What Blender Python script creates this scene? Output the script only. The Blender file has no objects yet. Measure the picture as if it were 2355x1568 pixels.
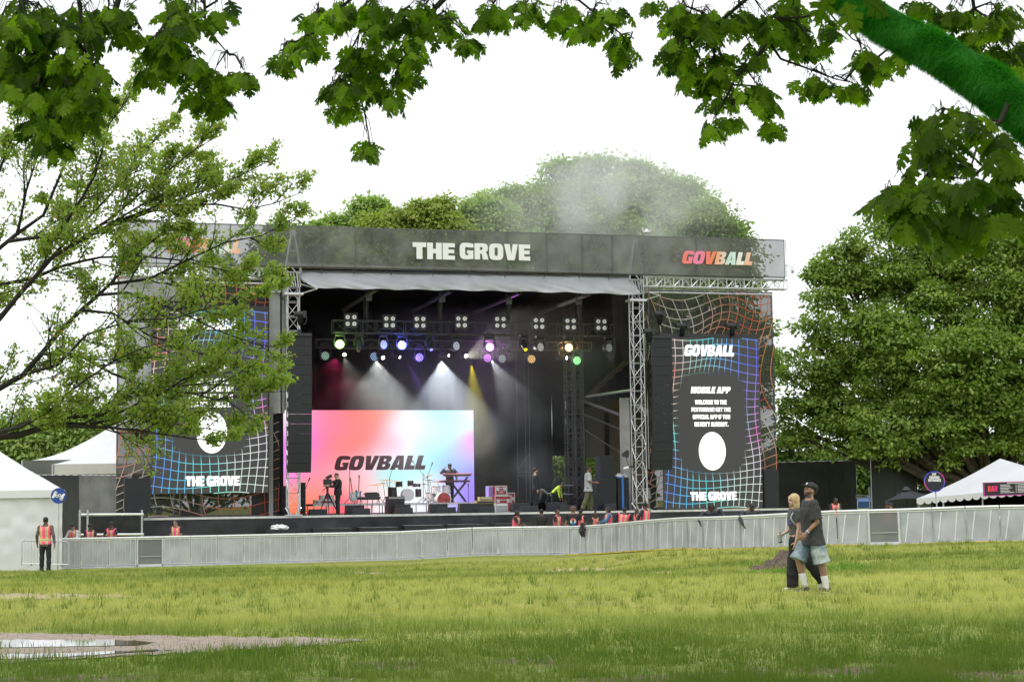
import bpy, bmesh, math, random
import numpy as np
from mathutils import Vector, Matrix, noise as mnoise
random.seed(7); rng = np.random.default_rng(11)
SC = bpy.context.scene; COL = SC.collection
R = math.radians
# ---------------- camera ----------------
FPX, CXP, CYP = 4000.0, 1177.5, 784.0
EYE = Vector((0.0, 0.0, 1.7))
PITCH, ROLL = math.atan(367/4000), 0.0137
CROT = Matrix.Rotation(math.pi/2 + PITCH, 3, 'X') @ Matrix.Rotation(-ROLL, 3, 'Z')
cam = bpy.data.cameras.new('camera'); camo = bpy.data.objects.new('camera', cam); COL.objects.link(camo)
cam.sensor_width = 36; cam.sensor_fit = 'HORIZONTAL'; cam.lens = 36*FPX/2355
cam.clip_start = 0.1; cam.clip_end = 3000
camo.location = EYE; camo.rotation_euler = CROT.to_euler()
cam.dof.use_dof = True; cam.dof.focus_distance = 62; cam.dof.aperture_fstop = 11
SC.camera = camo
# ---------------- sky, sun, exposure ----------------
SUN_EL, SUN_AZ = 62, 205
w = bpy.data.worlds.new('World'); SC.world = w; w.use_nodes = True
nt = w.node_tree; nt.nodes.clear()
out = nt.nodes.new('ShaderNodeOutputWorld'); bg = nt.nodes.new('ShaderNodeBackground')
sky = nt.nodes.new('ShaderNodeTexSky'); sky.sky_type = 'NISHITA'; sky.sun_disc = False
sky.sun_elevation = R(SUN_EL); sky.sun_rotation = R(SUN_AZ); sky.dust_density = 6
mul = nt.nodes.new('ShaderNodeVectorMath'); mul.operation = 'SCALE'; mul.inputs['Scale'].default_value = 0.05
mx = nt.nodes.new('ShaderNodeMix'); mx.data_type = 'RGBA'; mx.inputs[0].default_value = 0.93
nt.links.new(sky.outputs[0], mul.inputs[0]); nt.links.new(mul.outputs[0], mx.inputs[6])
mx.inputs[7].default_value = (10.7, 11.0, 11.4, 1)      # thick white overcast over the blue sky
nt.links.new(mx.outputs[2], bg.inputs[0]); bg.inputs[1].default_value = 0.1
nt.links.new(bg.outputs[0], out.inputs[0])
sl = bpy.data.lights.new('sun', 'SUN'); sl.energy = 0.9; sl.angle = R(25); sl.color = (1, .96, .9)
so = bpy.data.objects.new('sun', sl); COL.objects.link(so); so.rotation_euler = (R(90-SUN_EL), 0, R(180-SUN_AZ)); so.location = (0, 0, 60)
SC.view_settings.view_transform = 'Standard'; SC.view_settings.look = 'None'
SC.view_settings.exposure = 0.4; SC.view_settings.gamma = 1
cy = SC.cycles
cy.use_denoising = True
cy.max_bounces = 6; cy.diffuse_bounces = 3; cy.glossy_bounces = 2; cy.transmission_bounces = 3; cy.transparent_max_bounces = 12; cy.volume_bounces = 3
cy.caustics_reflective = False; cy.caustics_refractive = False; cy.sample_clamp_indirect = 4

# ---------------- mapping from the photo's pixels (2355 wide) to places ----------------
def ray(px, py):
    return CROT @ Vector(((px-CXP)/FPX, -(py-CYP)/FPX, -1.0))
def P(px, py, Y):
    d = ray(px, py); return EYE + d*(Y/d.y)
def lerp(a, b, t): return a + (b-a)*t
GX = [-60, -16, -5, -1, 2, 6.4, 11, 15, 60]
GR = {0: [0]*9, 20: [0]*9, 31: [-.05, -.05, 0, .03, .06, .1, .12, .15, .2],
      56: [-.6, -.5, -.48, -.42, -.36, -.03, .16, .25, .4], 68: [-.6, -.56, -.54, -.43, -.42, -.1, .12, .2, .3], 90: [-.5, -.5, -.45, -.35, -.3, -.1, .1, .2, .2]}
GY = sorted(GR)
GT = np.array([GR[k] for k in GY], float)
def gz_np(x, y):
    x = np.asarray(x, float); y = np.asarray(y, float)
    xi = np.clip(np.searchsorted(GX, x)-1, 0, len(GX)-2); yi = np.clip(np.searchsorted(GY, y)-1, 0, len(GY)-2)
    gx = np.array(GX, float); gy = np.array(GY, float)
    tx = np.clip((x-gx[xi])/(gx[xi+1]-gx[xi]), 0, 1); ty = np.clip((y-gy[yi])/(gy[yi+1]-gy[yi]), 0, 1)
    tx = tx*tx*(3-2*tx); ty = ty*ty*(3-2*ty)
    a = GT[yi, xi]*(1-tx)+GT[yi, xi+1]*tx; b = GT[yi+1, xi]*(1-tx)+GT[yi+1, xi+1]*tx
    return a*(1-ty)+b*ty
def gz(x, y): return float(gz_np(x, y))
def G(px, py):
    """where the ray through a pixel meets the ground"""
    d = ray(px, py); t = 12.0
    for i in range(4000):
        p = EYE + d*t
        if p.z <= gz(p.x, p.y): return p
        t += 0.04
    return EYE + d*80
YAW = math.atan(.277)
UU = Vector((math.cos(YAW), math.sin(YAW), 0)); VV = Vector((-math.sin(YAW), math.cos(YAW), 0))
S0 = P(1177, 1178, 79.0); DECK = S0.z
def S(u, v, z=0.0): return S0 + UU*u + VV*v + Vector((0, 0, z))       # stage coordinates, z above the deck
def SP(px, py, v):
    d = ray(px, py); n = VV; q = S0 + VV*v
    return EYE + d*((q-EYE).dot(n)/d.dot(n))
def UZ(px, py, v):
    p = SP(px, py, v) - S0; return p.dot(UU), p.z

# ---------------- materials ----------------
MATS = {}
def mat(name, col, rough=.6, metal=0., nscale=0, namt=.15, bump=0., spec=.5, alpha=1., trans=0., emit=None, es=1., coords='pos'):
    if name in MATS: return MATS[name]
    m = bpy.data.materials.new(name); m.use_nodes = True; n = m.node_tree; b = n.nodes['Principled BSDF']
    b.inputs['Base Color'].default_value = (*col, 1); b.inputs['Roughness'].default_value = rough
    b.inputs['Metallic'].default_value = metal; b.inputs['Specular IOR Level'].default_value = spec
    if emit:
        b.inputs['Emission Color'].default_value = (*emit, 1); b.inputs['Emission Strength'].default_value = es
    if nscale:
        g = n.nodes.new('ShaderNodeNewGeometry'); t = n.nodes.new('ShaderNodeTexNoise'); t.inputs['Scale'].default_value = nscale; t.inputs['Detail'].default_value = 5
        n.links.new(g.outputs['Position'], t.inputs['Vector'])
        mr = n.nodes.new('ShaderNodeMapRange'); mr.inputs[1].default_value = .3; mr.inputs[2].default_value = .7
        mr.inputs[3].default_value = 1-namt; mr.inputs[4].default_value = 1+namt
        n.links.new(t.outputs[0], mr.inputs[0])
        vm = n.nodes.new('ShaderNodeVectorMath'); vm.operation = 'SCALE'; vm.inputs[0].default_value = col
        n.links.new(mr.outputs[0], vm.inputs['Scale']); n.links.new(vm.outputs[0], b.inputs['Base Color'])
        if bump:
            bp = n.nodes.new('ShaderNodeBump'); bp.inputs['Strength'].default_value = bump; bp.inputs['Distance'].default_value = .05
            n.links.new(t.outputs[0], bp.inputs['Height']); n.links.new(bp.outputs[0], b.inputs['Normal'])
    if alpha < 1:
        tr = n.nodes.new('ShaderNodeBsdfTransparent'); ms = n.nodes.new('ShaderNodeMixShader'); ms.inputs[0].default_value = alpha
        n.links.new(tr.outputs[0], ms.inputs[1]); n.links.new(b.outputs[0], ms.inputs[2]); n.links.new(ms.outputs[0], n.nodes['Material Output'].inputs[0])
    MATS[name] = m; return m
def leafmat(name, c1, c2, trans=.45, c3=None, spec=.3):
    """leaf colour varies leaf by leaf through the 'var' attribute"""
    if name in MATS: return MATS[name]
    m = bpy.data.materials.new(name); m.use_nodes = True; n = m.node_tree; b = n.nodes['Principled BSDF']
    at = n.nodes.new('ShaderNodeAttribute'); at.attribute_name = 'var'
    cr = n.nodes.new('ShaderNodeValToRGB'); cr.color_ramp.elements[0].color = (*c1, 1); cr.color_ramp.elements[1].color = (*c2, 1)
    if c3: e = cr.color_ramp.elements.new(.93); e.color = (*c2, 1); cr.color_ramp.elements[2].color = (*c3, 1)
    n.links.new(at.outputs['Fac'], cr.inputs[0]); n.links.new(cr.outputs[0], b.inputs['Base Color'])
    b.inputs['Roughness'].default_value = .45; b.inputs['Specular IOR Level'].default_value = spec
    tl = n.nodes.new('ShaderNodeBsdfTranslucent'); ms = n.nodes.new('ShaderNodeMixShader'); ms.inputs[0].default_value = trans
    hs = n.nodes.new('ShaderNodeVectorMath'); hs.operation = 'MULTIPLY'; hs.inputs[1].default_value = (1.25, 1.5, .5)
    n.links.new(cr.outputs[0], hs.inputs[0]); n.links.new(hs.outputs[0], tl.inputs[0])
    n.links.new(b.outputs[0], ms.inputs[1]); n.links.new(tl.outputs[0], ms.inputs[2]); n.links.new(ms.outputs[0], n.nodes['Material Output'].inputs[0])
    MATS[name] = m; return m
def attrmat(name, es=1., emitonly=True, alpha=1.):
    """colour from the 'Col' attribute, glowing (screens) or plain (prints)"""
    if name in MATS: return MATS[name]
    m = bpy.data.materials.new(name); m.use_nodes = True; n = m.node_tree; b = n.nodes['Principled BSDF']
    at = n.nodes.new('ShaderNodeAttribute'); at.attribute_name = 'Col'
    if emitonly:
        b.inputs['Base Color'].default_value = (.02, .02, .02, 1); n.links.new(at.outputs['Color'], b.inputs['Emission Color']); b.inputs['Emission Strength'].default_value = es
    else:
        n.links.new(at.outputs['Color'], b.inputs['Base Color'])
    b.inputs['Roughness'].default_value = .7; b.inputs['Specular IOR Level'].default_value = .1
    MATS[name] = m; return m

# ---------------- mesh building ----------------
def frame_from(d):
    d = d.normalized(); a = Vector((0, 0, 1)) if abs(d.z) < .9 else Vector((1, 0, 0))
    x = d.cross(a).normalized(); y = d.cross(x).normalized(); return x, y
class MB:
    def __init__(s): s.v = []; s.f = []; s.m = []; s.c = []; s.cm = 0; s.col = None
    def add(s, vs, fs):
        o = len(s.v); s.v += [tuple(x) for x in vs]
        for f in fs: s.f.append([i+o for i in f]); s.m.append(s.cm); s.c.append(s.col or (1, 1, 1))
        return s
    def quad(s, a, b, c, d): return s.add([a, b, c, d], [(0, 1, 2, 3)])
    def box8(s, p):   # p: 8 corners, bottom four then top four
        return s.add(p, [(3, 2, 1, 0), (4, 5, 6, 7), (0, 1, 5, 4), (1, 2, 6, 5), (2, 3, 7, 6), (3, 0, 4, 7)])
    def box(s, c, sz, ax=None):
        c = Vector(c); X, Y, Z = ax or (Vector((1, 0, 0)), Vector((0, 1, 0)), Vector((0, 0, 1)))
        h = [x/2 for x in sz]
        return s.box8([c + X*(h[0]*i) + Y*(h[1]*j) + Z*(h[2]*k) for k in (-1, 1) for i, j in ((-1, -1), (1, -1), (1, 1), (-1, 1))])
    def sbox(s, u0, u1, v0, v1, z0, z1):  # box in stage coordinates
        return s.box8([S(a, b, z) for z in (z0, z1) for a, b in ((u0, v0), (u1, v0), (u1, v1), (u0, v1))])
    def tube(s, a, b, r0, r1=None, n=6, cap=True):
        a = Vector(a); b = Vector(b); r1 = r0 if r1 is None else r1
        if (b-a).length < 1e-6: return s
        x, y = frame_from(b-a)
        vs = [c + (x*math.cos(t)+y*math.sin(t))*r for c, r in ((a, r0), (b, r1)) for t in [2*math.pi*i/n for i in range(n)]]
        fs = [(i, (i+1) % n, n+(i+1) % n, n+i) for i in range(n)]
        if cap: fs += [tuple(range(n))[::-1], tuple(range(n, 2*n))]
        return s.add(vs, fs)
    def path(s, pts, rs, n=6):
        pts = [Vector(p) for p in pts]; rs = rs if hasattr(rs, '__len__') else [rs]*len(pts)
        vs = []; x = None
        for i, p in enumerate(pts):
            d = (pts[min(i+1, len(pts)-1)]-pts[max(i-1, 0)])
            if d.length < 1e-7: d = Vector((0, 0, 1))
            d.normalize()
            if x is None: x, y = frame_from(d)
            else:
                x = (x - d*x.dot(d)); x = x.normalized() if x.length > 1e-6 else frame_from(d)[0]; y = d.cross(x)
            vs += [p + (x*math.cos(t)+y*math.sin(t))*rs[i] for t in [2*math.pi*k/n for k in range(n)]]
        fs = [(j*n+i, j*n+(i+1) % n, (j+1)*n+(i+1) % n, (j+1)*n+i) for j in range(len(pts)-1) for i in range(n)]
        fs += [tuple(range(n))[::-1], tuple(range((len(pts)-1)*n, len(pts)*n))]
        return s.add(vs, fs)
    def loft(s, rings, n=12, close=True):
        """rings: (centre, xaxis*rx, yaxis*ry)"""
        vs = []
        for c, X, Y in rings: vs += [c + X*math.cos(t)+Y*math.sin(t) for t in [2*math.pi*k/n for k in range(n)]]
        fs = [(j*n+i, j*n+(i+1) % n, (j+1)*n+(i+1) % n, (j+1)*n+i) for j in range(len(rings)-1) for i in range(n)]
        if close: fs += [tuple(range(n))[::-1], tuple(range((len(rings)-1)*n, len(rings)*n))]
        return s.add(vs, fs)
    def ball(s, c, r, ax=None, nu=12, nv=8):
        c = Vector(c); X, Y, Z = ax or (Vector((1, 0, 0)), Vector((0, 1, 0)), Vector((0, 0, 1))); r = r if hasattr(r, '__len__') else (r, r, r)
        vs = [c + Z*r[2]]
        for j in range(1, nv):
            a = math.pi*j/nv
            for i in range(nu):
                t = 2*math.pi*i/nu; vs.append(c + X*(r[0]*math.sin(a)*math.cos(t)) + Y*(r[1]*math.sin(a)*math.sin(t)) + Z*(r[2]*math.cos(a)))
        vs.append(c - Z*r[2]); fs = []
        for i in range(nu): fs.append((0, 1+i, 1+(i+1) % nu)); fs.append((len(vs)-1, 1+(nv-2)*nu+(i+1) % nu, 1+(nv-2)*nu+i))
        for j in range(nv-2):
            for i in range(nu): a = 1+j*nu+i; b = 1+j*nu+(i+1) % nu; fs.append((a, a+nu, b+nu, b))
        return s.add(vs, fs)
    def cyl(s, c, axis, r, h, n=16):
        a = Vector(axis).normalized(); c = Vector(c); return s.tube(c-a*h/2, c+a*h/2, r, r, n)
    def prism(s, poly, off):   # 3D outline pushed by a vector
        n = len(poly); poly = [Vector(p) for p in poly]; off = Vector(off)
        return s.add(poly+[p+off for p in poly], [tuple(range(n))[::-1], tuple(range(n, 2*n))]+[(i, (i+1) % n, n+(i+1) % n, n+i) for i in range(n)])
    def build(s, name, mats, parent=None, smooth=False, **tags):
        me = bpy.data.meshes.new(name); off = wloc(parent) if parent else Vector((0, 0, 0))
        if s.v and off.length > 0: vs = [(a-off.x, b-off.y, c-off.z) for a, b, c in s.v]
        else: vs = s.v
        me.from_pydata(vs, [], s.f)
        for m in (mats if isinstance(mats, (list, tuple)) else [mats]): me.materials.append(m)
        if any(s.m): me.polygons.foreach_set('material_index', s.m)
        if s.col is not None:
            a = me.color_attributes.new('Col', 'FLOAT_COLOR', 'CORNER'); buf = []
            for f, c in zip(s.f, s.c): buf += [c[0], c[1], c[2], 1.0]*len(f)
            a.data.foreach_set('color', buf)
        if smooth: me.polygons.foreach_set('use_smooth', [True]*len(s.f))
        me.update(); o = bpy.data.objects.new(name, me); COL.objects.link(o)
        if parent: o.parent = parent
        tag(o, **tags); return o
def wloc(o):
    l = Vector((0, 0, 0))
    while o: l += o.location; o = o.parent
    return l
def tag(o, label=None, cat=None, group=None, kind=None):
    if label: o['label'] = label
    if cat: o['category'] = cat
    if group: o['group'] = group
    if kind: o['kind'] = kind
    return o
def thing(name, label, cat, loc=(0, 0, 0), rz=0, group=None):
    o = bpy.data.objects.new(name, None); COL.objects.link(o); o.location = loc; o.rotation_euler = (0, 0, rz); o.empty_display_size = .2
    return tag(o, label, cat, group)
def copy_tree(o, parent=None, top=True):
    c = o.copy(); COL.objects.link(c); c.parent = parent
    for ch in o.children: copy_tree(ch, c, False)
    return c
def smooth_by_angle(o, ang=40):
    me = o.data; me.polygons.foreach_set('use_smooth', [True]*len(me.polygons))
    try: me.set_sharp_from_angle(angle=R(ang))
    except Exception: pass
def npmesh(name, V, F, m, parent=None, var=None, smooth=False, **tags):
    """V (n,3); F (k,q) index array; var one value per face"""
    off = wloc(parent) if parent else Vector((0, 0, 0))
    V = V - np.array(off)[None, :]
    me = bpy.data.meshes.new(name); q = F.shape[1]; k = len(F)
    me.vertices.add(len(V)); me.vertices.foreach_set('co', V.astype(np.float32).ravel())
    me.loops.add(k*q); me.loops.foreach_set('vertex_index', F.astype(np.int32).ravel())
    me.polygons.add(k); me.polygons.foreach_set('loop_start', np.arange(0, k*q, q, dtype=np.int32)); me.polygons.foreach_set('loop_total', np.full(k, q, dtype=np.int32))
    if smooth: me.polygons.foreach_set('use_smooth', np.ones(k, bool))
    me.materials.append(m); me.update(calc_edges=True)
    if var is not None:
        a = me.attributes.new('var', 'FLOAT', 'FACE'); a.data.foreach_set('value', var.astype(np.float32))
    o = bpy.data.objects.new(name, me); COL.objects.link(o)
    if parent: o.parent = parent
    tag(o, **tags); return o
def sup(cx, cy, rx, ry, n=4.0, k=28, a0=0, a1=360):
    o = []
    for i in range(k+ (0 if a1-a0 == 360 else 1)):
        t = R(a0+(a1-a0)*i/k); c, s_ = math.cos(t), math.sin(t)
        o.append((cx+rx*math.copysign(abs(c)**(2/n), c), cy+ry*math.copysign(abs(s_)**(2/n), s_)))
    return o
def glyph(ch):
    """heavy block capitals: (advance, outer contours, holes)"""
    if ch == 'T': return .82, [[(0, 1), (.82, 1), (.82, .72), (.59, .72), (.59, 0), (.23, 0), (.23, .72), (0, .72)]], []
    if ch == 'H': return .88, [[(0, 0), (0, 1), (.35, 1), (.35, .63), (.53, .63), (.53, 1), (.88, 1), (.88, 0), (.53, 0), (.53, .36), (.35, .36), (.35, 0)]], []
    if ch == 'E': return .74, [[(0, 0), (0, 1), (.74, 1), (.74, .75), (.35, .75), (.35, .62), (.70, .62), (.70, .39), (.35, .39), (.35, .25), (.74, .25), (.74, 0)]], []
    if ch == 'L': return .68, [[(0, 0), (0, 1), (.37, 1), (.37, .30), (.68, .30), (.68, 0)]], []
    if ch == 'I': return .37, [[(0, 0), (0, 1), (.37, 1), (.37, 0)]], []
    if ch == 'V': return .90, [[(0, 1), (.36, 1), (.46, .38), (.56, 1), (.90, 1), (.68, 0), (.22, 0)]], []
    if ch == 'A': return .92, [[(0, 0), (.22, 1), (.70, 1), (.92, 0), (.56, 0), (.54, .14), (.38, .14), (.36, 0)]], [[(.41, .36), (.51, .36), (.46, .74)]]
    if ch == 'O': return .92, [sup(.46, .5, .46, .51, 3.6)], [sup(.46, .5, .105, .26, 4, 16)]
    if ch == 'G': return .90, [[(.88, .95)]+[(p[0], p[1]) for p in sup(.46, .5, .46, .51, 3.6, 30, 62, 272)]+[(.88, .02), (.88, .54), (.47, .54), (.47, .36), (.56, .36), (.56, .26)]+[(.44, .24), (.36, .28), (.35, .5), (.36, .70), (.44, .76), (.56, .72), (.90, .72)]], []
    if ch == 'B': return .86, [[(0, 0), (0, 1), (.52, 1), (.70, .985), (.80, .91), (.83, .78), (.81, .63), (.74, .55), (.66, .52), (.76, .48), (.85, .39), (.87, .26), (.84, .11), (.74, .02), (.56, 0)]], [[(.34, .22), (.44, .22), (.50, .25), (.51, .31), (.49, .38), (.42, .40), (.34, .40)], [(.34, .60), (.42, .60), (.48, .63), (.49, .69), (.47, .76), (.40, .78), (.34, .78)]]
    if ch == 'R': return .88, [[(0, 0), (0, 1), (.54, 1), (.72, .98), (.83, .89), (.86, .72), (.83, .54), (.72, .45), (.80, .36), (.89, 0), (.53, 0), (.46, .36), (.35, .36), (.35, 0)]], [[(.35, .58), (.44, .58), (.50, .62), (.52, .68), (.50, .75), (.43, .78), (.35, .78)]]
    if ch == 'P': return .84, [[(0, 0), (0, 1), (.54, 1), (.72, .98), (.83, .88), (.86, .68), (.82, .48), (.70, .37), (.54, .34), (.36, .34), (.36, 0)]], [[(.36, .56), (.44, .56), (.49, .60), (.51, .67), (.49, .74), (.43, .78), (.36, .78)]]
    if ch == 'M': return 1.08, [[(0, 0), (0, 1), (.44, 1), (.54, .50), (.64, 1), (1.08, 1), (1.08, 0), (.76, 0), (.76, .55), (.66, 0), (.42, 0), (.32, .55), (.32, 0)]], []
    if ch == 'N': return .90, [[(0, 0), (0, 1), (.34, 1), (.57, .46), (.57, 1), (.90, 1), (.90, 0), (.57, 0), (.33, .54), (.33, 0)]], []
    if ch == 'W': return 1.28, [[(0, 1), (.34, 1), (.40, .42), (.48, 1), (.80, 1), (.88, .42), (.94, 1), (1.28, 1), (1.10, 0), (.74, 0), (.64, .55), (.54, 0), (.18, 0)]], []
    if ch == 'C': return .86, [[(p[0], p[1]) for p in sup(.45, .5, .45, .51, 3.4, 30, 40, 320)]+[(.86, .36), (.54, .36), (.50, .25), (.42, .25), (.36, .34), (.35, .5), (.36, .66), (.42, .75), (.50, .75), (.54, .64), (.86, .64)]], []
    if ch == 'S': return .80, [[(.02, .28), (.36, .28), (.38, .22), (.44, .23), (.44, .30), (.12, .46), (.02, .60), (.03, .84), (.18, .98), (.42, 1.01), (.64, .97), (.77, .84), (.78, .70), (.45, .70), (.43, .77), (.37, .77), (.37, .69), (.68, .53), (.79, .40), (.78, .14), (.64, .02), (.40, -.01), (.16, .02), (.03, .14)]], []
    if ch == 'F': return .70, [[(0, 0), (0, 1), (.70, 1), (.70, .74), (.35, .74), (.35, .60), (.66, .60), (.66, .36), (.35, .36), (.35, 0)]], []
    if ch == 'Y': return .88, [[(0, 1), (.36, 1), (.44, .66), (.52, 1), (.88, 1), (.62, .38), (.62, 0), (.26, 0), (.26, .38)]], []
    if ch == 'U': return .86, [[(0, 1), (.35, 1), (.35, .32), (.40, .25), (.46, .25), (.51, .32), (.51, 1), (.86, 1), (.86, .25), (.76, .06), (.56, -.01), (.30, -.01), (.10, .06), (0, .25)]], []
    if ch == 'D': return .88, [[(0, 0), (0, 1), (.50, 1), (.70, .96), (.84, .82), (.88, .5), (.84, .18), (.70, .04), (.50, 0)]], [[(.35, .25), (.44, .25), (.51, .32), (.53, .5), (.51, .68), (.44, .75), (.35, .75)]]
    if ch == '!': return .36, [[(.0, 1), (.36, 1), (.30, .36), (.06, .36)], [(.02, 0), (.02, .26), (.34, .26), (.34, 0)]], []
    if ch == "'": return .26, [[(.0, 1), (.28, 1), (.22, .66), (.06, .66)]], []
    if ch == '.': return .32, [[(.0, 0), (0, .27), (.31, .27), (.31, 0)]], []
    return .36, [], []
GLY = {}
def glyph_mesh(ch):
    if ch not in GLY:
        adv, outs, holes = glyph(ch)
        if not outs: GLY[ch] = (adv, [], [])
        else:
            cu = bpy.data.curves.new('g', 'CURVE'); cu.dimensions = '2D'; cu.fill_mode = 'BOTH'
            for c in outs+holes:
                sp = cu.splines.new('POLY'); sp.points.add(len(c)-1); sp.use_cyclic_u = True
                for p, q in zip(sp.points, c): p.co = (q[0], q[1], 0, 1)
            o = bpy.data.objects.new('g', cu); COL.objects.link(o); bpy.context.view_layer.update()
            me = bpy.data.meshes.new_from_object(o.evaluated_get(bpy.context.evaluated_depsgraph_get()))
            GLY[ch] = (adv, [(v.co.x, v.co.y) for v in me.vertices], [tuple(p.vertices) for p in me.polygons])
            bpy.data.objects.remove(o); bpy.data.curves.remove(cu); bpy.data.meshes.remove(me)
    return GLY[ch]
def text_polys(txt, shear=0., gap=.055, sp=.30):
    x = 0; V_ = []; F_ = []; rows = txt.split('\n')
    for ri, row in enumerate(rows):
        x = 0; y0 = -1.28*ri
        for ch in row:
            if ch == ' ': x += sp; continue
            adv, vs, fs = glyph_mesh(ch); b = len(V_)
            V_ += [(x+p[0]+shear*p[1], y0+p[1], 0) for p in vs]; F_ += [tuple(i+b for i in f) for f in fs]; x += adv+gap
    vs = np.array(V_); mn = vs.min(0); mxx = vs.max(0); vs = (vs-mn)/np.maximum(mxx-mn, 1e-6)
    return vs, F_
def on_quad(q, x, y):   # q: TL, TR, BR, BL ; x right, y up (0..1)
    return (q[3]*(1-x)+q[2]*x)*(1-y) + (q[0]*(1-x)+q[1]*x)*y
def put_text(mb, txt, q, off, colfn=None, **kw):
    vs, fs = text_polys(txt, **kw)
    base = len(mb.v); mb.v += [tuple(on_quad(q, x, y)+off) for x, y, _ in vs]
    for f in fs:
        mb.f.append([i+base for i in f]); mb.m.append(mb.cm)
        cx = sum(vs[i][0] for i in f)/len(f)
        mb.c.append(colfn(cx) if colfn else (mb.col or (1, 1, 1)))
def SQ(x0, y0, x1, y1, v, tilt=None):
    """corners on a stage plane of a pixel box, level and plumb in the place"""
    if tilt is None: tilt = None
    xm = (x0+x1)/2; ym = (y0+y1)/2
    u0, _ = UZ(x0, ym, v); u1, _ = UZ(x1, ym, v); _, z1 = UZ(xm, y0, v); _, z0 = UZ(xm, y1, v)
    return [S(u0, v, z1), S(u1, v, z1), S(u1, v, z0), S(u0, v, z0)]
# ================= GROUND =================
def ground_mat():
    m = bpy.data.materials.new('grass_ground'); m.use_nodes = True; n = m.node_tree; b = n.nodes['Principled BSDF']; L = n.links.new
    g = n.nodes.new('ShaderNodeNewGeometry')
    def nz(sc, det=4, vec=None):
        t = n.nodes.new('ShaderNodeTexNoise'); t.inputs['Scale'].default_value = sc; t.inputs['Detail'].default_value = det; L(vec or g.outputs['Position'], t.inputs['Vector']); return t
    def ramp(src, stops):
        c = n.nodes.new('ShaderNodeValToRGB'); els = c.color_ramp.elements
        els[0].position, els[0].color = stops[0][0], (*stops[0][1], 1); els[1].position, els[1].color = stops[-1][0], (*stops[-1][1], 1)
        for p, cc in stops[1:-1]: e = els.new(p); e.color = (*cc, 1)
        L(src, c.inputs[0]); return c
    mp = n.nodes.new('ShaderNodeMapping'); mp.inputs['Scale'].default_value = (.35, 1, 1); L(g.outputs['Position'], mp.inputs[0])
    big = nz(.17, 4, mp.outputs[0]); r1 = ramp(big.outputs[0], [(.30, (.19, .26, .05)), (.45, (.25, .285, .065)), (.58, (.31, .315, .085)), (.70, (.36, .33, .10))])
    fine = nz(9, 5); r2 = ramp(fine.outputs[0], [(.3, (.55, .6, .5)), (.7, (1.25, 1.2, 1.2))])
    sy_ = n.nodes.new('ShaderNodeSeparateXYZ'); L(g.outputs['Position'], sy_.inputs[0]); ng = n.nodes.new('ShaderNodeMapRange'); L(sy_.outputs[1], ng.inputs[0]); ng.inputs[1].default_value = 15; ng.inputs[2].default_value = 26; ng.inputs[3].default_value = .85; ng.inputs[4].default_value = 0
    gm = n.nodes.new('ShaderNodeMix'); gm.data_type = 'RGBA'; L(ng.outputs[0], gm.inputs[0]); L(r1.outputs[0], gm.inputs[6]); gm.inputs[7].default_value = (.12, .18, .04, 1); r1 = type('o', (), {'outputs': [gm.outputs[2]]})  # near grass greener, and tree shade painted into the ground colour
    m1 = n.nodes.new('ShaderNodeMix'); m1.data_type = 'RGBA'; m1.blend_type = 'MULTIPLY'; m1.inputs[0].default_value = 1; L(r1.outputs[0], m1.inputs[6]); L(r2.outputs[0], m1.inputs[7])
    # bare soil: near the camera under the tree, and a few worn spots
    sx = n.nodes.new('ShaderNodeSeparateXYZ'); L(g.outputs['Position'], sx.inputs[0])
    near = n.nodes.new('ShaderNodeMapRange'); L(sx.outputs[1], near.inputs[0]); near.inputs[1].default_value = 16; near.inputs[2].default_value = 20; near.inputs[3].default_value = .14; near.inputs[4].default_value = 0
    worn = nz(.5, 5); ad = n.nodes.new('ShaderNodeMath'); ad.operation = 'ADD'; L(worn.outputs[0], ad.inputs[0]); L(near.outputs[0], ad.inputs[1])
    rm = ramp(ad.outputs[0], [(.62, (0, 0, 0)), (.68, (1, 1, 1))])
    soil = nz(14, 6); rs = ramp(soil.outputs[0], [(.3, (.10, .075, .055)), (.7, (.24, .185, .13))])
    m2 = n.nodes.new('ShaderNodeMix'); m2.data_type = 'RGBA'; L(rm.outputs[0], m2.inputs[0]); L(m1.outputs[2], m2.inputs[6]); L(rs.outputs[0], m2.inputs[7])
    L(m2.outputs[2], b.inputs['Base Color']); b.inputs['Roughness'].default_value = .95; b.inputs['Specular IOR Level'].default_value = .1
    bp = n.nodes.new('ShaderNodeBump'); bp.inputs['Strength'].default_value = .6; bp.inputs['Distance'].default_value = .05; L(fine.outputs[0], bp.inputs['Height']); L(bp.outputs[0], b.inputs['Normal'])
    return m
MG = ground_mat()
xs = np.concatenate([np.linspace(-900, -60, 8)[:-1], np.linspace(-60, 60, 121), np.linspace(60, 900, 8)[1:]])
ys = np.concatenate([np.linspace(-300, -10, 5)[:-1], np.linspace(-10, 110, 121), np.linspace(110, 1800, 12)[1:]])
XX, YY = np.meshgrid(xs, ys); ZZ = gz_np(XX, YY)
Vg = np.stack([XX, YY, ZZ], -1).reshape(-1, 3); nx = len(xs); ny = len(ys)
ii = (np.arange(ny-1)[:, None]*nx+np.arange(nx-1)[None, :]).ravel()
npmesh('ground', Vg, np.stack([ii, ii+1, ii+nx+1, ii+nx], 1), MG, smooth=True, kind='structure')

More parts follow.
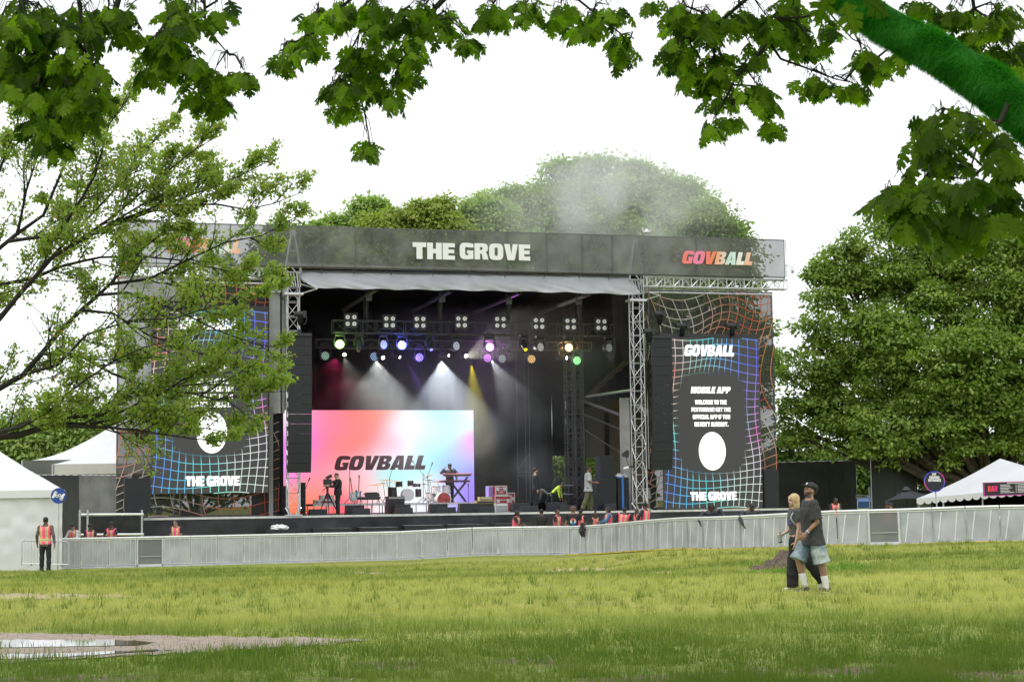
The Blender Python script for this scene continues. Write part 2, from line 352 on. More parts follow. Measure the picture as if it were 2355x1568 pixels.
# dirt path with puddles, lower left
def gpoly(pts, dz, jit=.0, sub=6):
    out = []
    n = len(pts)
    for i in range(n):
        a = Vector((*pts[i], 0)); b = Vector((*pts[(i+1) % n], 0))
        for k in range(sub):
            q = a.lerp(b, k/sub); jy = (random.random()-.5)*jit
            p = G(q.x, q.y + jy); out.append(Vector((p.x, p.y, gz(p.x, p.y)+dz)))
    return out
M_DIRT = mat('packed_dirt', (.30, .24, .195), .9, nscale=7, namt=.25, bump=.5)
pp = gpoly([(-260, 1462), (0, 1457), (250, 1462), (480, 1464), (700, 1468), (860, 1472), (760, 1484), (600, 1492), (470, 1500), (330, 1508), (170, 1516), (60, 1522), (-260, 1534)], .012, 5)
mb = MB(); mb.add(pp, [tuple(range(len(pp)))]); mb.build('path', M_DIRT, kind='structure')
M_WATER = mat('puddle_water', (.06, .055, .045), .03, spec=.9)
for pts in ([(-260, 1476), (0, 1475), (60, 1473), (180, 1475), (260, 1474), (335, 1478), (362, 1480), (300, 1487), (180, 1490), (60, 1492), (-260, 1493)],
            [(-260, 1510), (0, 1508), (120, 1506), (220, 1502), (350, 1497), (400, 1497), (300, 1504), (160, 1512), (60, 1518), (-260, 1528)]):
    pp = gpoly(pts, .0, 2.5); zz = sum(p.z for p in pp)/len(pp)+.02
    mb = MB(); mb.add([Vector((p.x, p.y, zz)) for p in pp], [tuple(range(len(pp)))]); mb.build('puddle', M_WATER, kind='structure')

PATCHES = [[(-40, 1366), (60, 1363), (170, 1366), (290, 1369), (330, 1373), (240, 1377), (120, 1379), (-40, 1379)], [(1225, 1313), (1290, 1307), (1370, 1305), (1420, 1309), (1380, 1314), (1290, 1318)], [(1480, 1318), (1530, 1315), (1560, 1318), (1520, 1321)], [(760, 1318), (830, 1315), (900, 1317), (860, 1321)]]
M_BARE = mat('bare_sandy_soil', (.46, .37, .24), .95, nscale=4, namt=.3, bump=.4)
for pts in PATCHES:
    pp = gpoly(pts, .012, 4, 8); mb = MB(); mb.add(pp, [tuple(range(len(pp)))]); mb.build('bare_soil_patch', M_BARE, kind='structure')
# grass blades
def vnoise(x, y, s, seed=0):
    out = np.zeros(len(x)); r = np.random.default_rng(seed); T = r.random((256, 256)); amp = 1; tot = 0
    for o in range(3):
        a = (x*s)*2**o; b = (y*s)*2**o; i = np.floor(a).astype(int); j = np.floor(b).astype(int); fa = a-i; fb = b-j; fa = fa*fa*(3-2*fa); fb = fb*fb*(3-2*fb)
        v = (T[i % 256, j % 256]*(1-fa)+T[(i+1) % 256, j % 256]*fa)*(1-fb)+(T[i % 256, (j+1) % 256]*(1-fa)+T[(i+1) % 256, (j+1) % 256]*fa)*fb
        out += v*amp; tot += amp; amp *= .5
    return out/tot
def grass_blade_mat():
    m = leafmat('grass_blade', (.10, .165, .028), (.52, .50, .20), .4, spec=.2); return m
N = 560000
yy = 15.2 + (rng.random(N)**1.35)*46; xx = (rng.random(N)-.5)*2*(yy*.39+1.5)
pn = vnoise(xx*.35+50, yy+50, .17, 3); pf = vnoise(xx+90, yy+90, .9, 5)
keep = rng.random(N) < np.clip((pf-.30)*4.5, .3, 1)
bare = (yy < 18.3) & (vnoise(xx+7, yy+3, 1.4, 9) > .42+.03*(yy-15)); keep &= ~(bare & (rng.random(N) < .85))
# keep blades off the path
PATHP = [G(x, y) for x, y in [(0, 1457), (250, 1462), (480, 1464), (700, 1468), (860, 1472), (600, 1492), (330, 1508), (60, 1522), (0, 1524)]]
def inpoly(x, y, poly):
    r = np.zeros(len(x), bool); n = len(poly); j = n-1
    for i in range(n):
        xi, yi, xj, yj = poly[i].x, poly[i].y, poly[j].x, poly[j].y
        c = ((yi > y) != (yj > y)) & (x < (xj-xi)*(y-yi)/(yj-yi+1e-12)+xi); r ^= c; j = i
    return r
ip = inpoly(xx, yy, PATHP); keep &= ~(ip & (rng.random(N) < np.where(yy < 20.1, .80, .93)))
for pts in PATCHES: keep &= ~(inpoly(xx, yy, [G(x_, y_) for x_, y_ in pts]) & (rng.random(N) < .8))
fy = np.interp(xx, [-16, -5, -1.3, 1.9, 6.4, 11, 15], [64, 68, 69, 69, 58, 55, 53.5]); keep &= yy < fy-.3
xx, yy, pn, pf = xx[keep], yy[keep], pn[keep], pf[keep]; 
nt_ = 3600; ty = 15.5+rng.random(nt_)**1.2*44; tx = (rng.random(nt_)-.5)*2*(ty*.34+1); ok_ = ~inpoly(tx, ty, PATHP) & (ty < np.interp(tx, [-16, -5, -1.3, 1.9, 6.4, 11, 15], [64, 68, 69, 69, 58, 55, 53.5])-.4); tx, ty = tx[ok_], ty[ok_]; nt_ = len(tx)
bx0 = np.repeat(tx, 16)+rng.normal(size=nt_*16)*.05; by0 = np.repeat(ty, 16)+rng.normal(size=nt_*16)*.05; NB = len(xx)
xx = np.concatenate([xx, bx0]); yy = np.concatenate([yy, by0]); pn = np.concatenate([pn, np.repeat(.25+.3*rng.random(nt_), 16)]); pf = np.concatenate([pf, np.repeat(.9+.9*rng.random(nt_), 16)])
N = len(xx)
zz = gz_np(xx, yy); h = (.035+.075*rng.random(N)**2)*(.6+.9*pf)*np.where(yy < 26, 1.15, 1); wd = (.004+.004*rng.random(N))*np.clip(yy/22, 1, 2.6)
an = rng.random(N)*2*np.pi; ln = rng.random(N)*.6*h; la = rng.random(N)*2*np.pi
Vb = np.empty((N, 3, 3)); dx = np.cos(an)*wd; dy = np.sin(an)*wd*.4
Vb[:, 0] = np.stack([xx-dx, yy-dy, zz-.005], -1); Vb[:, 1] = np.stack([xx+dx, yy+dy, zz-.005], -1); Vb[:, 2] = np.stack([xx+np.cos(la)*ln, yy+np.sin(la)*ln, zz+h], -1)
var = np.clip((pn-.40)*1.6+.12+(vnoise(xx+30, yy+60, .55, 8)-.5)*.5+rng.random(N)*.5, 0, 1); var = np.where(yy < 34, var*np.interp(yy+(vnoise(xx+5, yy, .4, 12)-.5)*9, [14, 24], [.16, 1]), var)  # near blades greener, also darkened in colour to stand for tree shade
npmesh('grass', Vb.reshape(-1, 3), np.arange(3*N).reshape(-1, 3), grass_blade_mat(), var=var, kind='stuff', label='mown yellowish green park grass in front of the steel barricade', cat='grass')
# green weeds round the stump
def leafcloud(C, size, normal_bias=.6, asp=.5, seed=1):
    """one small diamond leaf per centre; returns V,F"""
    r = np.random.default_rng(seed); n = len(C)
    d = r.normal(size=(n, 3)); d /= np.linalg.norm(d, axis=1)[:, None]
    nrm = r.normal(size=(n, 3)); nrm[:, 2] = np.abs(nrm[:, 2])+normal_bias*2; nrm /= np.linalg.norm(nrm, axis=1)[:, None]
    d -= nrm*(d*nrm).sum(1)[:, None]; d /= np.linalg.norm(d, axis=1)[:, None]; e = np.cross(nrm, d)
    sz = (size if np.ndim(size) else np.full(n, size))*(.7+.6*r.random(n)); s1 = sz[:, None]/2; s2 = s1*asp
    dr = np.zeros_like(C); dr[:, 2] = -.25*sz
    V = np.stack([C-d*s1, C+e*s2, C+d*s1+dr, C-e*s2], 1)
    return V.reshape(-1, 3), np.arange(4*n).reshape(-1, 4)
M_WEED = leafmat('weed_leaf', (.09, .2, .025), (.2, .36, .05), .4)
def weed(name, px, py, rx, n, h, label):
    c = G(px, py); C = np.empty((n, 3)); a = rng.random(n)*6.283; r = rng.random(n)**.5
    C[:, 0] = c.x+np.cos(a)*r*rx; C[:, 1] = c.y+np.sin(a)*r*.5; C[:, 2] = gz_np(C[:, 0], C[:, 1])+rng.random(n)*h*(1.1-r)
    V, F = leafcloud(C, .055, .3, .5, seed=int(px)); V -= 0
    return npmesh(name, V, F, M_WEED, var=rng.random(n), label=label, cat='weeds', kind='stuff')
weed('weeds', 1945, 1311, .75, 1300, .22, 'low bright green weeds growing to the right of the tree stump')
weed('weeds', 1770, 1316, .75, 800, .10, 'low bright green weeds growing in front of the tree stump')
weed('weeds', 2075, 1312, .7, 400, .07, 'thin strip of green weeds trailing right from the stump')
# ================= STAGE =================
M_BLACK = mat('black_cloth', (.012, .012, .014), .9, nscale=1.2, namt=.35, spec=.15)
M_SKIRT = mat('charcoal_vinyl', (.022, .024, .026), .55, nscale=2.5, namt=.3, bump=.3, spec=.35)
M_STEEL = mat('galvanised_steel', (.52, .53, .54), .45, .55, nscale=5, namt=.12)
M_ALU = mat('aluminium_truss', (.60, .61, .62), .35, .6, nscale=6, namt=.1)
M_TRIM = mat('deck_edge_trim', (.62, .62, .60), .5, nscale=4, namt=.15)
M_PLY = mat('dark_plywood', (.05, .047, .045), .8, nscale=3, namt=.3)
M_BTRUSS = mat('black_truss', (.10, .10, .105), .4, .4, nscale=6, namt=.2)
M_PLASTIC = mat('black_plastic', (.022, .023, .025), .45, nscale=8, namt=.2)
M_GRILLE = mat('speaker_grille', (.030, .032, .036), .7, nscale=20, namt=.2, spec=.25)
M_VAL = mat('grey_canopy_fabric', (.42, .43, .45), .7, nscale=.9, namt=.14, bump=.2)
M_CURT = mat('pale_grey_curtain', (.42, .42, .42), .8, nscale=2, namt=.12)
M_WHITE = mat('white_print', (.80, .80, .78), .6)
M_SHELL = mat('stage_tent_fabric', (.20, .165, .125), .85, nscale=.8, namt=.2)
M_WFAB = mat('white_vinyl', (.66, .665, .67), .55, nscale=1.3, namt=.04, bump=.15)
uL, _ = UZ(328, 1187, 0); uR, _ = UZ(1827, 1166, 0)
uTL, _ = UZ(674, 900, .2); uTR, _ = UZ(1467, 900, .2)
GZ0 = lambda u, v: gz(S(u, v).x, S(u, v).y) - DECK     # ground height relative to deck
t = thing('stage_platform', 'long black skirted stage platform with a pale deck edge behind the steel barricade', 'stage', S((uL+uR)/2, 0, -1.6))
mb = MB(); mb.sbox(uL, uR, 0.02, 13, -.12, -.001); mb.build('deck', M_PLY, t)
mb = MB(); mb.sbox(uL, uR, -.05, .02, -.085, .004)
mb.build('edge_trim', M_TRIM, t)
def cloth(u0, u1, v, z0, z1, nu, nz_, amp, fq, mbx=None, flare=0.):
    """hanging cloth with folds along u"""
    m = mbx or MB(); vs = []; rnd = random.random()*50
    for j in range(nz_+1):
        tz = j/nz_
        for i in range(nu+1):
            u = lerp(u0, u1, i/nu)
            a = amp*(.35+.65*tz)*(math.sin(u*fq+rnd+1.7*math.sin(u*.63+rnd)+.5*tz)+.5*math.sin(u*fq*2.3+rnd*2+tz*1.3))+amp*1.2*mnoise.noise(Vector((u*1.3, tz*2.2, rnd)))
            vs.append(S(u, v-a-flare*tz, lerp(z1, z0 if not callable(z0) else z0(u), tz)))
    fs = [(j*(nu+1)+i, j*(nu+1)+i+1, (j+1)*(nu+1)+i+1, (j+1)*(nu+1)+i) for j in range(nz_) for i in range(nu)]
    m.add(vs, fs); return m
cloth(uL, uR, -.07, lambda u: GZ0(u, -.07), -.09, 420, 8, .07, 2.3, flare=.1).build('skirt', M_SKIRT, t, smooth=True)
# back and side drapes, with gaps on the right that show the trees
t = thing('black_backdrop', 'tall black drapes closing the back and left side of the stage', 'drapes', S(0, 11.4, 0))
ub0, _ = UZ(640, 900, 11.4); ub1, _ = UZ(1262, 900, 11.4)
def pan(x0, y0, x1, y1, v): a, z1 = UZ(x0, y0, v); b, z0 = UZ(x1, y1, v); return a, b, z0, z1
ZT = UZ(1177, 622, 0)[1]
cloth(ub0, ub1, 11.4, 0, ZT, 160, 6, .10, 3.1).build('back_drape', M_BLACK, t, smooth=True)
mb = MB()
for k, (x0, x1, y0, y1) in enumerate([(1246, 1272, 905, 1172), (1300, 1350, 905, 1172), (1255, 1475, 668, 907), (1268, 1300, 905, 1048), (1300, 1346, 905, 1050), (1388, 1404, 905, 1172)]):
    a, b, z0, z1 = pan(x0, y0, x1, y1, 11.4+.06*k); z1 = ZT if k == 2 else z1; cloth(a, b, 11.4+.06*k, z0, z1, max(6, int(abs(b-a)*5)), 5, .05, 3.3, mb)
mb.build('side_back_drape', M_BLACK, t, smooth=True)
mb = MB(); vs = []
for j in range(2):
    for i in range(41): v = lerp(.6, 11.4, i/40); vs.append(S(uTL-.45+.06*math.sin(v*5), v, (0, ZT)[j]))
mb.add(vs, [(i, i+1, 42+i, 41+i) for i in range(40)]); mb.build('left_drape', M_BLACK, t, smooth=True)
mb = MB(); vs = []; zs = UZ(1447, 905, 2)[1]
for j in range(2):
    for i in range(41): v = lerp(.6, 11.8, i/40); vs.append(S(uTR+.5+.06*math.sin(v*5), v, (zs-.03*v, ZT)[j]))
mb.add(vs, [(i, i+1, 42+i, 41+i) for i in range(40)]); mb.build('right_drape', M_BLACK, t, smooth=True)
# brown shade tent in the right wing of the stage
t = thing('wing_tent', 'brown shade tent with pale beams behind the right side of the stage', 'tent', S(uTR+2, 8, 0))
mb = MB(); uA = UZ(1300, 950, 12)[0]; uB = uTR+6
zA = UZ(1340, 915, 12)[1]; zB = zA+1.2
mb.quad(S(uA, 12.2, zA-.9), S(uB, 12.2, zA-.9), S(uB, 2.5, zB), S(uA, 2.5, zB))
for (x0, y0, x1, y1) in [(1330, 900, 1352, 1050), (1390, 900, 1506, 1172), (1340, 900, 1398, 1052)]:
    a, b, z0, z1 = pan(x0, y0, x1, y1, 12.1); mb.quad(S(a, 12.1, z0), S(b, 12.1, z0), S(b, 12.1, z1), S(a, 12.1, z1))
mb.build('canopy', M_SHELL, t)
mb = MB()
for (p, q, v0, v1, r) in [((1337, 920), (1424, 953), 9, 4, .07), ((1349, 912), (1453, 897), 7, 2, .07), ((1337, 950), (1422, 985), 10, 8, .05), ((1340, 985), (1425, 1040), 11.5, 10, .04)]:
    mb.tube(SP(*p, v0), SP(*q, v1), r, n=6)
mb.build('beam', M_STEEL, t)
mb = MB(); a, b, z0, z1 = pan(1424, 915, 1452, 1170, 2.2)
cloth(a, b, 2.2, 0, z1, 14, 6, .04, 5, mb); mb.quad(S(a-.3, 2.0, z1+.1), S(b+.9, 1.6, z1-.6), S(b+.9, 1.4, z1-1.1), S(a+.5, 2, z1-.15))
mb.build('leg_cover', M_CURT, t, smooth=True)

# ---- roof with the sagging grey valance ----
t = thing('stage_roof', 'dark stage roof edged with a sagging grey fabric valance', 'roof', S(0, 0, ZT))
mb = MB()
TOPV = [(691, 621), (900, 624.5), (1177, 628), (1445, 632)]; BOTV = [(724, 661), (800, 664), (900, 665.5), (1064, 667.5), (1177, 670), (1300, 672.5), (1475, 678)]
def interp2(L, x): return float(np.interp(x, [p[0] for p in L], [p[1] for p in L]))
nu, nz_ = 150, 10; vs = []
for j in range(nz_+1):
    tt = j/nz_
    for i in range(nu+1):
        s = i/nu
        xt = lerp(691, 1445, s); yt = interp2(TOPV, xt); xb = lerp(724, 1475, s); yb = interp2(BOTV, xb)+1.2*math.sin(s*55)
        x = lerp(xt, xb, tt) + (-14*(tt*(1-tt))*4*(1-s)**6); y = lerp(yt, yb, tt)
        fold = .10*math.sin((s*60+tt*3))*tt*mnoise.noise(Vector((s*14, tt, 3)))+.22*math.sin(math.pi*tt)+.1*mnoise.noise(Vector((s*30-tt*5, tt*1.5, 0)))
        vs.append(SP(x, y, lerp(.5, -.35, tt)-fold))
mb.add(vs, [(j*(nu+1)+i, j*(nu+1)+i+1, (j+1)*(nu+1)+i+1, (j+1)*(nu+1)+i) for j in range(nz_) for i in range(nu)])
mb.build('valance', M_VAL, t, smooth=True)
mb = MB(); zc = UZ(1177, 632, 1)[1]
mb.sbox(uTL-.8, uTR+.6, .55, 12.4, zc+.05, zc+.2); mb.build('ceiling', M_BLACK, t)
mb = MB(); mb.sbox(uTL-.6, uTR+.4, .2, .5, zc+.02, zc+.18); mb.build('front_beam', M_STEEL, t)
for (x, y) in [(866, 665), (1038, 669), (1194.5, 673.5), (1359, 675)]:
    p = SP(x, y, .4); uu, z = UZ(x, y, .4); mb = MB(); n = 14; r0, r1 = .10, .085
    ring = lambda v, r: [S(uu+r*math.cos(2*math.pi*k/n), v, z+r*math.sin(2*math.pi*k/n)) for k in range(n)]
    vs = ring(.4, r0)+ring(.4, r1)+ring(9, r0)+ring(9, r1)
    fs = [(k, (k+1) % n, n+(k+1) % n, n+k) for k in range(n)]+[(k, 2*n+k, 2*n+(k+1) % n, (k+1) % n) for k in range(n)]+[(n+k, n+(k+1) % n, 3*n+(k+1) % n, 3*n+k) for k in range(n)]
    mb.add(vs, fs); mb.sbox(uu-.14, uu+.14, 2.2, 2.35, z-.3, z+.14); mb.build('roof_pipe', mat('roof_pipe_metal', (.16, .16, .17), .35, .6), t)

# ---- truss towers ----
def truss(mb, A, B, X, Y, wx, wy, bays, r=.03, rd=.016, n=6):
    A = Vector(A); B = Vector(B); cs = [(X*(i*wx/2)+Y*(j*wy/2)) for i, j in ((-1, -1), (1, -1), (1, 1), (-1, 1))]
    for c in cs: mb.tube(A+c, B+c, r, n=n)
    for k in range(bays+1):
        q = A.lerp(B, k/bays)
        for i in range(4): mb.tube(q+cs[i], q+cs[(i+1) % 4], rd, n=5)
        if k < bays:
            q2 = A.lerp(B, (k+1)/bays)
            for i in range(4):
                a, b = (i, (i+1) % 4) if (k+i) % 2 else ((i+1) % 4, i)
                mb.tube(q+cs[a], q2+cs[b], rd, n=5)
ZV = Vector((0, 0, 1)); zr = UZ(1177, 634, .2)[1]
for uu, lab in ((uTL, 'silver truss tower at the left of the stage, standing behind the left speaker array'), (uTR, 'silver truss tower at the right of the stage opening')):
    t = thing('truss_tower', lab, 'truss tower', S(uu, .2, 0), group='truss towers holding up the stage roof')
    mb = MB(); truss(mb, S(uu, .2, .35), S(uu, .2, zr-.1), UU, VV, .52, .52, 16, .028, .015); mb.build('mast', M_ALU, t)
    mb = MB()
    for i in (-1, 1):
        for j in (-1, 1):
            mb.tube(S(uu+.3*i, .2+.3*j, .35), S(uu+.14*i, .2+.14*j, .05), .04)
    mb.sbox(uu-.35, uu+.35, -.1, .5, 0.0, .06); mb.build('base', M_ALU, t)
    zs0, zs1 = zr-.1, UZ(1177, 545, .2)[1]; mb = MB()
    for i in (-1, 1):
        for j in (-1, 1): mb.tube(S(uu+.36*i, .2+.2*j, zs0), S(uu+.08*i, .2+.05*j, zs1-.2), .035)
    for q in (.02, .52): mb.sbox(uu-.36*(1-q*.78)-.03, uu+.36*(1-q*.78)+.03, .13, .18, lerp(zs0, zs1, q)-.03, lerp(zs0, zs1, q)+.03)
    mb.cyl(S(uu, .2, zs1-.1), VV, .14, .12); mb.build('pulley_head', M_ALU, t)
    mb = MB(); sg = 1
    for zz in (zr-.6, zr-1.05): mb.tube(S(uu+.3, .0, zz), S(uu+1.0*sg, -.4, zr-.85), .03)
    for zz in (zr-.55,): mb.tube(S(uu+.3, .4, zz), S(uu+1.0*sg, -.4, zr-.85), .03); mb.tube(S(uu-.3, -.1, zz+.9), S(uu+.5, 0, zz), .03)
    for i in range(5): mb.tube(S(uu-.3+.14*i, -.1, zr-.1), S(uu-.1+.1*i, -.1, zr-.75), .025)
    mb.sbox(uu-.42, uu+.42, -.15, .55, zr-1.1, zr-1.0); mb.build('sleeve_block', M_ALU, t)

# ---- header banner ----
BV = -.7
uB0 = UZ(270, 560, BV)[0]; uB1 = UZ(1806, 600, BV)[0]; zb1 = UZ(1806, 552, BV)[1]; zb0 = UZ(1806, 638, BV)[1]
M_MESH = mat('banner_mesh', (.15, .15, .145), .8, nscale=.9, namt=.38, alpha=.72, spec=.1)
t = thing('stage_banner', 'long dark see-through header banner reading THE GROVE above the stage', 'banner', S((uB0+uB1)/2, BV, zb0))
mb = MB(); nu, nz_ = 260, 8; vs = []
for j in range(nz_+1):
    for i in range(nu+1):
        u = lerp(uB0, uB1, i/nu); z = lerp(zb1, zb0, j/nz_); q = math.sin(math.pi*j/nz_)
        vs.append(S(u, BV+.02+.05*q*mnoise.noise(Vector((u*1.1+j*.25, j*.5, 7)))+.03*q*math.sin(u*3.7+j*.8), z))
mb.add(vs, [(j*(nu+1)+i, j*(nu+1)+i+1, (j+1)*(nu+1)+i+1, (j+1)*(nu+1)+i) for j in range(nz_) for i in range(nu)])
mb.build('mesh_sheet', M_MESH, t, smooth=True)
mb = MB(); M_DPIPE = mat('dark_pipe', (.09, .09, .09), .5, .3)
mb.tube(S(uB0, BV+.1, zb1), S(uB1, BV+.1, zb1), .03); mb.tube(S(uB0, BV+.1, zb0), S(uB1, BV+.1, zb0), .035)
posts = [275, 360, 445, 530, 614, 741, 817, 903, 1000, 1084, 1167, 1258, 1339, 1408, 1601.6, 1718, 1806]
for x in posts:
    u = UZ(x, 590, BV)[0]; mb.tube(S(u, BV+.1, zb0), S(u, BV+.1, zb1), .018); mb.sbox(u-.013, u+.013, BV-.075, BV-.068, zb0, zb1)
    mb.tube(S(u, BV+.1, zb0), S(u+.1, BV+.9, zb0-.15), .02)
mb.build('pipe_frame', M_DPIPE, t)
offn = -VV*.09
for word, x0, x1 in (('THE', 948, 1045), ('GROVE', 1056, 1218)):
    mb = MB(); put_text(mb, word, SQ(x0, 559+(x0-948)*.017, x1, 597+(x0-948)*.014, BV), offn); mb.build('lettering', M_WHITE, t)
def logo_col(x):
    st = [(0, (.85, .22, .12)), (.22, (.85, .25, .45)), (.42, (.85, .22, .08)), (.55, (.85, .55, .4)), (.68, (.55, .75, .72)), (.85, (.85, .8, .7)), (1, (.85, .3, .12))]
    for (a, ca), (b, cb) in zip(st, st[1:]):
        if x <= b: k = (x-a)/(b-a); return tuple(lerp(ca[i], cb[i], k) for i in range(3))
    return st[-1][1]
M_LOGO = attrmat('printed_logo', emitonly=False)
for x0, x1, y0, y1 in ((1567, 1729, 579, 609), (383, 553, 548, 582)):
    mb = MB(); mb.col = (1, 1, 1); put_text(mb, 'GOVBALL', SQ(x0, y0, x1, y1, BV), offn, colfn=logo_col, shear=.28, gap=.03); mb.build('logo_lettering', M_LOGO, t)
# wing trusses under the banner
for x0, x1, lab in ((1484, 1806, 'silver box truss under the right end of the header banner'), (278, 640, 'silver box truss under the left end of the header banner')):
    xm = (x0+x1)/2; ya = 652 if x0 > 1000 else 626
    ua, ub = UZ(x0, ya, -.3)[0], UZ(x1, ya, -.3)[0]; z = UZ(xm, ya, -.3)[1]
    t = thing('wing_truss', lab, 'truss', S((ua+ub)/2, -.3, z), group='box trusses under the banner ends')
    mb = MB(); truss(mb, S(ua, -.3, z), S(ub, -.3, z), VV, ZV, .45, .45, int((ub-ua)/.42), .035, .022); mb.build('chords', M_ALU, t)
    mb = MB(); ua2 = ua; zp = UZ(xm, ya+17, -.1)[1]; mb.tube(S(ua, .9, zp), S(ub-.2, .9, zp), .045)
    for k in range(5): u = lerp(ua+.3, ub-.6, k/4); mb.tube(S(u, .9, zp), S(u, .1, z), .015)
    mb.build('hanging_pipe', M_ALU, t)
# weather mast and camera
t = thing('weather_station', 'small white weather station on a thin mast above the banner', 'weather station', SP(1487, 600, -.4))
mb = MB(); mb.tube(SP(1488, 655, -.4), SP(1487, 538, -.4), .035, .03, 8); mb.build('mast', M_STEEL, t)
p = SP(1487, 533, -.4); mb = MB(); mb.cyl(p, ZV, .15, .08, 12); mb.cyl(p+ZV*.07, ZV, .08, .12, 10); mb.tube(p+UU*-.18, p+UU*-.18+ZV*.22, .02); mb.tube(p+UU*.16, p+UU*.22+ZV*.12, .02); mb.build('sensor', mat('white_plastic', (.8, .8, .8), .4), t)
t = thing('security_camera', 'white dome security camera on a bracket at the right end of the banner', 'camera', SP(1812, 612, -.5))
mb = MB(); mb.tube(SP(1806, 610, -.5), SP(1822, 613, -.5), .025); mb.tube(SP(1822, 613, -.5), SP(1822, 619, -.5), .05); mb.build('bracket', MATS['white_plastic'], t)
p = SP(1822, 624, -.5); mb = MB(); mb.cyl(p+ZV*.06, ZV, .085, .1, 12); mb.ball(p-ZV*.02, .085, nu=10, nv=6); mb.build('dome', MATS['white_plastic'], t)
mb = MB(); mb.ball(p-ZV*.03-VV*.06, .045, nu=8, nv=6); mb.build('lens', M_PLASTIC, t)

# ---- screens ----
CP = [((0, 0), (1, .12, .1)), ((0, .2), (1, .18, .12)), ((.05, .38), (1, .75, .6)), ((0, .52), (.25, .85, .55)), ((.02, .68), (.1, .25, 1)), ((.05, .9), (.1, .3, 1)), ((.2, .97), (.1, .6, 1)), ((.4, .9), (.1, .75, .8)),
      ((.55, 1), (.3, 1, .75)), ((.8, .95), (.75, .95, .85)), ((1, .9), (.9, .9, .9)), ((1, .72), (.8, .75, .85)), ((1, .55), (1, .2, .65)), ((1, .42), (.6, .3, .8)), ((.97, .3), (.3, .2, .9)), ((.9, .12), (.12, .15, 1)),
      ((.7, .05), (.1, .4, 1)), ((.5, 0), (.1, .7, .85)), ((.33, 0), (.2, .8, .6)), ((.2, .05), (.85, .8, .75)), ((.35, .3), (.15, .7, .45)), ((.1, .6), (.2, .9, .85)), ((.8, .5), (.35, .75, 1)), ((.82, .75), (.85, .9, .9))]
def scol(x, y):
    ws = [1/((x-p[0])**2+((y-p[1])*1.6)**2+.002)**1.6 for p, c in CP]; s = sum(ws)
    return tuple(sum(w_*c[i] for w_, (p, c) in zip(ws, CP))/s for i in range(3))
def sfade(x, y):
    d = ((x-.5)/.36)**4+((y-.50)/.31)**4; return max(0., min(1., (d-.75)*2.2))
def warp(x, y):
    return (x+.045*math.sin(math.pi*x)*math.sin(4.2*y+5.3*x)+.02*math.sin(9*y+1), y+.045*math.sin(math.pi*min(1, y*1.0))*math.sin(5.6*x+3.2*y+2)+.012*math.sin(7*x))
def grid_lines(mb, q, off, xs, ys, wid, colf, fadef, warpf, seg=70):
    mn, mxx = 0.0, 1.0
    def ribbon(pts):
        for (x0, y0), (x1, y1) in zip(pts, pts[1:]):
            cx, cy_ = (x0+x1)/2, (y0+y1)/2
            if not (0 <= cx <= 1 and 0 <= cy_ <= 1): continue
            fd = fadef(cx, cy_)
            if fd < .04: continue
            x0c, y0c, x1c, y1c = [min(1, max(0, k)) for k in (x0, y0, x1, y1)]
            A = on_quad(q, x0c, 1-y0c)+off; B = on_quad(q, x1c, 1-y1c)+off; d = B-A
            if d.length < 1e-5: continue
            nrm = d.cross(VV).normalized()*(wid/2*(.45+.55*fd)); c = colf(cx, cy_); mb.col = tuple(k*(.35+.65*fd) for k in c)
            mb.add([A-nrm, B-nrm, B+nrm, A+nrm], [(0, 1, 2, 3)])
    for x in xs: ribbon([warpf(x, k/seg) for k in range(seg+1)])
    for y in ys: ribbon([warpf(k/seg, y) for k in range(seg+1)])
M_LEDB = mat('led_panel_dark', (.02, .02, .02), .6, nscale=0, emit=(.026, .026, .025), es=1.0)
M_LEDL = attrmat('led_lines', .85); M_LEDW = mat('led_white', (.5, .5, .5), .6, emit=(1, 1, 1), es=.8)
def wing_screen(x0, y0, x1, y1, v, lab, texts, ell, yaw_end=None):
    q = SQ(x0, y0, x1, y1, v); c = (q[3]+q[2])/2
    t = thing('led_screen', lab, 'LED screen', c, group='tall LED screens on the stage wings')
    mb = MB(); mb.box8([q[3], q[2], q[2]+VV*.15, q[3]+VV*.15, q[0], q[1], q[1]+VV*.15, q[0]+VV*.15]); mb.build('panel', M_LEDB, t)
    mb = MB(); up = ZV*.2; a = [q[0]-UU*.05, q[1]-UU*.0, q[1]+VV*.2, q[0]-UU*.05+VV*.2]; mb.box8([p+ZV*.01 for p in a]+[p+up for p in a]); mb.build('header_bar', M_PLASTIC, t)
    mb = MB(); mb.col = (1, 1, 1)
    xs = [(-.12), -.05, .03, .11, .18, .25, .31, .37, .43, .49, .55, .61, .67, .73, .8, .88, .96, 1.03, 1.1]; ys = [k/22-.04 for k in range(25)]
    grid_lines(mb, q, -VV*.006, xs, ys, .027, scol, sfade, warp); mb.build('grid_pattern', M_LEDL, t)
    off = -VV*.012
    for txt, a0, b0, a1, b1, kw in texts: mb = MB(); put_text(mb, txt, SQ(a0, b0, a1, b1, v), off, **kw); mb.build('lettering', M_LEDW, t)
    ex, ey, rx, ry = ell; cc = SP(ex, ey, v)+off; ua = (SP(ex+rx, ey, v)-SP(ex-rx, ey, v)).length/2; za = (SP(ex, ey-ry, v)-SP(ex, ey+ry, v)).length/2
    mb = MB(); mb.add([cc+UU*(ua*math.cos(k*math.pi/24))+ZV*(za*math.sin(k*math.pi/24)) for k in range(48)], [tuple(range(48))]); mb.build('white_disc', M_LEDW, t)
    return t
HV = dict()
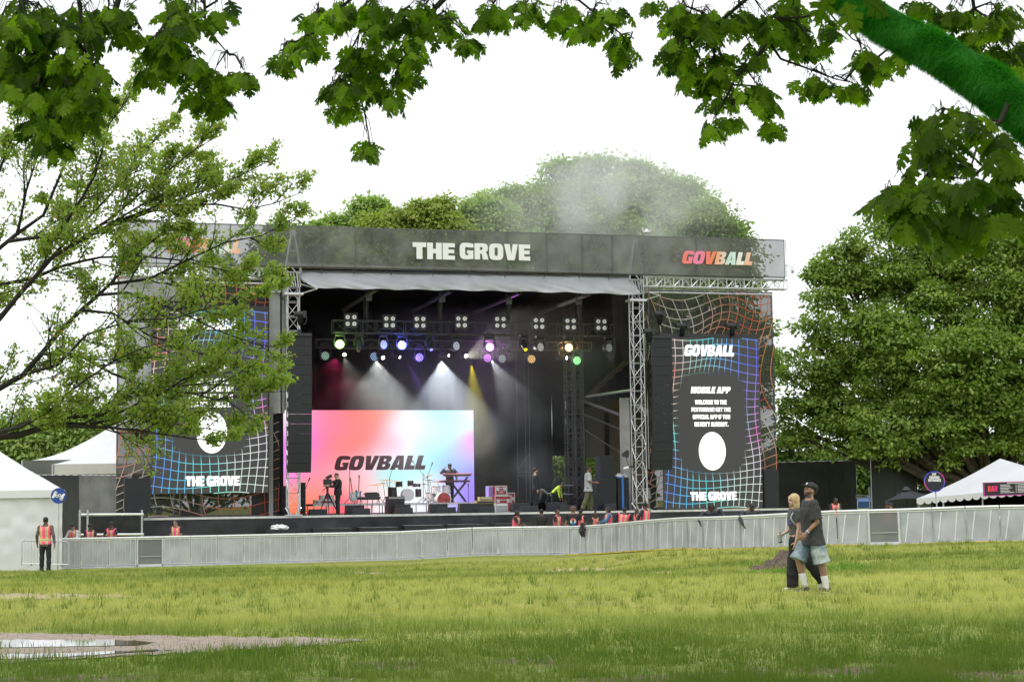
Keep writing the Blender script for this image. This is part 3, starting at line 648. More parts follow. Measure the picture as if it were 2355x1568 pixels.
wing_screen(1524, 777, 1749.5, 1168, .3, 'tall lit LED screen on the right wing with MOBILE APP text and white oval', [
    ('GOVBALL', 1573.5, 793, 1688, 819, dict(shear=.22, gap=.03)),
    ('MOBILE APP', 1588, 889, 1680, 904.5, dict(shear=.22)),
    ('WELCOME TO THE', 1598, 919.5, 1671, 930, HV), ('FESTIVERSE! GET THE', 1590, 936.5, 1680, 946.5, HV), ('OFFICIAL APP IF YOU', 1593, 953, 1679, 963.5, HV), ("HAVEN'T ALREADY.", 1597, 970, 1675, 980.5, HV),
    ('THE GROVE', 1587.5, 1130, 1694, 1150, dict(gap=.02))], (1638, 1037, 31, 44))
wing_screen(348, 713, 617, 1134, .3, 'tall lit LED screen on the left wing, partly hidden by the leafy tree', [
    ('GOVBALL', 413, 729, 547, 758, dict(shear=.22, gap=.03)),
    ('MOBILE APP', 430, 833, 538, 853, dict(shear=.22)),
    ('WELCOME TO THE', 440, 870, 525, 882, HV), ('FESTIVERSE! GET THE', 431, 888, 537, 900, HV), ('OFFICIAL APP IF YOU', 434, 906, 535, 918, HV), ("HAVEN'T ALREADY.", 439, 924, 530, 936, HV),
    ('THE GROVE', 427, 1094, 551, 1117, dict(gap=.02))], (487, 994, 35.5, 48))
# centre screen: soft colour field
def screen_field(name):
    m = bpy.data.materials.new(name); m.use_nodes = True; n = m.node_tree; b = n.nodes['Principled BSDF']; at = n.nodes.new('ShaderNodeAttribute'); at.attribute_name = 'Col'
    b.inputs['Base Color'].default_value = (.02, .02, .02, 1); b.inputs['Roughness'].default_value = .7
    n.links.new(at.outputs['Color'], b.inputs['Emission Color']); b.inputs['Emission Strength'].default_value = .85; return m
FP = [((0, 0), (1, .95, 1), .05), ((.0, .12), (1, .8, 1), .1), ((.06, .3), (.85, .12, 1), .12), ((.02, .55), (.85, .25, 1), .1), ((.2, .15), (1, .25, .45), .12), ((.32, .2), (1, .2, .18), .15), ((.45, .05), (1, .16, .1), .12), ((.3, .38), (1, .2, .15), .12), ((.2, .5), (1, .25, .35), .13),
      ((.15, .75), (1, .3, .3), .14), ((.12, .97), (1, .2, .05), .15), ((.3, .95), (1, .08, .2), .1), ((.33, .7), (1, .35, .35), .1), ((.38, .6), (1, .6, .75), .1), ((.55, .35), (1, .4, .5), .08), ((.62, .18), (1, .75, .9), .08), ((.6, .48), (1, .85, 1), .1),
      ((.72, .1), (.65, .95, 1), .1), ((.78, .3), (.6, .95, 1), .12), ((.86, .02), (.3, .9, 1), .1), ((.93, .12), (.65, 1, .8), .08), ((1, 0), (.9, 1, .85), .06), ((.82, .42), (.3, .8, 1), .13), ((.7, .6), (.3, .9, .95), .1), ((.56, .63), (.2, .85, .8), .1), ((.88, .52), (.4, .5, 1), .09),
      ((1, .3), (1, .22, .8), .07), ((.95, .42), (.8, .35, 1), .07), ((.95, .7), (.35, .25, 1), .12), ((1, .9), (.3, .2, .95), .1), ((.85, .95), (.5, .5, 1), .08), ((.75, .75), (1, .95, .95), .1), ((.6, .85), (.9, 1, 1), .12), ((.7, .97), (.8, .85, 1), .1), ((.48, .8), (1, .6, .6), .08)]
def fcol(x, y):
    ws = [math.exp(-((x-p[0])**2*1.0+((y-p[1])*.75)**2)/(2*(s*.75)**2))+1e-6 for p, c, s in FP]; s_ = sum(ws)
    return tuple(sum(w_*c[i] for w_, (p, c, s) in zip(ws, FP))/s_ for i in range(3))
q = SQ(652, 943, 1090, 1182, 9.6); q[3].z = q[2].z = DECK+.03
t = thing('centre_screen', 'wide bright pink, orange and cyan LED screen at the back of the stage', 'LED screen', (q[3]+q[2])/2)
mb = MB(); o = VV*.02; mb.box8([q[3]+o, q[2]+o, q[2]+VV*.2, q[3]+VV*.2, q[0]+o, q[1]+o, q[1]+VV*.2, q[0]+VV*.2]); mb.build('cabinet', M_PLASTIC, t)
nx_, ny_ = 72, 40; vs = [on_quad(q, i/nx_, 1-j/ny_) for j in range(ny_+1) for i in range(nx_+1)]
me = bpy.data.meshes.new('picture'); me.from_pydata([tuple(v-wloc(t)) for v in vs], [], [(j*(nx_+1)+i, j*(nx_+1)+i+1, (j+1)*(nx_+1)+i+1, (j+1)*(nx_+1)+i) for j in range(ny_) for i in range(nx_)])
ca = me.color_attributes.new('Col', 'FLOAT_COLOR', 'POINT'); ca.data.foreach_set('color', [k for j in range(ny_+1) for i in range(nx_+1) for k in (*fcol(i/nx_, j/ny_), 1.)])
me.materials.append(screen_field('centre_screen_picture')); o = bpy.data.objects.new('picture', me); COL.objects.link(o); o.parent = t
mb = MB(); put_text(mb, 'GOVBALL', SQ(769, 1047, 979, 1080.5, 9.6), -VV*.01, shear=.28, gap=.03); mb.build('lettering', mat('screen_dark_letters', (.02, .015, .018), .8, emit=(.02, .008, .01)), t)

# ---- printed wing scrims ----
M_SCRIM = mat('printed_scrim', (.045, .045, .043), .85, alpha=.80, nscale=1, namt=.15)
M_PLINE = attrmat('printed_lines', emitonly=False)
def scol2(x, y):
    st = [(0, (.62, .16, .09)), (.18, (.62, .55, .48)), (.4, (.62, .58, .55)), (.62, (.62, .25, .14)), (.8, (.58, .10, .07)), (1, (.6, .32, .15))]
    k = (x*.9+.12*math.sin(y*6)) % 1.0
    if y > .55: k = (x*.6+y*1.3) % 1.0
    for (a, ca), (b, cb) in zip(st, st[1:]):
        if k <= b: f = (k-a)/(b-a); return tuple(lerp(ca[i], cb[i], f) for i in range(3))
    return st[-1][1]
def warp2(x, y): return (x+.09*math.sin(5*y+3*x)+.04*math.sin(11*y), y+.03*math.sin(9*x+2*y)+.02*math.sin(4*x+9*y))
for (x0, y0, x1, y1, lab) in ((1490, 669, 1783, 1166, 'dark printed mesh scrim with white and orange grid lines behind the right LED screen'), (268, 640, 648, 1186, 'dark printed mesh scrim with orange grid lines behind the left LED screen')):
    q = SQ(x0, y0, x1, y1, 1.2); t = thing('wing_scrim', lab, 'scrim', (q[2]+q[3])/2, group='printed scrims on the stage wings')
    mb = MB(); n1, n2 = 40, 30; vs = [on_quad(q, i/n1, 1-j/n2)+VV*(.05*mnoise.noise(Vector((i*.3, j*.12, x0)))) for j in range(n2+1) for i in range(n1+1)]
    mb.add(vs, [(j*(n1+1)+i, j*(n1+1)+i+1, (j+1)*(n1+1)+i+1, (j+1)*(n1+1)+i) for j in range(n2) for i in range(n1)]); mb.build('cloth', M_SCRIM, t, smooth=True)
    mb = MB(); mb.col = (1, 1, 1); grid_lines(mb, q, -VV*.06, [k/13-.15 for k in range(18)], [k/24-.08 for k in range(28)], .038, scol2, lambda x, y: 1., warp2, 60); mb.build('printed_lines', M_PLINE, t)
    mb = MB()
    for x in (0.005, .995): mb.tube(on_quad(q, x, 0)+VV*.1, on_quad(q, x, 1)+VV*.1, .035)
    for z in (.0, .25, .5, .75, 1): mb.tube(on_quad(q, 0, z)+VV*.1, on_quad(q, 1, z)+VV*.1, .025)
    mb.build('scaffold_frame', M_STEEL, t)
# pale side sheets left of the scrim and the curtain beside the tower
t = thing('side_sheet', 'pale grey translucent sheet on the far left side of the stage scaffold', 'sheet', SP(300, 1186, 1.5))
q = SQ(275, 642, 346, 985, 1.0); mb = MB(); vs = [on_quad(q, i/8, 1-j/20)+VV*(.12*mnoise.noise(Vector((i*.5, j*.4, 5)))) for j in range(21) for i in range(9)]
mb.add(vs, [(j*9+i, j*9+i+1, (j+1)*9+i+1, (j+1)*9+i) for j in range(20) for i in range(8)]); mb.build('fabric', mat('pale_sheet', (.5, .51, .53), .7, alpha=.8, nscale=1, namt=.12), t, smooth=True)
t = thing('side_curtain', 'pale grey curtain hanging between the left LED screen and the truss tower', 'curtain', SP(634, 1000, .9))
a, z1 = UZ(619, 668, .8); b, _ = UZ(655, 800, .8); z0 = UZ(634, 950, .8)[1]
cloth(a, b, .8, z0, z1, 40, 8, .06, 9).build('fabric', M_CURT, t, smooth=True)
mb = MB(); a2 = UZ(623, 1000, .8)[0]; mb.sbox(a2-.09, a2+.09, .75, .9, 0, z0+.3); mb.build('post', mat('grey_post', (.25, .25, .24), .6), t)
mb = MB(); mb.sbox(a-.1, b+.1, .7, .95, z1-.1, z1+.12); mb.build('top_rail', M_TRIM, t)
# ================= HANGING GEAR =================
def line_array(x0, x1, y0, y1, v, n, lab, curve):
    ua, z1 = UZ(x0, y0, v); ub, _ = UZ(x1, y0, v); _, z0 = UZ((x0+x1)/2, y1, v)
    um = (ua+ub)/2; w_ = ub-ua; hh = (z1-z0)/n*1.012
    t = thing('line_array', lab, 'speaker array', S(um, v, z1), group='hanging line array speakers')
    mb = MB(); mb.sbox(um-w_/2, um+w_/2, v-.05, v+.75, z1, z1+.12); mb.sbox(um-.06, um+.06, v+.1, v+.6, z1+.12, z1+.3); mb.build('rigging_frame', M_PLASTIC, t)
    p = S(um, v, z1); ang = -.01; tot = curve
    for k in range(n):
        Z = ZV*math.cos(ang) - VV*math.sin(ang)*-1; Z = (ZV*math.cos(ang)+VV*(-math.sin(ang))); Y = VV*math.cos(ang)+ZV*math.sin(ang)
        # front lower edge moves back (v+) as the chain curls under
        Zd = -(ZV*math.cos(ang)-VV*math.sin(ang)); Yb = VV*math.cos(ang)+ZV*math.sin(ang)
        h = hh; g_ = .012; d1 = .62
        a = p; b = p+Zd*(h-g_)
        def C(base, yy, hw, dz=0): return [base+Yb*yy+UU*(i*hw)+Zd*dz for i in (-1, 1)]
        f0 = C(b, 0, w_/2); f1 = C(a, 0, w_/2); m0 = C(b, .16, w_/2); m1 = C(a, .16, w_/2)
        r0 = C(b, d1, w_/2*.62, -.10*h-.02); r1 = C(a, d1, w_/2*.62, .10*h+.02)
        mb = MB(); mb.box8([f0[0], f0[1], m0[1], m0[0], f1[0], f1[1], m1[1], m1[0]]); mb.box8([m0[0], m0[1], r0[1], r0[0], m1[0], m1[1], r1[1], r1[0]])
        for i in (-1, 1): mb.box(a+UU*(i*(w_/2+.005))+Yb*.3+Zd*h*.5, (.03, .10, h*.45), (UU, Yb, -Zd))
        mb.build('speaker_box', M_GRILLE, t)
        p = p+Zd*h; ang += curve*(.15+1.6*(k/n)**2.2)/n
    return t
line_array(664, 717, 772, 1084, -1.0, 14, 'tall curved black speaker array hanging beside the left truss tower', .42)
line_array(1499, 1545, 777, 1078, -1.0, 14, 'tall curved black speaker array hanging in front of the right LED screen', .40)
def hoist(px, py, v, L, lab, horiz=True):
    c = SP(px, py, v); t = thing('chain_hoist', lab, 'chain hoist', c, group='black chain hoists')
    mb = MB(); mb.tube(c-UU*L/2, c+UU*L/2, .12, n=12); mb.box(c+UU*(L/2-.06), (.14, .28, .28), (UU, VV, ZV)); mb.build('motor', M_PLASTIC, t)
    mb = MB(); mb.path([c-ZV*.05, c-ZV*.25, c-ZV*.5], [.10, .13, .07], 8); mb.build('chain_bag', M_BLACK, t, smooth=True)
    mb = MB(); mb.tube(c+ZV*.1, SP(px, 656 if px > 1000 else 630, v), .014, n=5); mb.tube(c-ZV*.1, c-ZV*.55, .02, n=5); mb.path([c+UU*L*.4, c+UU*(L*.6)-ZV*.15, c+UU*L*.5-ZV*.4, c+UU*L*.3-ZV*.45], .014, 5)
    mb.build('chain', mat('dark_chain', (.12, .12, .12), .4, .7), t)
hoist(1569, 749, .2, .62, 'black chain hoist above the left half of the right LED screen')
hoist(1684, 749, .2, .62, 'black chain hoist above the right half of the right LED screen')
hoist(1517, 722, -.6, .5, 'black chain hoist hanging just right of the right truss tower bracket')
hoist(1492, 762, -1.0, .5, 'black chain hoist carrying the right speaker array')
hoist(545, 684, .2, .62, 'black chain hoist above the left LED screen')
hoist(432, 682, .2, .5, 'black chain hoist above the left LED screen, behind leaves')
hoist(690, 722, -1.0, .5, 'black chain hoist carrying the left speaker array')
# lighting trusses
def htruss(x0, x1, ya, yb, v, lab, n):
    xm = (x0+x1)/2; z1 = UZ(xm, ya, v)[1]; z0 = UZ(xm, yb, v)[1]; ua = UZ(x0, ya, v)[0]; ub = UZ(x1, ya, v)[0]; zm = (z0+z1)/2
    t = thing('lighting_truss', lab, 'truss', S((ua+ub)/2, v, zm), group='black lighting trusses'); mb = MB(); truss(mb, S(ua, v, zm), S(ub, v, zm), VV, ZV, .5, z1-z0, n, .026, .014)
    mb.build('chords', M_BTRUSS, t); mb = MB()
    for x in (842, 1012, 1170, 1335):
        if x0 < x < x1: mb = MB(); u = UZ(x, ya, v)[0]; mb.tube(S(u, v, z1), S(u, v, UZ(x, 672, v)[1]), .02); mb.path([S(u, v, z1+.15), S(u, v, z1+.7), S(u+.03, v, z1+1.3), S(u, v, z1+1.55)], [.08, .13, .14, .07], 8); mb.build('drop_cable', M_PLASTIC, t)
    return t
htruss(764, 1408, 741.5, 769.5, 3, 'long black front lighting truss carrying eight four-lamp blinders', 20)
htruss(727, 1357, 784, 803, 6.5, 'long black rear lighting truss behind the front one', 18)
M_LAMPW = mat('blinder_lens', (.85, .85, .85), .25, emit=(1, 1, 1), es=.12)
LX = [(873, 993), (1228, 1007), (1508, 1010), (1890, 1007), (2247, 1010)]
blp = [((1024+x/2.3)/1.7393, (850+y/2.3)/1.7393) for x, y in LX]+[((2048+x/2.095)/1.7393, (850+y/2.095)/1.7393) for x, y in [(225, 930), (490, 935), (748, 940)]]
ords = ['leftmost', 'second from left', 'third from left', 'fourth from left', 'fifth from left', 'sixth from left', 'seventh from left', 'rightmost']
protob = None
for k, (x, y) in enumerate(blp):
    c = SP(x, y, 2.6); lab = 'unlit four-lamp blinder on the front lighting truss, %s of the eight' % ords[k]
    if protob is None:
        protob = thing('blinder_light', lab, 'blinder light', (0, 0, 0), group='four-lamp blinders along the front lighting truss')
        mb = MB(); mb.box((0, .06, 0), (.62, .12, .62)); mb.box((0, .02, 0), (.66, .05, .03)); mb.box((0, .02, .33), (.66, .06, .03)); mb.box((0, .02, -.33), (.66, .06, .03)); mb.build('housing', M_PLASTIC, protob)
        for i in (-1, 1):
            for j in (-1, 1):
                mb = MB(); mb.cyl((i*.155, -.02, j*.155), (0, 1, 0), .098, .05, 14); mb.build('lamp', M_LAMPW, protob)
                mb = MB(); mb.cyl((i*.155+.01, -.05, j*.155), (0, 1, 0), .03, .02, 8); mb.build('bulb', mat('bulb_grey', (.25, .25, .25), .4), protob)  # plain grey disc for the bulb
        o = protob
    else: o = copy_tree(protob); o['label'] = lab
    o.location = c; o.rotation_euler = (0, 0, YAW)
# moving heads
def LZ(x, y): return ((1024+x/2.3)/1.7393, (850+y/2.3)/1.7393)
def RZ_(x, y): return ((2048+x/2.095)/1.7393, (850+y/2.095)/1.7393)
def wash(px, py, v, col, es, lab, turn=0., tilt=0., base=.25):
    """round LED wash light hung from a truss; the face looks toward the field"""
    c = SP(px, py, v); t = thing('wash_light', lab, 'stage light', c, group='round LED wash lights')
    A = Matrix.Rotation(turn, 3, 'Z'); D = A @ (-VV); D = (D*math.cos(tilt)-ZV*math.sin(tilt)).normalized(); X = D.cross(ZV).normalized(); Y = X.cross(D)
    mb = MB(); mb.loft([(c-D*.36, X*.10, Y*.10), (c-D*.25, X*.20, Y*.20), (c-D*.02, X*.235, Y*.235), (c+D*.02, X*.235, Y*.235)], 16); mb.build('head', M_PLASTIC, t)
    m = mat('wash_face_'+'%02d%02d%02d%02d' % (int(col[0]*50), int(col[1]*50), int(col[2]*50), int(es*5)), tuple(.5*k for k in col), .3, emit=col, es=es*.13)
    ml = mat('wash_dot_'+'%02d%02d%02d%02d' % (int(col[0]*50), int(col[1]*50), int(col[2]*50), int(es*5)), (.9, .9, .9), .2, emit=tuple(min(1, k+.25) for k in col), es=es*.2)
    mb = MB(); mb.cyl(c+D*.03, D, .20, .03, 20); mb.build('lens', m, t)
    mb = MB()
    for r, n in ((0, 1), (.085, 6), (.16, 12)):
        for k in range(n): a = 2*math.pi*k/n; mb.cyl(c+D*.05+X*(r*math.cos(a))+Y*(r*math.sin(a)), D, .026, .012, 8)
    mb.build('led_cluster', ml, t)
    mb = MB(); top = c+ZV*(.34+base*.3)
    for i in (-1, 1): mb.path([c+X*(.25*i)-ZV*.06, c+X*(.27*i)+ZV*.15, top+X*(.2*i)], [.05, .045, .04], 6)
    mb.tube(top-X*.2, top+X*.2, .05); mb.build('yoke', M_PLASTIC, t)
    mb = MB(); mb.box(top+ZV*.1, (.42, .3, .14), (UU, VV, ZV)); mb.tube(top+ZV*.1+UU*.12, top+ZV*.34+UU*.12, .018); mb.tube(top+ZV*.1-UU*.12, top+ZV*.34-UU*.12, .018); mb.build('base', M_PLASTIC, t)
    return t
def spot(px, py, v, col, es, lab, turn=0., tilt=.9):
    """narrow profile moving head"""
    c = SP(px, py, v)+ZV*.12; t = thing('spot_light', lab, 'stage light', c, group='narrow moving spotlights')
    A = Matrix.Rotation(turn, 3, 'Z'); D = A @ (-VV); D = (D*math.cos(tilt)-ZV*math.sin(tilt)).normalized(); X = D.cross(ZV).normalized(); Y = X.cross(D)
    mb = MB(); mb.loft([(c-D*.26, X*.10, Y*.09), (c-D*.18, X*.15, Y*.14), (c+D*.1, X*.14, Y*.12), (c+D*.3, X*.10, Y*.10), (c+D*.34, X*.095, Y*.095)], 14); mb.build('head', M_PLASTIC, t)
    mb = MB(); mb.cyl(c+D*.345, D, .075, .02, 14); mb.build('lens', mat('spot_lens_%02d%02d%02d%02d' % (int(col[0]*50), int(col[1]*50), int(col[2]*50), int(es)), (.1, .1, .12), .05, emit=col, es=es), t)
    mb = MB(); top = c+ZV*.36
    for i in (-1, 1): mb.path([c+X*(.18*i)-ZV*.05, c+X*(.20*i)+ZV*.12, top+X*(.15*i)], [.055, .05, .045], 6)
    mb.tube(top-X*.15, top+X*.15, .05); mb.build('yoke', M_PLASTIC, t)
    mb = MB(); mb.box(top+ZV*.09, (.40, .28, .14), (UU, VV, ZV)); mb.tube(top+ZV*.1+UU*.12, top+ZV*.3+UU*.12, .018); mb.tube(top+ZV*.1-UU*.12, top+ZV*.3-UU*.12, .018); mb.build('base', M_PLASTIC, t)
    return t, c, D
V1, V2 = 3.0, 6.5
for (p, col, es, lab, turn) in [
    (LZ(770, 1212), (.75, 1, .35), 9, 'round wash light glowing yellow green, leftmost on the front truss', 0), (LZ(1170, 1215), (.75, .78, .85), .6, 'unlit round wash light between the green and the blue lights of the upper row', .5),
    (LZ(1342, 1222), (.12, .22, 1), 9, 'round wash light glowing bright blue in the upper row', 0), (LZ(1838, 1228), (.55, .58, .9), .8, 'pale lilac wash light left of the glowing magenta one', .5),
    (LZ(2150, 1235), (.85, .2, 1), 10, 'round wash light glowing bright magenta in the upper row', 0), (RZ_(235, 1128), (.7, .68, .72), .55, 'unlit pale wash light right of the magenta one, between two dark spotlights', .45),
    (RZ_(475, 1132), (1, .72, .42), 6, 'round wash light glowing warm orange white on the right of the upper row', 0), (RZ_(810, 1133), (.45, .6, .55), .35, 'unlit wash light at the far right end of the front truss', .4)]:
    wash(*p, V1, col, es, lab, turn)
for (p, col, es, lab, turn) in [
    (LZ(635, 1318), (.25, .7, .4), .7, 'dim green wash light, leftmost of the lower row', .15), (LZ(1085, 1325), (.15, .35, .9), 1.1, 'dim blue wash light in the lower row beside the brightest white beam', .1),
    (LZ(1502, 1333), (.18, .12, 1), 2.6, 'violet blue wash light in the middle of the lower row', 0), (LZ(2128, 1340), (.45, .2, .5), .6, 'dim purple wash light directly below the glowing magenta one', 0),
    (LZ(2262, 1345), (.2, .6, .25), .6, 'dim green wash light in the lower row right of the purple one', .2), (RZ_(162, 1228), (1, .5, .05), 2.2, 'amber wash light in the lower row', 0), (RZ_(543, 1240), (.35, .8, .45), 1.0, 'pale green wash light, rightmost of the lower row', .1)]:
    wash(*p, V2, col, es, lab, turn)
beams = []
for (p, v, col, es, lab, turn, tilt) in [
    (LZ(945, 1235), V1, (.1, .2, .1), .2, 'dark spotlight hanging right of the yellow green wash light', -.3, 1.2), (LZ(1600, 1235), V1, (.2, .2, 1), 2, 'dark spotlight with a small blue lens at the middle of the front truss', .1, .9),
    (RZ_(100, 1125), V1, (.8, .9, 0), 3, 'dark spotlight with a small yellow lens on the front truss', .1, .9),
    (LZ(803, 1325), V2, (1, .98, .9), 14, 'spotlight with a bright white lens below the yellow green light', 0, .15), (LZ(1150, 1350), V2, (1, 1, .95), 20, 'brightest white spotlight, in the lower row beside the dim blue light', .1, .2),
    (LZ(1275, 1325), V2, (1, .95, .9), 3, 'dark spotlight tilted down between the blue lights of the lower row', .8, .5), (LZ(1715, 1330), V2, (1, 1, 1), 4, 'dark spotlight turned right, left of the white starburst', .9, .15),
    (LZ(1912, 1335), V2, (1, .98, .85), 20, 'white starburst spotlight left of the dim purple wash light', .1, .15), (LZ(2330, 1340), V2, (.1, .1, .1), .1, 'dark spotlight seen from its back beside the dim green wash light', 2.6, .9),
    (RZ_(405, 1235), V2, (.9, .95, 1), 14, 'spotlight throwing a thin beam to the right, near the right end of the lower row', .9, .1)]:
    t, c, D = spot(*p, v, col, es, lab, turn, tilt); beams.append((c, D))
# ================= ON THE DECK =================
def sp0(px, v, py=1178): return UZ(px, py, v)[0]
def depth_at(px, py):
    """v of a point lying on the deck seen at this pixel"""
    d = ray(px, py); k = (DECK-EYE.z)/d.z; p = EYE+d*k-S0; return p.dot(VV)
def wedge(x0, x1, y0, y1, v, lab):
    ua, z1 = UZ(x0, y0, v); ub = UZ(x1, y0, v)[0]; h = max(.28, min(.55, UZ((x0+x1)/2, y0, v)[1]))
    t = thing('floor_monitor', lab, 'floor monitor', S((ua+ub)/2, v+.25, 0), group='black floor monitors along the stage front')
    mb = MB(); prof = [(0, 0), (.06, h), (.42, h*.98), (.62, .0)]
    vs = [S(u, v+a, b) for u in (ua, ub) for a, b in prof]
    mb.add(vs, [(0, 1, 2, 3), (7, 6, 5, 4), (0, 4, 5, 1), (1, 5, 6, 2), (2, 6, 7, 3), (3, 7, 4, 0)]); mb.build('cabinet', M_PLASTIC, t)
    mb = MB(); e = .03; vs = [S(ua+e, v-.012, .03), S(ub-e, v-.012, .03), S(ub-e, v+.045, h-.03), S(ua+e, v+.045, h-.03)]
    mb.add(vs+[q+VV*-.01 for q in vs], [(4, 5, 6, 7), (0, 1, 5, 4), (1, 2, 6, 5), (2, 3, 7, 6), (3, 0, 4, 7)]); mb.build('grille', M_GRILLE, t)
wd = [(713, 753, 1170.6, 1183, .5, 'black floor monitor at the far left of the stage front, left of the camera tripod'), (811.5, 852, 1169, 1182, .5, 'black floor monitor just right of the camera operator, nearer the edge'), (911.5, 950, 1167, 1181, .5, 'front floor monitor before the tall black bass amplifier'),
      (1010, 1049, 1166, 1178.5, .5, 'front floor monitor below the keyboard player'), (1104, 1137, 1164, 1176.6, .5, 'front floor monitor before the cream guitar amplifiers'), (1201, 1237.5, 1162, 1174.6, .5, 'front floor monitor at the feet of the man in black'), (1288, 1326, 1161, 1173, .5, 'front floor monitor left of the man in green trousers'),
      (797, 838, 1161, 1178, 1.5, 'rear floor monitor right behind the camera operator'), (909, 945, 1159.5, 1174, 1.5, 'rear floor monitor right of the bass amplifier'), (989.5, 1030, 1158, 1178, 1.4, 'rear floor monitor in front of the white bass drum'), (1058, 1101, 1157, 1178, 1.3, 'rear floor monitor right of the keyboard stand'),
      (1180, 1219, 1155.6, 1175, 1.4, 'rear floor monitor right of the silver amplifier'), (1263, 1305, 1154, 1173, 1.3, 'rear floor monitor in front of the crouching stagehand'), (1392, 1418, 1158, 1172, .6, 'floor monitor in front of the big speaker stack on the right')]
for a in wd: wedge(*a)
# risers
def riser(x0, x1, y, v0, v1, lab, face=None):
    ua, z = UZ(x0, y, v0); ub = UZ(x1, y, v0)[0]; z = max(.3, z)
    t = thing('stage_riser', lab, 'riser', S((ua+ub)/2, (v0+v1)/2, 0), group='low platforms under the instruments')
    mb = MB(); mb.sbox(ua, ub, v0+.02, v1, z-.10, z); mb.build('top', M_PLY, t); mb = MB(); mb.sbox(ua, ub, v0, v0+.02, z-.11, z-.005); mb.build('edge_trim', M_TRIM, t)
    for k in range(5):
        u = lerp(ua+.06, ub-.06, k/4)
        for vv in (v0+.1, v1-.1): mb = MB(); mb.tube(S(u, vv, 0), S(u, vv, z-.1), .025); mb.build('leg', M_STEEL, t)
    return z
zr1 = riser(720, 902, 1158.5, 5.2, 7.4, 'long low riser with pale edge under the guitars')
zr2 = riser(906, 1106, 1156.5, 5.2, 7.8, 'long low riser with pale edge under the two drum kits')
# small fittings
M_CHROME = mat('chrome', (.6, .6, .6), .2, .9); M_WHITEDRUM = mat('white_drum_shell', (.75, .75, .76), .3, nscale=3, namt=.05); M_BLKDRUM = mat('black_drum_shell', (.03, .025, .025), .3)
M_CYMB = mat('bronze_cymbal', (.35, .18, .08), .3, .7)
def drum(t, name, px, py0, py1, dpx, v, shell, head=None, axis=None, dz=.3):
    c = SP(px, (py0+py1)/2, v); r = (SP(px+dpx/2, py0, v)-SP(px, py0, v)).length; h = abs(UZ(px, py0, v)[1]-UZ(px, py1, v)[1])
    ax = axis or ZV; mb = MB(); mb.cyl(c, ax, r, h if axis is None else dz, 18); d = mb.build(name, shell, t, smooth=False); smooth_by_angle(d)
    mb = MB()
    for s_ in (-1, 1): mb.cyl(c+ax*(s_*(h if axis is None else dz)*.5), ax, r*1.04, .03, 18)
    mb.build('hoop', M_CHROME, d)
    if head: mb = MB(); mb.cyl(c-VV*.0+ax*((h if axis is None else dz)*.5+.012), ax, r*.93, .012, 18); mb.build('drum_head', head, d)
def cymbal(t, px, py, wpx, v, zbase, tilt=.0):
    c = SP(px, py, v); r = (SP(px+wpx/2, py, v)-c).length; X, Y = UU, VV; Z = (ZV+UU*tilt).normalized(); X = (UU-ZV*tilt).normalized()
    mb = MB(); mb.loft([(c-Z*.012, X*r, Y*r), (c+Z*.004, X*r*.5, Y*r*.5), (c+Z*.02, X*r*.2, Y*r*.2), (c+Z*.045, X*.02, Y*.02)], 18); o = mb.build('cymbal', M_CYMB, t, smooth=True)
    b = S((c-S0).dot(UU)+.12, v+.05, zbase); mb = MB(); mb.tube(c, c-ZV*.35+UU*.08, .012); mb.tube(c-ZV*.35+UU*.08, b+ZV*.25, .016)
    for k in range(3): a = 2.1*k; mb.tube(b+ZV*.28, b+UU*(.25*math.cos(a))+VV*(.25*math.sin(a)), .012)
    mb.build('stand', M_CHROME, t)
v = 5.9
t = thing('drum_kit', 'dark drum kit with white front bass drum head at the middle of the stage', 'drum kit', S(UZ(935, 1150, v)[0], v, zr2))
drum(t, 'bass_drum', 937, 1123, 1152, 27, 5.9, M_BLKDRUM, mat('white_drum_skin', (.8, .8, .8), .5), axis=-VV, dz=.4)
drum(t, 'floor_tom', 902, 1120, 1142, 20, 5.8, M_BLKDRUM); drum(t, 'tom', 918, 1107, 1119, 15, 5.7, M_BLKDRUM); drum(t, 'tom', 944, 1105, 1117, 14, 5.7, M_BLKDRUM); drum(t, 'floor_tom', 962, 1124, 1142, 14, 6.3, M_BLKDRUM); drum(t, 'snare_drum', 958, 1112, 1119, 18, 6.2, M_BLKDRUM)
for a in [(889, 1104, 39, 6.1, zr2, .02), (908, 1107.5, 46, 5.8, zr2, -.05), (867, 1115, 56, 6.0, zr2, -.02), (988, 1104, 38, 6.4, zr2, .05), (880, 1111, 30, 6.6, zr2, .0), (975, 1113, 30, 6.6, zr2, .1)]: cymbal(t, *a)
t = thing('drum_kit', 'white drum kit with red bass drum head below the keyboards', 'drum kit', S(UZ(1015, 1155, v)[0], v, zr2))
drum(t, 'bass_drum', 1017.5, 1136, 1160, 33, 5.5, M_WHITEDRUM, mat('red_drum_head', (.4, .05, .04), .4, nscale=9, namt=.6), axis=(-VV+UU*.15).normalized(), dz=.42)  # front head has a mottled red base colour
drum(t, 'tom', 1003.5, 1118, 1135, 19, 5.7, M_WHITEDRUM); drum(t, 'tom', 1026.5, 1116, 1133, 18, 5.8, M_WHITEDRUM); drum(t, 'floor_tom', 990.5, 1133, 1151, 20, 5.9, M_WHITEDRUM)
for a in [(1007, 1108, 50, 6.1, zr2, .03), (983, 1096, 26, 6.2, zr2, -.5)]: cymbal(t, *a)
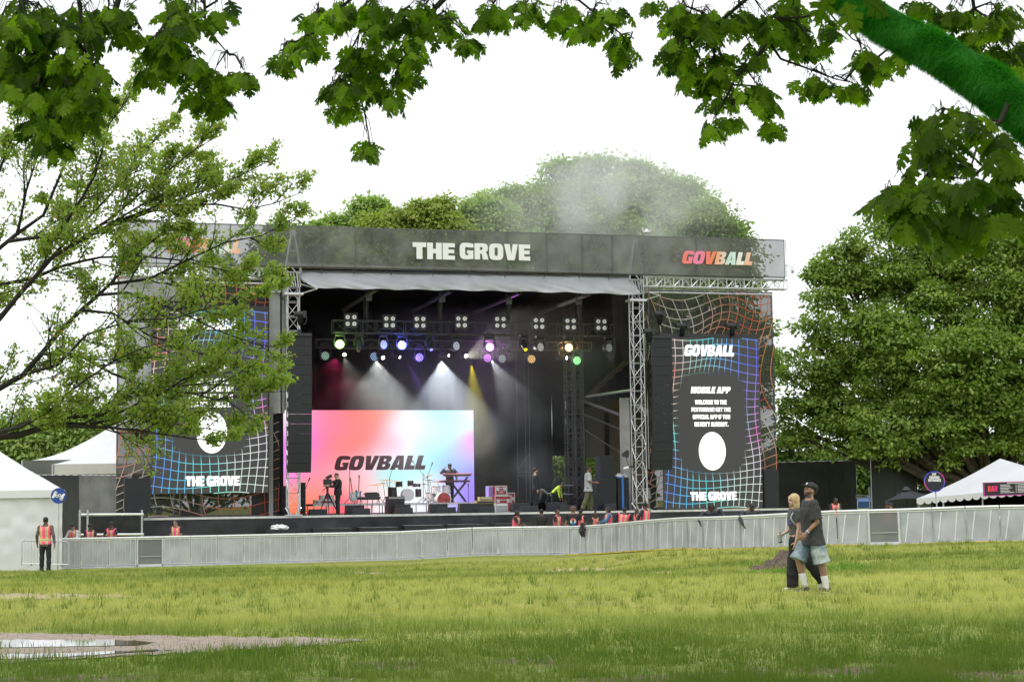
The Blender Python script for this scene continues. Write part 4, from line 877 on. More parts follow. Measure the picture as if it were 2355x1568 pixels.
# keyboards
t = thing('keyboard_stand', 'two red keyboards on an X-shaped stand at the right of the drums', 'keyboard stand', S(UZ(1052, 1152, 5.6)[0], 5.6, zr2))
M_RED = mat('red_keyboard_body', (.30, .02, .025), .35)
def slab(t, name, x0, x1, y0, y1, v, d, m, sl=0):
    ua, z1 = UZ(x0, y0, v); ub = UZ(x1, y0, v)[0]; z0 = UZ((x0+x1)/2, y1, v)[1]
    mb = MB(); mb.box8([S(ua+sl, v, z0), S(ub-sl, v, z0), S(ub-sl, v+d, z0+.02), S(ua+sl, v+d, z0+.02), S(ua, v, z1-.02), S(ub, v, z1-.02), S(ub, v+d, z1), S(ua, v+d, z1)]); return mb.build(name, m, t)
k = slab(t, 'keyboard', 1018, 1086, 1088, 1095, 5.4, .32, M_RED, .12); slab(k, 'back_panel', 1020, 1084, 1089.5, 1093.5, 5.385, .02, M_PLASTIC)
k = slab(t, 'keyboard', 1013, 1081, 1103.5, 1108.5, 5.4, .32, M_RED); slab(k, 'back_panel', 1015, 1079, 1104.5, 1107.5, 5.385, .02, M_PLASTIC)
for (x0, y0, x1, y1) in [(1070, 1108, 1034, 1153), (1036, 1108, 1070, 1153), (1074, 1096, 1066, 1109), (1030, 1096, 1036, 1109)]:
    mb = MB(); mb.tube(SP(x0, y0, 5.55), SP(x1, y1, 5.6), .035); mb.tube(SP(x0+3, y0, 5.7), SP(x1+3, y1, 5.75), .02); mb.build('leg', M_PLASTIC, t)
mb = MB(); mb.tube(SP(1054, 1087, 5.5), SP(1044, 1078, 5.5), .02); mb.ball(SP(1043, 1077.5, 5.5), .04, nu=8, nv=6); mb.build('microphone', M_PLASTIC, t)
# electric piano
t = thing('electric_piano', 'black electric piano on thin legs with a small synthesizer on top', 'electric piano', S(UZ(850, 1180, 2.6)[0], 2.9, 0))
slab(t, 'body', 824, 877, 1141.5, 1149, 2.6, .5, M_PLASTIC, .1); slab(t, 'lid', 841, 874, 1137, 1142, 2.75, .4, M_PLASTIC, .05); slab(t, 'synthesizer', 843, 868, 1131, 1137, 2.85, .3, M_PLASTIC, -.12)
for x in (829, 845, 857, 872): mb = MB(); mb.tube(SP(x, 1149, 2.7+.3*(x % 2)), S(UZ(x+1, 1178, 2.7)[0], 2.7+.3*(x % 2), 0), .022); mb.build('leg', M_STEEL, t)
# guitars
def guitar(bx, by, nx, ny, v, m, lab, zb):
    b = SP(bx, by, v); n = SP(nx, ny, v); ax = (n-b).normalized(); side = ax.cross(VV).normalized()
    t = thing('electric_guitar', lab, 'guitar', S((b-S0).dot(UU), v, zb), group='guitars standing on the riser')
    out = [(-.20, .0), (-.17, .13), (-.05, .18), (.06, .12), (.12, .13), (.24, .17), (.29, .10), (.20, .045), (.20, -.045), (.25, -.12), (.19, -.16), (.08, -.11), (-.04, -.17), (-.16, -.14)]
    mb = MB(); mb.prism([b+ax*(a+.05)+side*c for a, c in out], VV*.045); mb.build('body', m, t)
    mb = MB(); mb.box(b+ax*.12-VV*.01, (.09, .01, .26), (side, VV, ax)); mb.build('pickguard', M_WHITE, t)
    L = (n-b).length; mb = MB(); mb.box(b+ax*(.2+(L-.2)/2)-VV*.01, (.05, .03, L-.2), (side, VV, ax)); mb.build('neck', mat('maple_neck', (.45, .30, .16), .5), t)
    mb = MB(); mb.prism([n+ax*0+side*-.03, n+side*.03, n+ax*.16+side*.06, n+ax*.18, n+ax*.1-side*.05], VV*.02); mb.build('headstock', MATS['maple_neck'], t)
    mb = MB(); f = S((b-S0).dot(UU), v+.1, zb); mb.tube(f+ZV*.4, f+UU*.2-VV*.1, .015); mb.tube(f+ZV*.4, f-UU*.2-VV*.1, .015); mb.tube(f+ZV*.4, f+VV*.2, .015); mb.build('stand', M_PLASTIC, t)
guitar(812, 1145, 806.5, 1106, 5.4, mat('pale_guitar', (.55, .6, .55), .3), 'pale electric guitar on the riser, left of the other one', zr1)
guitar(824, 1142, 826, 1100, 5.5, mat('blue_guitar', (.12, .22, .38), .3), 'light blue electric guitar on the riser, behind the electric piano', zr1)
# amplifiers and cases
def ampbox(name, lab, cat, x0, x1, y0, y1, v, d, m, front=None, group=None, trim=None, onz=0, parts=None):
    ua, z1 = UZ(x0, y0, v); ub = UZ(x1, y0, v)[0]; z0 = onz if onz is not None else UZ((x0+x1)/2, y1, v)[1]
    t = thing(name, lab, cat, S((ua+ub)/2, v+d/2, z0), group=group); mb = MB(); mb.sbox(ua, ub, v, v+d, z0, z1); mb.build('cabinet', m, t)
    if front: mb = MB(); mb.sbox(ua+.04, ub-.04, v-.015, v-.001, z0+.05, z1-.14); mb.build('grille', front, t)
    mb = MB(); mb.sbox(ua+.05, ub-.05, v-.02, v-.002, z1-.11, z1-.03); mb.build('control_panel', trim or M_PLASTIC, t)
    return t, ua, ub, z0, z1
M_TWEED = mat('cream_tweed', (.38, .30, .14), .8, nscale=8, namt=.15)
T_, ua, ub, z0, z1 = ampbox('guitar_amplifier', 'large cream guitar amplifier on the deck with a smaller one on top', 'amplifier', 1096, 1139, 1151, 1177, 2.3, .5, M_TWEED, mat('dark_amp_cloth', (.03, .028, .02), .8), 'guitar amplifiers', M_PLASTIC)
ampbox('guitar_amplifier', 'smaller cream guitar amplifier standing on the large one', 'amplifier', 1103, 1132, 1142, 1151, 2.35, .4, M_TWEED, MATS['dark_amp_cloth'], 'guitar amplifiers', mat('panel_cream', (.5, .45, .3), .5), onz=z1+.003)
ampbox('guitar_amplifier', 'silver grey guitar amplifier in front of the red flight cases', 'amplifier', 1140, 1168.5, 1157, 1176, 1.9, .4, mat('silver_amp', (.42, .43, .44), .6, nscale=12, namt=.1), mat('silver_cloth', (.36, .37, .39), .8), 'guitar amplifiers', mat('white_panel', (.7, .7, .7), .4))
T_, ua, ub, z0, z1 = ampbox('bass_amplifier', 'tall black bass amplifier with two round speakers left of the drums', 'amplifier', 891, 930.5, 1141, 1179, 2.2, .5, M_PLASTIC, None, None, mat('grey_panel', (.3, .3, .3), .4))
for k in (.3, .7): mb = MB(); mb.cyl(S(lerp(ua, ub, k), 2.19, z0+.45), VV, .15, .03, 20); mb.build('speaker_cone', M_GRILLE, T_); mb = MB()
M_CASE = mat('red_case_laminate', (.30, .012, .02), .4, nscale=5, namt=.12)
def flight_case(lab, x0, x1, y0, y1, v, d, onz, emblem=True):
    ua, z1 = UZ(x0, y0, v); ub = UZ(x1, y0, v)[0]; z0 = onz
    t = thing('flight_case', lab, 'flight case', S((ua+ub)/2, v+d/2, z0), group='flight cases on the stage'); mb = MB(); mb.sbox(ua, ub, v, v+d, z0, z1); mb.build('shell', M_CASE, t)
    mb = MB(); e = .035
    for a, b, c, dd in ((ua, ub, z0, z0+e), (ua, ub, z1-e, z1), (ua, ub, lerp(z0, z1, .72), lerp(z0, z1, .72)+e), (ua, ua+e, z0, z1), (ub-e, ub, z0, z1)): mb.sbox(a-.004, b+.004, v-.008, v-.001, c, dd)
    mb.sbox(ua-.01, ub+.01, v-.008, v+d+.01, z1+.001, z1+.012); mb.build('edging', M_STEEL, t)
    for k in (.2, .8):
        mb = MB(); q = lerp(ua, ub, k); zz = lerp(z0, z1, .7); mb.sbox(q-.07, q+.07, v-.02, v-.009, zz-.09, zz+.07); mb.build('latch', M_STEEL, t)
    if emblem:
        mb = MB(); q = (ua+ub)/2; zz = lerp(z0, z1, .36)
        mb.path([S(q+.15*math.cos(a), v-.012, zz+.09*math.sin(a)) for a in [k*math.pi/8 for k in range(17)]], .010, 4); mb.sbox(q-.08, q+.08, v-.016, v-.008, zz-.03, zz+.03); mb.build('emblem', mat('faded_white_paint', (.55, .4, .4), .6), t)
    return z1
z1 = flight_case('large red flight case with steel edging, underneath the smaller one', 1138, 1176, 1139.5, 1172, 3.6, .8, 0)
flight_case('smaller red flight case stacked on top of the large red one', 1139, 1166, 1117, 1139, 3.7, .7, z1+.015)
flight_case('tall red flight case partly hidden behind the stack of two', 1166, 1184, 1133, 1172, 4.6, .7, 0, False)
flight_case('long dark red case lying on the riser left of the camera operator', 724, 776, 1150, 1158, 5.9, .6, zr1, False)
flight_case('short dark red case on the riser behind the tripod', 737, 768, 1139, 1150, 6.0, .5, UZ(750, 1150, 5.9)[1]+.015, False)
t = thing('purple_lit_case', 'upright case lit purple at the right edge of the centre screen', 'flight case', S(UZ(1129, 1140, 4)[0], 4, 0)); a, z = UZ(1124, 1117, 4); b = UZ(1134, 1117, 4)[0]; mb = MB(); mb.sbox(a, b, 4, 4.6, 0, z)
mb.build('shell', mat('purple_light_tint', (.25, .18, .5), .4), t); mb = MB(); [mb.sbox(a-.01, b+.01, 3.985, 4, zz, zz+.05) for zz in (.1, z*.5, z-.05)]; mb.build('edging', M_STEEL, t)  # purple stage light put into the shell's base colour
# mic stands
def mic_stand(px, py, vx, zb, lab, boom=None):
    top = SP(px, py, vx); b = S((top-S0).dot(UU), vx, zb); t = thing('microphone_stand', lab, 'microphone stand', b, group='microphone stands on stage')
    mb = MB(); mb.tube(b+ZV*.2, top, .016)
    for k in range(3): a = 2.1*k+.3; mb.tube(b+ZV*.25, b+UU*(.3*math.cos(a))+VV*(.3*math.sin(a)), .014)
    e = top
    if boom: e = SP(boom[0], boom[1], vx); mb.tube(top-(e-top)*.25, e, .013)
    mb.build('pole', M_PLASTIC, t); mb = MB(); d = (e-top).normalized() if boom else ZV; mb.tube(e, e+d*.14, .022, .03); mb.ball(e+d*.16, .035, nu=8, nv=6); mb.build('microphone', M_PLASTIC, t)
mic_stand(804, 1080, 5.0, zr1, 'upright microphone stand right of the camera operator')
mic_stand(896, 1098, 5.6, zr2, 'boom microphone stand over the dark drum kit', (902, 1078))
mic_stand(973, 1090, 5.6, zr2, 'long boom microphone stand between the two drum kits', (951, 1063))
mic_stand(984, 1093, 5.3, zr2, 'boom microphone stand above the white drum kit', (992, 1071))
mic_stand(1077, 1120, 4.6, 0, 'short stand with hanging cables right of the keyboards')
mic_stand(702, 1125, 1.0, 0, 'shotgun microphone on a stand beside the left truss tower', (709, 1107))
# tv camera
t = thing('tv_camera', 'broadcast camera with long lens on a tripod at the left of the stage', 'camera', S(UZ(757, 1182, .9)[0], .9, 0))
c = SP(753, 1108, .9); mb = MB(); mb.box(c, (.34, .22, .26), (UU, VV, ZV)); mb.box(c+UU*.02+ZV*.18, (.24, .05, .04), (UU, VV, ZV)); mb.build('body', M_PLASTIC, t)
mb = MB(); mb.tube(SP(758, 1109, .85), SP(771, 1107, .85), .06, .075, 10); mb.build('lens', M_PLASTIC, t)
mb = MB(); mb.tube(c+ZV*.14, SP(755, 1098, .9), .02); mb.box(SP(757, 1096, .9), (.26, .12, .14), ((UU+ZV*.5).normalized(), VV, (ZV-UU*.5).normalized())); mb.build('viewfinder', M_PLASTIC, t)
mb = MB(); mb.tube(c-ZV*.12, c-ZV*.42, .06); mb.tube(c-ZV*.2, SP(742, 1128, .7), .018); mb.build('fluid_head', M_PLASTIC, t)
h = c-ZV*.42
for (x, y, dv) in ((733, 1176, .2), (757, 1182, -.35), (779, 1178, .3)):
    mb = MB(); f = S(UZ(x, y, .9+dv)[0], .9+dv, 0); mb.tube(h, f, .03, .02); mb.tube(h+ZV*-.05, h.lerp(f, .55), .045, .03); mb.build('leg', M_PLASTIC, t)
# big speaker stack on the right
def spk(lab, x0, x1, y0, y1, v, d, onz, n=2, nm='speaker_cabinet', grp='speaker cabinets standing on and beside the stage'):
    ua, z1 = UZ(x0, y0, v); ub = UZ(x1, y0, v)[0]
    t = thing(nm, lab, 'speaker', S((ua+ub)/2, v+d/2, onz), group=grp); mb = MB(); mb.sbox(ua, ub, v, v+d, onz, z1); mb.build('cabinet', M_PLASTIC, t)
    for k in range(n):
        a = lerp(onz, z1, k/n)+.03; b = lerp(onz, z1, (k+1)/n)-.03; mb = MB(); mb.sbox(ua+.03, ub-.03, v-.02, v-.001, a, b); mb.build('grille', M_GRILLE, t)
    mb = MB(); [mb.sbox(ub+.001, ub+.02, v+.15, v+.35, lerp(onz, z1, (k+.5)/n)-.05, lerp(onz, z1, (k+.5)/n)+.05) for k in range(n)]; mb.build('handle', M_STEEL, t)
    return z1
za = spk('wide black speaker cabinet at the bottom of the right stack', 1373, 1417, 1136, 1172, 1.2, .9, 0, 1)
zb = spk('wide black speaker cabinet on top of the bottom one in the right stack', 1373, 1417, 1100, 1136, 1.2, .9, za+.005, 1)
spk('angled black speaker boxes standing on top of the right stack', 1380, 1412, 1047, 1100, 1.3, .7, zb+.005, 3)
spk('tall black speaker column with a blue strap right of the big stack', 1420, 1446, 1098, 1172, 1.3, .8, 0, 3)
t = thing('blue_strap', 'long bright blue strap hanging over the speaker column', 'strap', S(UZ(1433, 1172, 1.2)[0], 1.24, 0)); a = UZ(1433, 1140, 1.22)[0]; z = UZ(1433, 1099, 1.22)[1]; mb = MB(); mb.sbox(a-.05, a+.05, 1.24, 1.262, .01, z); mb.sbox(a-.25, a+.05, 1.25, 1.9, z+.01, z+.04); mb.build('webbing', mat('blue_webbing', (.05, .2, .6), .6), t)
t = thing('cloth_bundle', 'crumpled white and blue cloth lying on top of the speaker column', 'cloth', S(UZ(1428, 1098, 1.5)[0], 1.5, z+.05)); mb = MB()
for k in range(7): mb.ball(S(UZ(1420+3*k, 1096-2*math.sin(k), 1.5)[0], 1.5+.1*math.sin(k*2), z+.1+.05*math.sin(k*1.7)), (.12, .12, .07+.03*math.sin(k)), nu=8, nv=6)
mb.build('fabric', mat('bundle_cloth', (.5, .55, .6), .8, nscale=6, namt=.3), t, smooth=True)
zz = GZ0(UZ(316, 1175, .2)[0], -.4)
spk('big black speaker box standing on the left wing beside the LED screen', 287, 347, 1099, 1177, -.35, .7, UZ(316, 1178, -.35)[1], 2)
spk('black speaker box at the right edge of the right LED screen', 1757, 1790, 1080, 1163, .2, .8, 0, 3)
spk('stack of black side speakers behind the left truss tower', 636, 662, 1117, 1180, 1.6, .6, 0, 4)
spk('narrow black speaker in front of the left edge of the centre screen', 694, 703, 1109, 1178, 2.2, .5, 0, 2)
t = thing('antenna_paddle', 'black paddle antenna on a boom beside the right truss tower', 'antenna', S(UZ(1447, 1100, .1)[0], .1, 1.5)); mb = MB(); mb.prism([SP(*q, -.1) for q in ((1430.5, 1043), (1431, 1049), (1445, 1053), (1447.5, 1038), (1443, 1033.5))], VV*.03); mb.build('paddle', M_PLASTIC, t)
mb = MB(); mb.path([SP(1440, 1050, -.1), SP(1444, 1066, -.1), SP(1447, 1073, -.1), SP(1460, 1071, .1)], .018, 6); mb.build('arm', M_PLASTIC, t)
t = thing('security_camera', 'small white bullet camera on the right truss tower', 'camera', SP(1440, 1076, -.1)); mb = MB(); mb.tube(SP(1434, 1077, -.15), SP(1445, 1074.5, -.1), .05, .06, 10); mb.build('body', MATS['white_plastic'], t); mb = MB(); mb.tube(SP(1445, 1074.5, -.1), SP(1458, 1073, .1), .015); mb.build('bracket', M_PLASTIC, t)
# gear in the right wing: work table, covered guitar rack, dark rear masts
t = thing('equipment_rack', 'black covered rack with pale taped shelves in the right wing', 'rack', S(UZ(1290, 1172, 6)[0], 6, 0)); mb = MB()
mb.loft([(SP(1283, 1170, 6), UU*.3, VV*.3), (SP(1281, 1140, 6), UU*.34, VV*.3), (SP(1282, 1110, 6), UU*.28, VV*.25), (SP(1287, 1097, 6), UU*.12, VV*.12)], 12); mb.build('cover', M_BLACK, t, smooth=True)
for y in (1117, 1137): mb = MB(); a, z = UZ(1284, y, 5.8); b = UZ(1318, y, 5.8)[0]; mb.sbox(a, b, 5.8, 6.3, z, z+.05); mb.build('shelf', mat('lilac_shelf', (.35, .33, .45), .5), t)
for x in (1286, 1316): mb = MB(); a = UZ(x, 1140, 6)[0]; mb.tube(S(a, 6.1, 0), S(a, 6.1, UZ(x, 1100, 6)[1]), .03); mb.build('leg', M_PLASTIC, t)
for x, v, lab in ((1314, 8.5, 'black truss mast at the back right of the stage, left one'), (1332, 8, 'thick black truss mast at the back right of the stage, right one')):
    t = thing('rear_mast', lab, 'truss mast', S(UZ(x, 1100, v)[0], v, 0), group='black masts at the back of the stage'); mb = MB(); truss(mb, S(UZ(x, 1100, v)[0], v, 0), S(UZ(x, 1100, v)[0], v, ZT-.3), UU, VV, .45, .45, 22, .05, .025); mb.build('mast', M_BTRUSS, t)
t = thing('scaffold_ladder', 'thin steel scaffold frame against the black drapes right of the screen', 'scaffold', S(UZ(1194, 1170, 9)[0], 9, 0)); mb = MB()
for x in (1191, 1210, 1219): a = UZ(x, 1100, 9)[0]; mb.tube(S(a, 9, 0), S(a, 9, UZ(x, 800, 9)[1]), .025)
for y in (1085, 1093, 1150): mb.tube(SP(1191, y, 9), SP(1219, y, 9), .02)
mb.tube(SP(1191, 1080, 9), SP(1219, 1040, 9), .015); mb.build('tubes', M_BTRUSS, t)
# ================= BARRICADE =================
FPTS = [(100, 63.5), (193, 64), (500, 65.8), (872, 68), (1122, 69), (1287, 68.4), (1400, 66), (1617, 60), (1800, 56.5), (1975, 55), (2289, 53.5), (2500, 53), (2700, 53)]
fx = [P(x, 1250, Y).x for x, Y in FPTS]; fyy = [Y for x, Y in FPTS]
from bisect import bisect
def fence_y(x):
    return float(np.interp(x, fx, fyy))
M_PERF = mat('perforated_steel', (.50, .515, .53), .5, .25, nscale=1.6, namt=.2, alpha=.82)
M_SLAT = mat('pale_steel_slat', (.60, .61, .62), .45, .3, nscale=3, namt=.1)
M_RAIL = mat('bright_steel_rail', (.78, .79, .79), .35, .3, nscale=4, namt=.06)
M_YEL = mat('yellow_cable_cover', (.55, .45, .06), .6, nscale=3, namt=.3)
M_GATE = mat('gate_mesh', (.24, .245, .24), .6, .2, alpha=.72)
def panel(kind):
    t = bpy.data.objects.new('steel_barricade' if kind != 'gate' else 'barricade_gate', None); COL.objects.link(t)
    H = 1.08; hw = .495
    mb = MB(); mb.box((0, .0, H*.52), (2*hw-.01, .006, H*.94)); mb.build('perforated_sheet', M_PERF if kind != 'gate' else M_GATE, t)
    mb = MB(); mb.tube((-hw, -.01, H), (hw, -.01, H), .038, n=8); mb.box((0, -.01, H-.06), (2*hw, .03, .03)); mb.build('top_rail', M_RAIL, t)
    mb = MB()
    if kind == 'left':
        for k in range(6): x = -hw+.02+k*(2*hw-.04)/5; mb.box((x, -.014, H*.5), (.022 if k not in (0, 5) else .032, .012, H*.92))
        mb.box((0, -.016, .10), (2*hw, .012, .025))
    elif kind == 'right':
        for x in (-hw+.015, hw-.015): mb.box((x, -.014, H*.5), (.025, .012, H*.92))
        for x in (-.30, 0, .30): mb.box((x, .02, H*.5), (.02, .012, H*.9))
        mb.box((0, .02, .30), (2*hw, .012, .02))
    else:
        for x in (-hw+.03, hw-.03): mb.box((x, -.02, H*.5), (.06, .03, H*.95))
        mb.box((0, -.02, .06), (2*hw, .03, .07)); mb.box((0, -.02, .38), (2*hw*.8, .02, .018)); mb.box((.05, .02, H*.5), (.02, .02, H*.9))
    mb.build('slats', M_SLAT if kind != 'right' else mat('grey_slat', (.42, .43, .43), .5, .3), t)
    mb = MB()
    if kind == 'right':      # pale A-frame struts leaning back behind the sheet
        for x, sk in ((-.24, .12), (.24, .10)):
            mb.box8([Vector(p) for p in [(x-.014-sk, -.012, .08), (x+.014-sk, -.012, .08), (x+.014-sk, -.006, .08), (x-.014-sk, -.006, .08), (x-.02+sk*.2, -.012, H*.9), (x+.02+sk*.2, -.012, H*.9), (x+.02+sk*.2, -.006, H*.9), (x-.02+sk*.2, -.006, H*.9)]])
        mb.build('strut', M_RAIL, t); mb = MB()
    for x in (-hw+.04, hw-.04): mb.tube((x, .03, H*.9), (x, 1.05, .03), .018)
    mb.box((0, .55, .012), (2*hw-.02, 1.1, .02)); mb.box((0, -.12, .012), (2*hw-.02, .24, .018)); mb.build('base_plate', M_SLAT, t)
    if kind == 'right': mb = MB(); mb.box((0, -.27, .02), (2*hw, .06, .04)); mb.build('cable_cover', M_YEL, t)
    return t
protos = {}; x = fx[0]+.3; k = 0; first = True
GL = P(351, 1250, 65).x; GR_ = P(2010, 1250, 55).x
while x < fx[-1]-1:
    y = fence_y(x)
    # next post one panel further along the line
    x2 = x
    for _ in range(400):
        x2 += .005
        if math.hypot(x2-x, fence_y(x2)-y) >= 1.0: break
    y2 = fence_y(x2); xm, ym = (x+x2)/2, (y+y2)/2; z1_, z2_ = gz(x, y), gz(x2, y2)
    kind = 'gate' if (x <= GL < x2 or x <= GR_ < x2) else ('left' if xm < P(1300, 1250, 68).x else 'right')
    if kind not in protos: protos[kind] = panel(kind); o = protos[kind]
    else: o = copy_tree(protos[kind])
    o.location = (xm, ym, (z1_+z2_)/2); o.rotation_euler = (0, -math.asin(z2_-z1_), math.atan2(y2-y, x2-x))
    if kind == 'gate': lab = 'darker gate panel in the barricade near the white tent on the left' if x < 0 else 'framed gate panel in the barricade below the round pit viewing sign'
    elif kind == 'left': lab = 'grey steel barricade panel with upright pale slats in the left and middle of the line'
    else: lab = 'grey steel barricade panel with slanting white struts in the right part of the line'
    tag(o, lab, 'barricade gate' if kind == 'gate' else 'barricade', {'gate': 'gate panels in the barricade', 'left': 'slatted barricade panels', 'right': 'strutted barricade panels'}[kind])
    x = x2; k += 1
# things hanging on it
def crumple(name, lab, cat, c, sx, sy, sz, m, seed=1, n1=22, n2=14, **kw):
    mb = MB(); vs = []
    for j in range(n2+1):
        a = math.pi*j/n2
        for i in range(n1):
            b = 2*math.pi*i/n1; d = Vector((math.sin(a)*math.cos(b), math.sin(a)*math.sin(b), math.cos(a)))
            r = 1+.35*mnoise.noise(d*2.1+Vector((seed, 0, 0)))+.18*mnoise.noise(d*6+Vector((seed, 3, 0)))
            vs.append(Vector(c)+Vector((d.x*sx*r, d.y*sy*r, d.z*sz*r)))
    mb.add(vs, [(j*n1+i, j*n1+(i+1) % n1, (j+1)*n1+(i+1) % n1, (j+1)*n1+i) for j in range(n2) for i in range(n1)])
    return mb.build(name, m, None, smooth=False, label=lab, cat=cat, **kw)
c = P(1340, 1218, fence_y(P(1340, 1218, 67).x)-.13)
mb = MB(); vs = []
for j in range(15):
    for i in range(13):
        a = (i/12-.5); t_ = j/14; vs.append(c+Vector((a*(.16+.16*t_*(1-t_)*3)+.03*math.sin(t_*7), -.03-.04*math.cos(i*2.2+t_*3)-.03*math.sin(t_*3.1), .27-.53*t_+.04*math.cos(i*1.7)*t_)))
mb.add(vs, [(j*13+i, j*13+i+1, (j+1)*13+i+1, (j+1)*13+i) for j in range(14) for i in range(12)])
mb.build('plastic_sheet', mat('dark_crumpled_plastic', (.10, .09, .10), .3, nscale=14, namt=.6), None, label='dark crumpled plastic bag hanging over the barricade below the stewards', cat='plastic bag')
# low subwoofers between barricade and stage
for (x0, x1, y) in [(612, 699, 1218.6), (721, 809, 1215), (827, 916, 1212.5), (931, 1021, 1208), (1033, 1122, 1206), (1139, 1226, 1203.5)]:
    v = -1.3; ua, z1 = UZ(x0, y, v); ub = UZ(x1, y, v)[0]; zg = GZ0((ua+ub)/2, v)
    o = thing('subwoofer', ['leftmost low black subwoofer in the pit, under the white plastic bag', 'second low black subwoofer from the left in the pit', 'third low black subwoofer from the left in the pit', 'fourth low black subwoofer from the left in the pit', 'fifth low black subwoofer from the left in the pit', 'rightmost low black subwoofer in the pit, beside the stewards'][[612, 721, 827, 931, 1033, 1139].index(x0)], 'subwoofer', S((ua+ub)/2, v, zg), group='row of low subwoofers in the pit')
    mb = MB(); mb.sbox(ua, ub, v, v+.9, zg-.05, z1); mb.build('cabinet', M_PLASTIC, o); mb = MB(); mb.sbox(ua+.04, ub-.04, v-.02, v-.001, zg+.1, z1-.04); mb.build('grille', M_GRILLE, o)
c = SP(642, 1213, -1.0); crumple('plastic_bag', 'crumpled white plastic bag lying on the leftmost subwoofer', 'plastic bag', c, .36, .25, .13, mat('thin_white_plastic', (.75, .75, .75), .35), 4)
# ---- steward barrier by the white tent
def bx(x, y): return P(x, y, 61.5)
t = thing('crowd_barrier', 'low grey tubular crowd barrier leaning in front of the white tent wall', 'barrier', P(103, 1303, 61.5))
a, b = P(50, 1299, 61.5), P(157, 1301, 61.5); up = Vector((0, 0, .86)); mb = MB(); mb.path([a, a+up*.9, a+up+Vector((.08, 0, 0)), b+up-Vector((.08, 0, 0)), b+up*.9, b], .022, 7); mb.tube(a+up*.06, b+up*.06, .02); mb.build('frame', M_STEEL, t)
mb = MB()
for k in range(1, 15): q = a.lerp(b, k/15); mb.tube(q+up*.06, q+up, .009, n=5)
mb.build('bars', M_STEEL, t); 
for k in (.18, .82): mb = MB(); q = a.lerp(b, k); mb.path([q+Vector((0, -.25, -.03)), q+Vector((0, -.1, .03)), q+Vector((0, .1, .03)), q+Vector((0, .25, -.03))], .02, 6); mb.build('foot', M_STEEL, t)
# ---- white tent, left
def wall(mb, A, B, z0f, z1, n1=40, n2=14, amp=.05, seed=0):
    A = Vector(A); B = Vector(B); d = (B-A); nrm = Vector((d.y, -d.x, 0)).normalized(); vs = []
    for j in range(n2+1):
        for i in range(n1+1):
            p = A.lerp(B, i/n1); zz0 = z0f(p.x, p.y) if callable(z0f) else z0f; z = lerp(zz0, z1, j/n2)
            w_ = amp*(mnoise.noise(Vector((i*.25+seed, j*.9, seed)))+.7*mnoise.noise(Vector((i*.9+seed, j*.25, seed+4))))*math.sin(math.pi*min(1, j/n2*.9+.1))
            vs.append(Vector((p.x, p.y, z))+nrm*w_)
    mb.add(vs, [(j*(n1+1)+i, j*(n1+1)+i+1, (j+1)*(n1+1)+i+1, (j+1)*(n1+1)+i) for j in range(n2) for i in range(n1)])
c = P(142, 1306, 62.3); zt = P(142, 1126, 62.3).z
BVt = Vector((-.31, .95, 0)).normalized()
t = thing('white_tent', 'large white tent with closed walls at the left edge beside the barricade', 'tent', (c.x-4.5, c.y+3, gz(c.x-4.5, c.y)))
mb = MB(); wall(mb, (c.x-9.2, c.y+.0, 0), (c.x, c.y, 0), lambda x, y: gz(x, y)-.02, zt, 70, 16, .07, 1); wall(mb, (c.x, c.y, 0), Vector((c.x, c.y, 0))+BVt*6, lambda x, y: gz(x, y)-.02, zt, 30, 12, .05, 3); mb.build('side_wall', M_WFAB, t, smooth=True)
mb = MB(); e = .06; cs = [Vector((c.x-9.2-e, c.y-e, zt)), Vector((c.x+e, c.y-e, zt)), Vector((c.x+e, c.y, zt))+BVt*6, Vector((c.x-9.2-e, c.y, zt))+BVt*6]; pk = Vector((c.x-4.6-.9, c.y+3, P(142, 1126, 62.3).z+3.15))
for i in range(4):
    a, b = cs[i], cs[(i+1) % 4]; n = 14; rows = []
    for j in range(n+1): s_ = j/n; rows.append([a.lerp(b, k/n).lerp(pk, s_)-Vector((0, 0, .12*math.sin(math.pi*s_)))+Vector((0, 0, .03*mnoise.noise(Vector((k*.6, j*.6, i*5))))) for k in range(n+1)])
    vs = [p for r in rows for p in r]; mb.add(vs, [(j*(n+1)+k, j*(n+1)+k+1, (j+1)*(n+1)+k+1, (j+1)*(n+1)+k) for j in range(n) for k in range(n)])
mb.build('roof', M_WFAB, t, smooth=True)
mb = MB(); 
for i in range(4):
    a, b = cs[i], cs[(i+1) % 4]; d = (b-a).normalized(); nr = Vector((d.y, -d.x, 0)); mb.prism([a+nr*.02-Vector((0, 0, .27)), b+nr*.02-Vector((0, 0, .27)), b+nr*.02, a+nr*.02], nr*.015)
mb.build('valance', mat('white_vinyl_band', (.68, .68, .69), .5), t)
